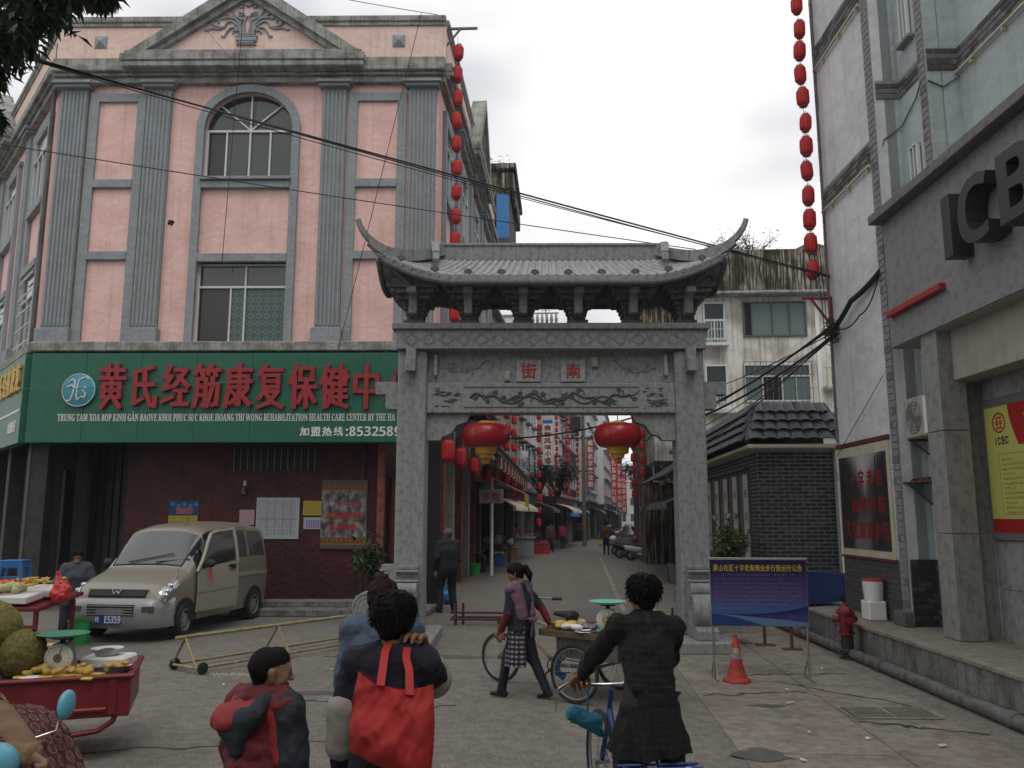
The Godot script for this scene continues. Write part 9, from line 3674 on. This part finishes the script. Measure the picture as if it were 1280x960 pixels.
func cyclist()->void:
	plaid("coat_plaid",Color(0.26,0.27,0.29),Color(0.62,0.70,0.58),64,3)
	var coat:=mk("coat",0.036,0.042,0.042,0.95,{"tex": "coat_plaid","s":6.5,"world":false})
	var at:=V(0.47,0,-5.15)
	var yaw:=deg_to_rad(187)
	var o:={"h":1.60,"cell":0.013,"bulk":-0.012,"trunk":0.8,"lean":0.30,"side":0.04,"hyaw":0.28,"hpitch":0.05,"hair": "short","hairgrow":0.012,"hairrough":0.008,"strands":800,"strandlen":0.06,"strandup":0.5,"top":Color(0.012,0.014,0.015),"pants":Color(0.010,0.010,0.013),
		"pelvis":V(0,0.87,-0.1),"feet":[V(0.16,0.08,0.05),V(-0.22,0.08,-0.02)],"hands":[V(0.36,0.90,0.44),V(-0.17,0.90,0.46)],"ehint":[V(1.0,-0.5,-0.5),V(-1.0,-0.5,-0.5)],"handdir":[V(-0.1,-0.45,0.9),V(0.1,-0.4,0.9)],"palm":[V(-0.2,-1,-0.2),V(0.2,-1,-0.2)],"curl":[1.15,1.15],"skin":Color(0.28,0.15,0.095)}
	var p:=person("person","cyclist in a long dark checked coat standing over the blue bicycle, seen from behind",at,yaw,o)
	var j:Dictionary=p.get_meta("j")
	var SB:Basis=j.SB
	var P:Vector3=j.P
	shell(p,"coat",[[P+V(0.03,0.04,0),j.chest+SB.x*0.04,0.108,0.110,0.05],[P+V(-0.03,0.04,0),j.chest-SB.x*0.04,0.108,0.110,0.05],
		[j.chest+SB.x*0.04,j.sc+SB.x*0.06,0.110,0.078,0.05],[j.chest-SB.x*0.04,j.sc-SB.x*0.06,0.110,0.078,0.05],[j.sh[0],j.sh[1],0.066,0.066,0.05],
		[j.sh[0],j.el[0],0.066,0.056,0.04],[j.el[0],(j.el[0] as Vector3).lerp(j.hands[0],0.88),0.056,0.043,0.03],[j.sh[1],j.el[1],0.066,0.056,0.04],[j.el[1],(j.el[1] as Vector3).lerp(j.hands[1],0.88),0.056,0.043,0.03],
		[(j.nb as Vector3)+SB.x*0.04,(j.nb as Vector3)-SB.x*0.04+V(0,0.0,0),0.062,0.062,0.03]],0.013,coat,0.020)
	var g:=[]
	var nz:=noise(8,2.5,2)
	for i in 15:
		var v:=i/14.0
		var row:=[]
		for k in 73:
			var a:=TAU*k/72.0
			var pleat:=0.018*v*sin(a*9.0+0.6)+0.02*v*nz.get_noise_2d(cos(a)*3.0,sin(a)*3.0+v)
			var rx_:=lerpf(0.138,0.232,pow(v,0.8))+pleat
			var rz_:=lerpf(0.125,0.205,pow(v,0.8))+pleat
			row.append(P+V(cos(a)*rx_,0.05-v*0.29+0.012*sin(a*2.0)*v,sin(a)*rz_+0.02+0.0*v))
		g.append(row)
	var b:=B.new()
	b.sheet(g,false,0.008)
	part("coat_skirt",b,coat,p)
	b=B.new()
	b.box((P+V(0.0,0.115,-0.082)),V(0.24,0.045,0.02),Basis(V(0,0,1),0.06),0.008)
	b.prism(PackedVector2Array([Vector2(-0.16,0.0),Vector2(-0.03,0.02),Vector2(-0.06,-0.13)]),-0.100,-0.086,Transform3D(Basis.IDENTITY,P+V(0,0.10,0.0)))
	part("half_belt",b,coat,p)
	b=B.new()
	b.ball((j.sc as Vector3)+V(-0.01,-0.03,-0.085),V(0.012,0.012,0.01),Basis.IDENTITY,8,6)
	b.tube([(j.sc as Vector3)+V(0.06,0.02,-0.074),(j.sc as Vector3)+V(-0.08,0.025,-0.072)],0.004,5)
	part("hood_stud",b,M.chrome,p)
	var t:=thing("blue_bicycle","blue bicycle with a rear carrier rack under the cyclist in the checked coat","bicycle",at+V(-0.07,0,0),deg_to_rad(190))
	mk("bike_blue",0.02,0.06,0.22,0.4)
	spoke_wheel(t,V(0.02,0.33,0.82),0.33,0.08,28)
	spoke_wheel(t,V(-0.06,0.30,-0.45),0.30,0.0,28)
	b=B.new()
	b.tube([V(0.02,0.33,0.82),V(0,0.62,0.70),V(0,0.84,0.58)],0.018,8)
	b.tube([V(0,0.70,0.66),V(-0.02,0.36,0.40),V(-0.04,0.27,0.08)],0.022,8)
	b.tube([V(-0.04,0.27,0.08),V(-0.05,0.78,-0.1)],0.018,8)
	for s in [-1.0,1.0]:
		b.tube([V(-0.05+s*0.03,0.27,0.06),V(-0.06+s*0.06,0.30,-0.45),V(-0.05+s*0.03,0.66,-0.06)],0.011,6)
	part("frame",b,M.bike_blue,t)
	b=B.new()
	b.tube([V(0.38,0.865,0.44),V(0.30,0.885,0.54),V(0.20,0.865,0.585),V(-0.06,0.865,0.585),V(-0.12,0.885,0.54),V(-0.20,0.865,0.44)],0.013,8)
	var hb:=part("handlebar",b,M.chrome,t)
	b=B.new()
	b.tube([V(0.215,0.866,0.582),V(0.17,0.865,0.585)],0.024,10)
	part("orange_band",b,mk("orange",0.50,0.10,0.02,0.5),hb)
	b=B.new()
	b.tube([V(0.36,0.86,0.50),V(0.37,0.80,0.52),V(0.38,0.72,0.52)],0.006,5)
	part("brake_lever",b,M.chrome,hb)
	b=B.new()
	b.ball(V(-0.03,0.79,-0.06),V(0.07,0.04,0.11),Basis.IDENTITY,12,8)
	part("saddle",b,M.black,t)
	b=B.new()
	b.tube([V(0.17,0.60,-0.55),V(-0.25,0.60,-0.55),V(-0.30,0.60,-0.52),V(-0.31,0.59,-0.40),V(-0.20,0.58,-0.2)],0.016,8)
	b.tube([V(0.17,0.60,-0.55),V(0.19,0.59,-0.40),V(0.10,0.58,-0.2)],0.016,8)
	for k in 4:
		b.tube([V(0.17,0.60,-0.50+k*0.08),V(-0.29,0.60,-0.50+k*0.08)],0.008,6)
	b.tube([V(-0.06,0.60,-0.5),V(-0.12,0.31,-0.45)],0.01,6)
	b.tube([V(-0.06,0.60,-0.5),V(0.0,0.31,-0.45)],0.01,6)
	part("rear_rack",b,M.bike_blue,t)
	b=B.new()
	var path:=[]
	for k in 15:
		path.append(V(-0.14+cos(TAU*k/18.0)*0.04,0.61+sin(TAU*k/18.0)*0.05,-0.55))
	b.tube(path,0.007,6)
	part("rack_hook",b,M.cream,t)
	var bt:=thing("blue_bundle","small teal blue cloth bundle hanging from the bicycle's handlebar","bundle",p.transform*V(0.26,0.62,0.58),yaw)
	var f:=F.new(V(-0.16,-0.12,-0.1),V(0.16,0.26,0.1),0.01)
	f.cap(V(-0.04,0.02,0),V(0.06,0.05,0),0.055,0.05,0.02)
	f.cap(V(-0.05,0.0,0),V(-0.07,-0.05,0.0),0.045,0.03,0.02)
	f.cap(V(0.07,0.05,0),V(0.10,0.07,0.0),0.04,0.045,0.02)
	f.rough(noise(91,14.0,3),0.02)
	part("cloth",f.into(B.new(),[Color.WHITE]),mk("cloth_teal",0.02,0.16,0.24,0.8),bt)
	b=B.new()
	b.tube([V(0.0,0.08,0),V(0.0,0.16,0.0),V(-0.01,0.24,0.0)],0.008,6)
	part("tie",b,M.cloth_teal,bt)
func vendor_woman()->void:
	plaid("gingham",Color(0.75,0.73,0.76),Color(0.03,0.025,0.05),64,8)
	var at:=V(-0.48,0,-9.45)
	var o:={"h":1.45,"cell":0.013,"bulk":0.010,"lean":0.10,"hyaw":0.45,"hpitch":0.35,"hair": "pony","hairgrow":0.008,"strands":60,"strandlen":0.02,"skin":Color(0.32,0.17,0.11),"top":Color(0.014,0.016,0.035),"sleeve":Color(0.014,0.016,0.035),"cuff":Color(0.16,0.016,0.025),"pants":Color(0.012,0.012,0.022),
		"feet":[V(0.06,0.07,0.22),V(-0.10,0.09,-0.26)],"footpitch":[0.0,-0.25],"hands":[V(0.17,0.72,0.16),V(-0.28,0.76,-0.22)],"ehint":[V(0.5,0,-1),V(-1,0.2,-0.3)],"curl":[0.5,0.5]}
	var p:=person("person","vendor woman with a ponytail and a checked apron walking beside her tricycle",at,deg_to_rad(-118),o)
	var j:Dictionary=p.get_meta("j")
	var SB:Basis=j.SB
	var P:Vector3=j.P
	var mauve:=mk("apron_mauve",0.20,0.11,0.17,0.9,{"tex": "cloth","s":6.0,"world":false})
	var ging:=mk("apron_check",0.55,0.50,0.56,0.9,{"tex": "gingham","s":5.0,"world":false})
	shell(p,"apron_bib",[[j.sh[0]+V(0,0.01,0),(j.chest as Vector3)+SB.x*0.09+SB.z*0.02+V(0,-0.08,0),0.070,0.080,0.03],[j.sh[1]+V(0,0.01,0),(j.chest as Vector3)-SB.x*0.09+SB.z*0.02+V(0,-0.08,0),0.078,0.085,0.03],[(j.sh[0] as Vector3)*0.75+(j.sc as Vector3)*0.25-SB.z*0.035,P+V(0.085,0.13,-0.05),0.074,0.072,0.03],[(j.sh[1] as Vector3)*0.75+(j.sc as Vector3)*0.25-SB.z*0.035,P+V(-0.085,0.13,-0.05),0.074,0.072,0.03],[(j.sc as Vector3)+SB.z*0.05,(j.chest as Vector3)+SB.z*0.06+V(0,-0.1,0),0.075,0.085,0.05]],0.012,mauve,0.014)
	var g:=[]
	for i in 11:
		var v:=i/10.0
		var row:=[]
		for k in 41:
			var a:=lerpf(-0.95,PI+0.95,k/40.0)
			var rr:=0.006*sin(a*11.0)*(0.3+v)
			row.append(P+V(cos(a)*(0.155+0.03*v+rr),0.09-v*0.50,sin(a)*(0.125+0.045*v+rr)+0.01))
		g.append(row)
	var b:=B.new()
	b.sheet(g,false,0.006)
	part("apron_skirt",b,ging,p)
	b=B.new()
	b.tube([P+V(0.13,0.09,-0.09),P+V(0.02,0.09,-0.135),P+V(-0.12,0.09,-0.1)],0.014,6)
	for s in [-1.0,1.0]:
		b.ball(P+V(s*0.05,0.08,-0.15),V(0.05,0.025,0.02),Basis(V(0,0,1),s*0.4),8,6)
		b.tube([P+V(s*0.01,0.08,-0.15),P+V(s*0.04,-0.1,-0.15)],0.01,5)
	part("apron_tie",b,mauve,p)
	shell(p,"scarf",[[(j.nb as Vector3)+SB.x*0.04,(j.nb as Vector3)-SB.x*0.04,0.056,0.056,0.02]],0.011,mk("scarf_grey",0.10,0.12,0.15,0.9),0.012)
func scooter_rider()->void:
	var at:=V(-2.86,0,-3.5)
	var yaw:=deg_to_rad(68)
	var o:={"h":1.62,"cell":0.013,"bulk":0.038,"pelvis":V(0,0.80,0),"lean":0.05,"hair": "short","top":Color(0.26,0.155,0.095),"pants":Color(0.02,0.02,0.025),"feet":[V(0.16,0.3,0.45),V(-0.16,0.3,0.45)],"hands":[V(0.26,0.91,0.52),V(-0.30,0.99,0.46)],"ehint":[V(1,-0.6,-0.2),V(-1,-0.9,0.0)],"curl":[1.1,1.1],"wrinkle":0.02}
	var p:=person("person","rider in a tan coat on the blue scooter at the lower left edge",at+V(0.12,0,0.04),yaw,o)
	var j:Dictionary=p.get_meta("j")
	var SB:Basis=j.SB
	shell(p,"coat",[[j.P,j.chest,0.16,0.155,0.05],[j.chest,j.sc,0.15,0.11,0.05],[j.sh[0],j.sh[1],0.088,0.088,0.05],[j.sh[0],j.el[0],0.09,0.078,0.04],[j.el[0],(j.el[0] as Vector3).lerp(j.hands[0],0.85),0.072,0.056,0.03],[(j.el[0] as Vector3).lerp(j.hands[0],0.80),(j.el[0] as Vector3).lerp(j.hands[0],0.92),0.062,0.064,0.006],[j.sh[1],j.el[1],0.09,0.078,0.04],[j.el[1],(j.el[1] as Vector3).lerp(j.hands[1],0.85),0.075,0.06,0.03]],0.012,mk("tan_coat",0.30,0.185,0.105,0.98,{"tex": "cloth","s":8.0,"world":false}),0.045)
	var t:=thing("light_blue_scooter","light blue scooter with a round mirror at the lower left edge","motor scooter",at,yaw)
	mk("sky_blue",0.14,0.42,0.56,0.35)
	var f:=F.new(V(-0.25,0.1,-0.9),V(0.25,1.05,0.95),0.022)
	f.cap(V(0,0.60,-0.7),V(0,0.56,0.0),0.14,0.15,0.05)
	f.cap(V(0,0.28,-0.1),V(0,0.26,0.45),0.13,0.12,0.05,0,V(0,1,0),1.8)
	f.cap(V(0,0.34,0.52),V(0,0.84,0.60),0.17,0.12,0.05,0,V(0,0,1),2.0)
	f.cap(V(-0.12,0.97,0.58),V(0.12,0.97,0.58),0.085,0.085,0.04)
	part("body",f.into(B.new(),[Color.WHITE]),M.sky_blue,t)
	for z in [-0.55,0.78]:
		var b0:=B.new()
		b0.lathe([Vector2(0.14,-0.05),Vector2(0.20,-0.06),Vector2(0.25,0.0),Vector2(0.20,0.06),Vector2(0.14,0.05)],24,Transform3D(Basis(V(0,0,1),PI/2),V(0,0.25,z)))
		b0.lathe([Vector2(0.0,-0.03),Vector2(0.15,-0.03)],16,Transform3D(Basis(V(0,0,1),PI/2),V(0,0.25,z)))
		part("wheel",b0,M.rubber,t)
	var b:=B.new()
	b.ball(V(0,0.73,-0.3),V(0.14,0.06,0.34),Basis.IDENTITY,14,8)
	part("seat",b,M.black,t)
	b=B.new()
	b.tube([V(0.34,0.98,0.42),V(0.15,0.99,0.54),V(-0.15,0.99,0.54),V(-0.34,0.98,0.42)],0.016,8)
	for s in [-1.0,1.0]:
		b.tube([V(s*0.24,0.99,0.49),V(s*0.36,0.98,0.40)],0.022,8)
	part("handlebar",b,M.black,t)
	for s in [-1.0,1.0]:
		b=B.new()
		b.tube([V(s*0.20,1.0,0.52),V(s*0.28,1.03,0.56),V(s*0.36,1.05,0.60),V(s*0.37,1.10,0.60)],0.006,6)
		var st:=part("mirror_stem",b,M.chrome,t)
		b=B.new()
		b.ball(V(s*0.39,1.15,0.61),V(0.048,0.062,0.026),Basis(Vector3.UP,0.25)*Basis(V(0,0,1),-s*0.3),18,12)
		part("mirror_back",b,M.sky_blue,st)
		b=B.new()
		b.ball(V(s*0.39,1.15,0.597),V(0.046,0.06,0.02),Basis(Vector3.UP,0.25)*Basis(V(0,0,1),-s*0.3),18,12)
		part("mirror_rim",b,M.black,st)
	var im:=canvas(128,128,Color(0.34,0.16,0.18))
	for k in 4:
		for q in 4:
			var c:=Vector2(16+k*32+(16 if q % 2 else 0),16+q*32)
			for e in [[12.0,Color(0.62,0.50,0.42)],[8.5,Color(0.30,0.10,0.14)],[5.5,Color(0.55,0.40,0.34)],[2.5,Color(0.2,0.06,0.1)]]:
				inkline(im,c,c+Vector2(0,3),e[0]*2.0,e[1])
	T["paisley"]=ImageTexture.create_from_image(im)
	mk("paisley",0.62,0.62,0.62,0.9,{"tex": "paisley","s":5.0,"world":false})
	var ct:=thing("lap_cloth","pinkish patterned cloth draped over the blue scooter's handlebar","cloth",at,yaw)
	var g:=[]
	var nz:=noise(12,3.0,3)
	for i in 13:
		var v:=i/12.0
		var row:=[]
		for k in 21:
			var u:=k/20.0*2.0-1.0
			row.append(V(u*0.27+0.23,1.15-0.32*v*v-0.06*absf(u)+0.02*nz.get_noise_2d(u*2.0,v*3.0),0.28+v*0.40+0.03*nz.get_noise_2d(u*3.0+9.0,v*2.0)))
		g.append(row)
	b=B.new()
	b.sheet(g,false,0.008)
	part("cloth",b,M.paisley,ct)
func wire(label:String,pts:Array,r:float,sag:float,mat:Material,group:="overhead wires")->void:
	var o:Vector3=pts[0]
	var t:=thing("overhead_wire",label,"wire",o,0.0,group)
	var path:=[]
	for i in pts.size()-1:
		var n:=12
		for k in n+(1 if i==pts.size()-2 else 0):
			var u:=float(k)/n
			path.append((pts[i] as Vector3).lerp(pts[i+1],u)-o+V(0,-sag*4.0*u*(1.0-u),0))
	var b:=B.new()
	b.tube(path,r,6)
	part("wire",b,mat,t)
func wires()->void:
	var a:=V(-6.51,7.48,-9.0)
	var e:=V(4.62,6.05,-14.2)
	wire("thick twisted black cable crossing the sky from the tree to the pale building",[a,e],0.013,0.02,M.wire)
	wire("second strand twisted round the thick black cable",[a+V(0,0.02,0.02),e+V(0,-0.03,0.02)],0.009,0.06,M.wire)
	wire("third thin strand beside the thick black cable",[a+V(0.02,-0.02,0),e+V(0,0.03,0)],0.006,0.10,M.wire)
	wire("thin black wire crossing lower from the left edge to the gate roof",[V(-8.57,7.59,-11.5),V(2.3,6.48,-13.9)],0.008,0.03,M.wire)
	wire("thin dark wire hanging down the middle of the pink front",[PXF*V(0.06,14.6,0.75),PXF*V(-0.35,7.4,0.2)],0.008,0.0,M.wire)
	wire("thin dark wire hanging down the right of the pink front to the sign",[PXF*V(3.95,13.3,0.35),PXF*V(2.3,5.4,0.4)],0.008,0.02,M.wire)
	wire("thin wire from the gable slope to the arched window",[PXF*V(-1.1,13.1,0.4),PXF*V(-0.1,11.9,0.6)],0.006,0.03,M.wire_grey)
	wire("thin wire rising over the right slope of the gable",[PXF*V(1.0,13.95,0.3),PXF*V(4.3,13.42,0.1)],0.008,0.02,M.wire)
	wire("pale thin wire drooping across the green sign",[PXF*V(-4.3,4.62,0.5),PXF*V(0.2,4.75,0.5),PXF*V(3.4,5.4,0.5)],0.006,0.03,M.wire_grey)
	wire("black cable under the lintel between the two big lanterns",[V(-1.5,3.36,-15.2),V(1.2,3.66,-14.6)],0.016,0.1,M.wire)
	var k:=V(4.55,5.05,-14.05)
	wire("thick cable bundle running along the pale wall to the brick corner",[k,V(4.60,5.35,-13.2),V(4.72,5.55,-12.25)],0.045,0.03,M.wire,"cables at the knot")
	wire("loose cable loop under the thick bundle",[k+V(0,0.05,0.1),V(4.62,5.05,-12.9),V(4.72,5.5,-12.3)],0.012,0.12,M.wire,"cables at the knot")
	var r:=RandomNumberGenerator.new()
	r.seed=31
	var ends:=[V(2.6,3.85,-16.5),V(2.9,4.25,-19.0),V(3.1,4.0,-22.0),V(3.3,3.7,-24.0),V(3.2,4.6,-26.0),V(2.8,3.4,-17.0),V(3.0,5.0,-22.0)]
	var nm:=["uppermost","second","third","fourth","fifth","sixth","lowest"]
	for i in ends.size():
		wire("%s of the thin cables fanning down from the knot towards the gate pillar" % nm[i],[k+V(0,r.randf_range(-0.15,0.1),0),ends[i]],0.010+0.012*(1 if i<2 else 0),0.12,M.wire,"cables at the knot")
	for i in 3:
		wire("%s vertical drop wire beside the right lantern string" % ["left","middle","right"][i],[V(4.40+i*0.06,12.5 if i==2 else 6.6,-14.15),V(4.45+i*0.05,4.9,-14.1)],0.007,0.0,M.wire_grey if i==2 else M.wire,"cables at the knot")
	wire("thin wire slanting down the pale wall beside the mural",[KXF*V(0.1,4.0,0.05),KXF*V(-1.8,2.95,0.08)],0.006,0.0,M.wire,"cables at the knot")
	var t:=thing("cable_knot","tangled black knot of cables on the corner of the pale building","cable knot",k)
	var b:=B.new()
	for i in 26:
		var c:=V(r.randfn()*0.07,r.randfn()*0.10,r.randfn()*0.05)
		var path:=[]
		for q in 8:
			path.append(c+V(cos(q*0.8+i)*0.07,sin(q*0.8+i)*0.09+q*0.01,sin(q*1.3)*0.04))
		b.tube(path,0.008,5)
	stuff(part("loops",b,M.wire,t))
	t.get_child(0).remove_meta("kind")
func leaves_mesh(b:B,r:RandomNumberGenerator,n:int,centres:Array,spread:float,l:float,tone:Color,droop:=0.5)->void:
	for i in n:
		var c:Array=centres[r.randi() % centres.size()]
		var p:Vector3=c[0]+V(r.randfn(),r.randfn()*0.8,r.randfn())*c[1]*spread
		var d:=V(r.randfn(),r.randf_range(-1.0,0.4)*droop*2.0,r.randfn()).normalized()
		b.col=Color(tone.r,tone.g,tone.b)*r.randf_range(0.55,1.6)
		leaf_shape(b,p,d,l*r.randf_range(0.7,1.3),l*0.2,droop)
func trees()->void:
	var r:=RandomNumberGenerator.new()
	r.seed=55
	var t:=thing("street_tree","dark leafy branch of the street tree reaching in at the upper left corner","tree",V(-7.6,0,-6.2))
	var b:=B.new()
	b.tube([V(0,0,0),V(0.1,2.5,0),V(-0.1,4.6,-0.2),V(0.2,6.4,-0.4)],[0.28,0.2,0.16,0.10],10)
	b.tube([V(-0.1,4.6,-0.2),V(0.6,6.1,-1.2),V(1.2,7.2,-2.2),V(1.8,7.9,-2.3)],[0.12,0.08,0.045,0.02],7)
	b.tube([V(0.0,5.2,-0.2),V(0.7,7.0,-1.2),V(1.5,8.3,-2.1)],[0.1,0.06,0.02],7)
	b.tube([V(-0.1,4.4,-0.2),V(-1.2,6.0,0.3),V(-2.0,7.2,0.4)],[0.12,0.07,0.03],7)
	part("trunk",b,M.bark,t)
	b=B.new()
	var cs:=[]
	for c in [[0.3,7.6,-0.5,1.1],[-1.4,7.6,0.2,1.2],[1.3,7.3,-1.5,0.8],[0.2,8.6,-1.2,1.2],[1.4,7.9,-2.3,0.45],[1.9,8.05,-2.3,0.30],[2.15,8.1,-2.3,0.22],[2.3,7.92,-2.3,0.13],[1.15,7.35,-2.3,0.36],[1.45,7.45,-2.2,0.22],[1.6,7.75,-2.3,0.26],[1.0,6.95,-2.3,0.2],[1.15,6.45,-2.3,0.08]]:
		cs.append([V(c[0],c[1],c[2]),c[3]])
	leaves_mesh(b,r,5200,cs,0.42,0.15,Color(0.022,0.050,0.012),0.7)
	part("crown",b,M.leaf,t)
	shrub("roof_shrub","dark shrub growing on the stained parapet behind the gate's right horn",V(6.3,11.9,-32.0),0.75,260,Color(0.03,0.055,0.02))
	shrub("roof_shrub","thin bare twiggy shrub on the stained parapet left of the lantern string",V(7.6,11.9,-32.0),1.1,40,Color(0.08,0.085,0.06))
	shrub("distant_tree","sparse pale tree top behind the right end of the gate's ridge",V(6.0,13.4,-46.0),1.2,110,Color(0.09,0.11,0.05))
	shrub("roof_shrub","small twiggy shrub on the brown roof room",V(-3.3,16.1,-33.5),0.9,110,Color(0.08,0.085,0.06))
	shrub("street_shrub","dark leafy shrub over the left shops below the hanging sign",V(-0.3,3.4,-47.5),1.4,800,Color(0.025,0.045,0.02))
	shrub("street_shrub","dark climbing plant over the left shops near the round sign",V(-1.2,3.5,-43.5),1.1,600,Color(0.03,0.05,0.02))
	shrub("street_shrub","dark tangle of plants over the right shops below the green sign",V(4.3,3.4,-42.0),1.3,700,Color(0.03,0.045,0.025))
func shrub(called:String,label:String,at:Vector3,s:float,n:int,tone:Color)->void:
	var t:=thing(called,label,"shrub" if called != "distant_tree" else "tree",at)
	var r:=RandomNumberGenerator.new()
	r.seed=int(at.x*31+at.z*7)+900
	var b:=B.new()
	var cs:=[]
	if at.y>13.0 or called=="distant_tree":
		b.tube([V(0,-at.y if called=="distant_tree" else -0.3,0),V(0,0,0)],0.08,6)
	for k in 16:
		var e:=V(r.randfn()*0.55,r.randf_range(0.3,1.0),r.randfn()*0.4)*s
		b.tube([V(0,-0.4,0),e*0.5+V(r.randfn()*0.08,0,0),e],[0.035*s,0.02*s,0.006*s],5)
		for q in 3:
			b.tube([e*0.7,e+V(r.randfn(),r.randf(),r.randfn())*0.3*s],[0.012*s,0.004*s],4)
		cs.append([e,0.35*s])
	part("branches",b,M.bark,t)
	b=B.new()
	leaves_mesh(b,r,n*2,cs,0.6,0.17*s,tone,0.2)
	part("foliage",b,M.leaf,t)
func street_clutter()->void:
	for e in [[V(2.4,9.6,-75.0),"thin aerial mast above the far roofs between the roof brackets"],[V(-1.0,12.7,-50.0),"thin aerial mast on the white house at left"]]:
		var t:=thing("aerial_mast",e[1],"aerial",e[0])
		var b:=B.new()
		b.tube([V(0,-0.2,0),V(0,2.6,0)],0.03,5)
		b.bar(V(-0.5,2.2,0),V(0.5,2.2,0),0.03,0.03)
		b.bar(V(-0.3,1.8,0),V(0.3,1.8,0),0.03,0.03)
		part("mast",b,M.frame_dark,t)
	var t2:=thing("roof_railing","ornamental white roof railing seen above the gate ridge at left","railing",V(-1.4,12.7,-47.0))
	var b2:=B.new()
	b2.bar(V(-1.2,0.9,0),V(1.2,0.9,0),0.08,0.08)
	b2.bar(V(-1.2,0.1,0),V(1.2,0.1,0),0.08,0.08)
	part("rail",b2,M.trim_old,t2)
	for k in 9:
		b2=B.new()
		b2.lathe([Vector2(0.0,0.9),Vector2(0.05,0.85),Vector2(0.1,0.5),Vector2(0.05,0.15),Vector2(0.0,0.1)],8,Transform3D(Basis.IDENTITY,V(-1.1+k*0.27,0,0)))
		part("baluster",b2,M.trim_old,t2)
func added_houses_behind()->void:  # unseen houses added behind the camera to block low sky and darken lower fronts
	for e in [[-14.0,18.0,11.0,"house_grey","unseen grey house added across the road to shade the pink front"],[4.0,17.0,13.5,"house_beige","unseen beige house added across the road to shade the stone gate"],[21.0,16.0,10.0,"house_white","unseen white house added across the road to shade the bank"]]:
		var t:=thing("added_shade_house",e[4],"building",V(e[0],0,13.0),PI)
		var b:=B.new()
		b.box(V(0,e[2]*0.5,-4.0),V(e[1]-0.6,e[2],8.0))
		part("wall",b,M[e[3]],t)
		b=B.new()
		b.box(V(0,e[2]+0.2,-3.8),V(e[1],0.4,9.0),Basis.IDENTITY,0.05)
		part("roof",b,M.trim_old,t)
		for f in 3:
			for k in 5:
				window_at(t,Transform3D.IDENTITY,-e[1]*0.4+k*e[1]*0.17,-e[1]*0.4+k*e[1]*0.17+1.6,1.0+f*3.1,2.6+f*3.1,[[-e[1]*0.4+k*e[1]*0.17+0.8,1.0+f*3.1,2.6+f*3.1]],0.0,[M.glass,M.glass],0.03,0.06)
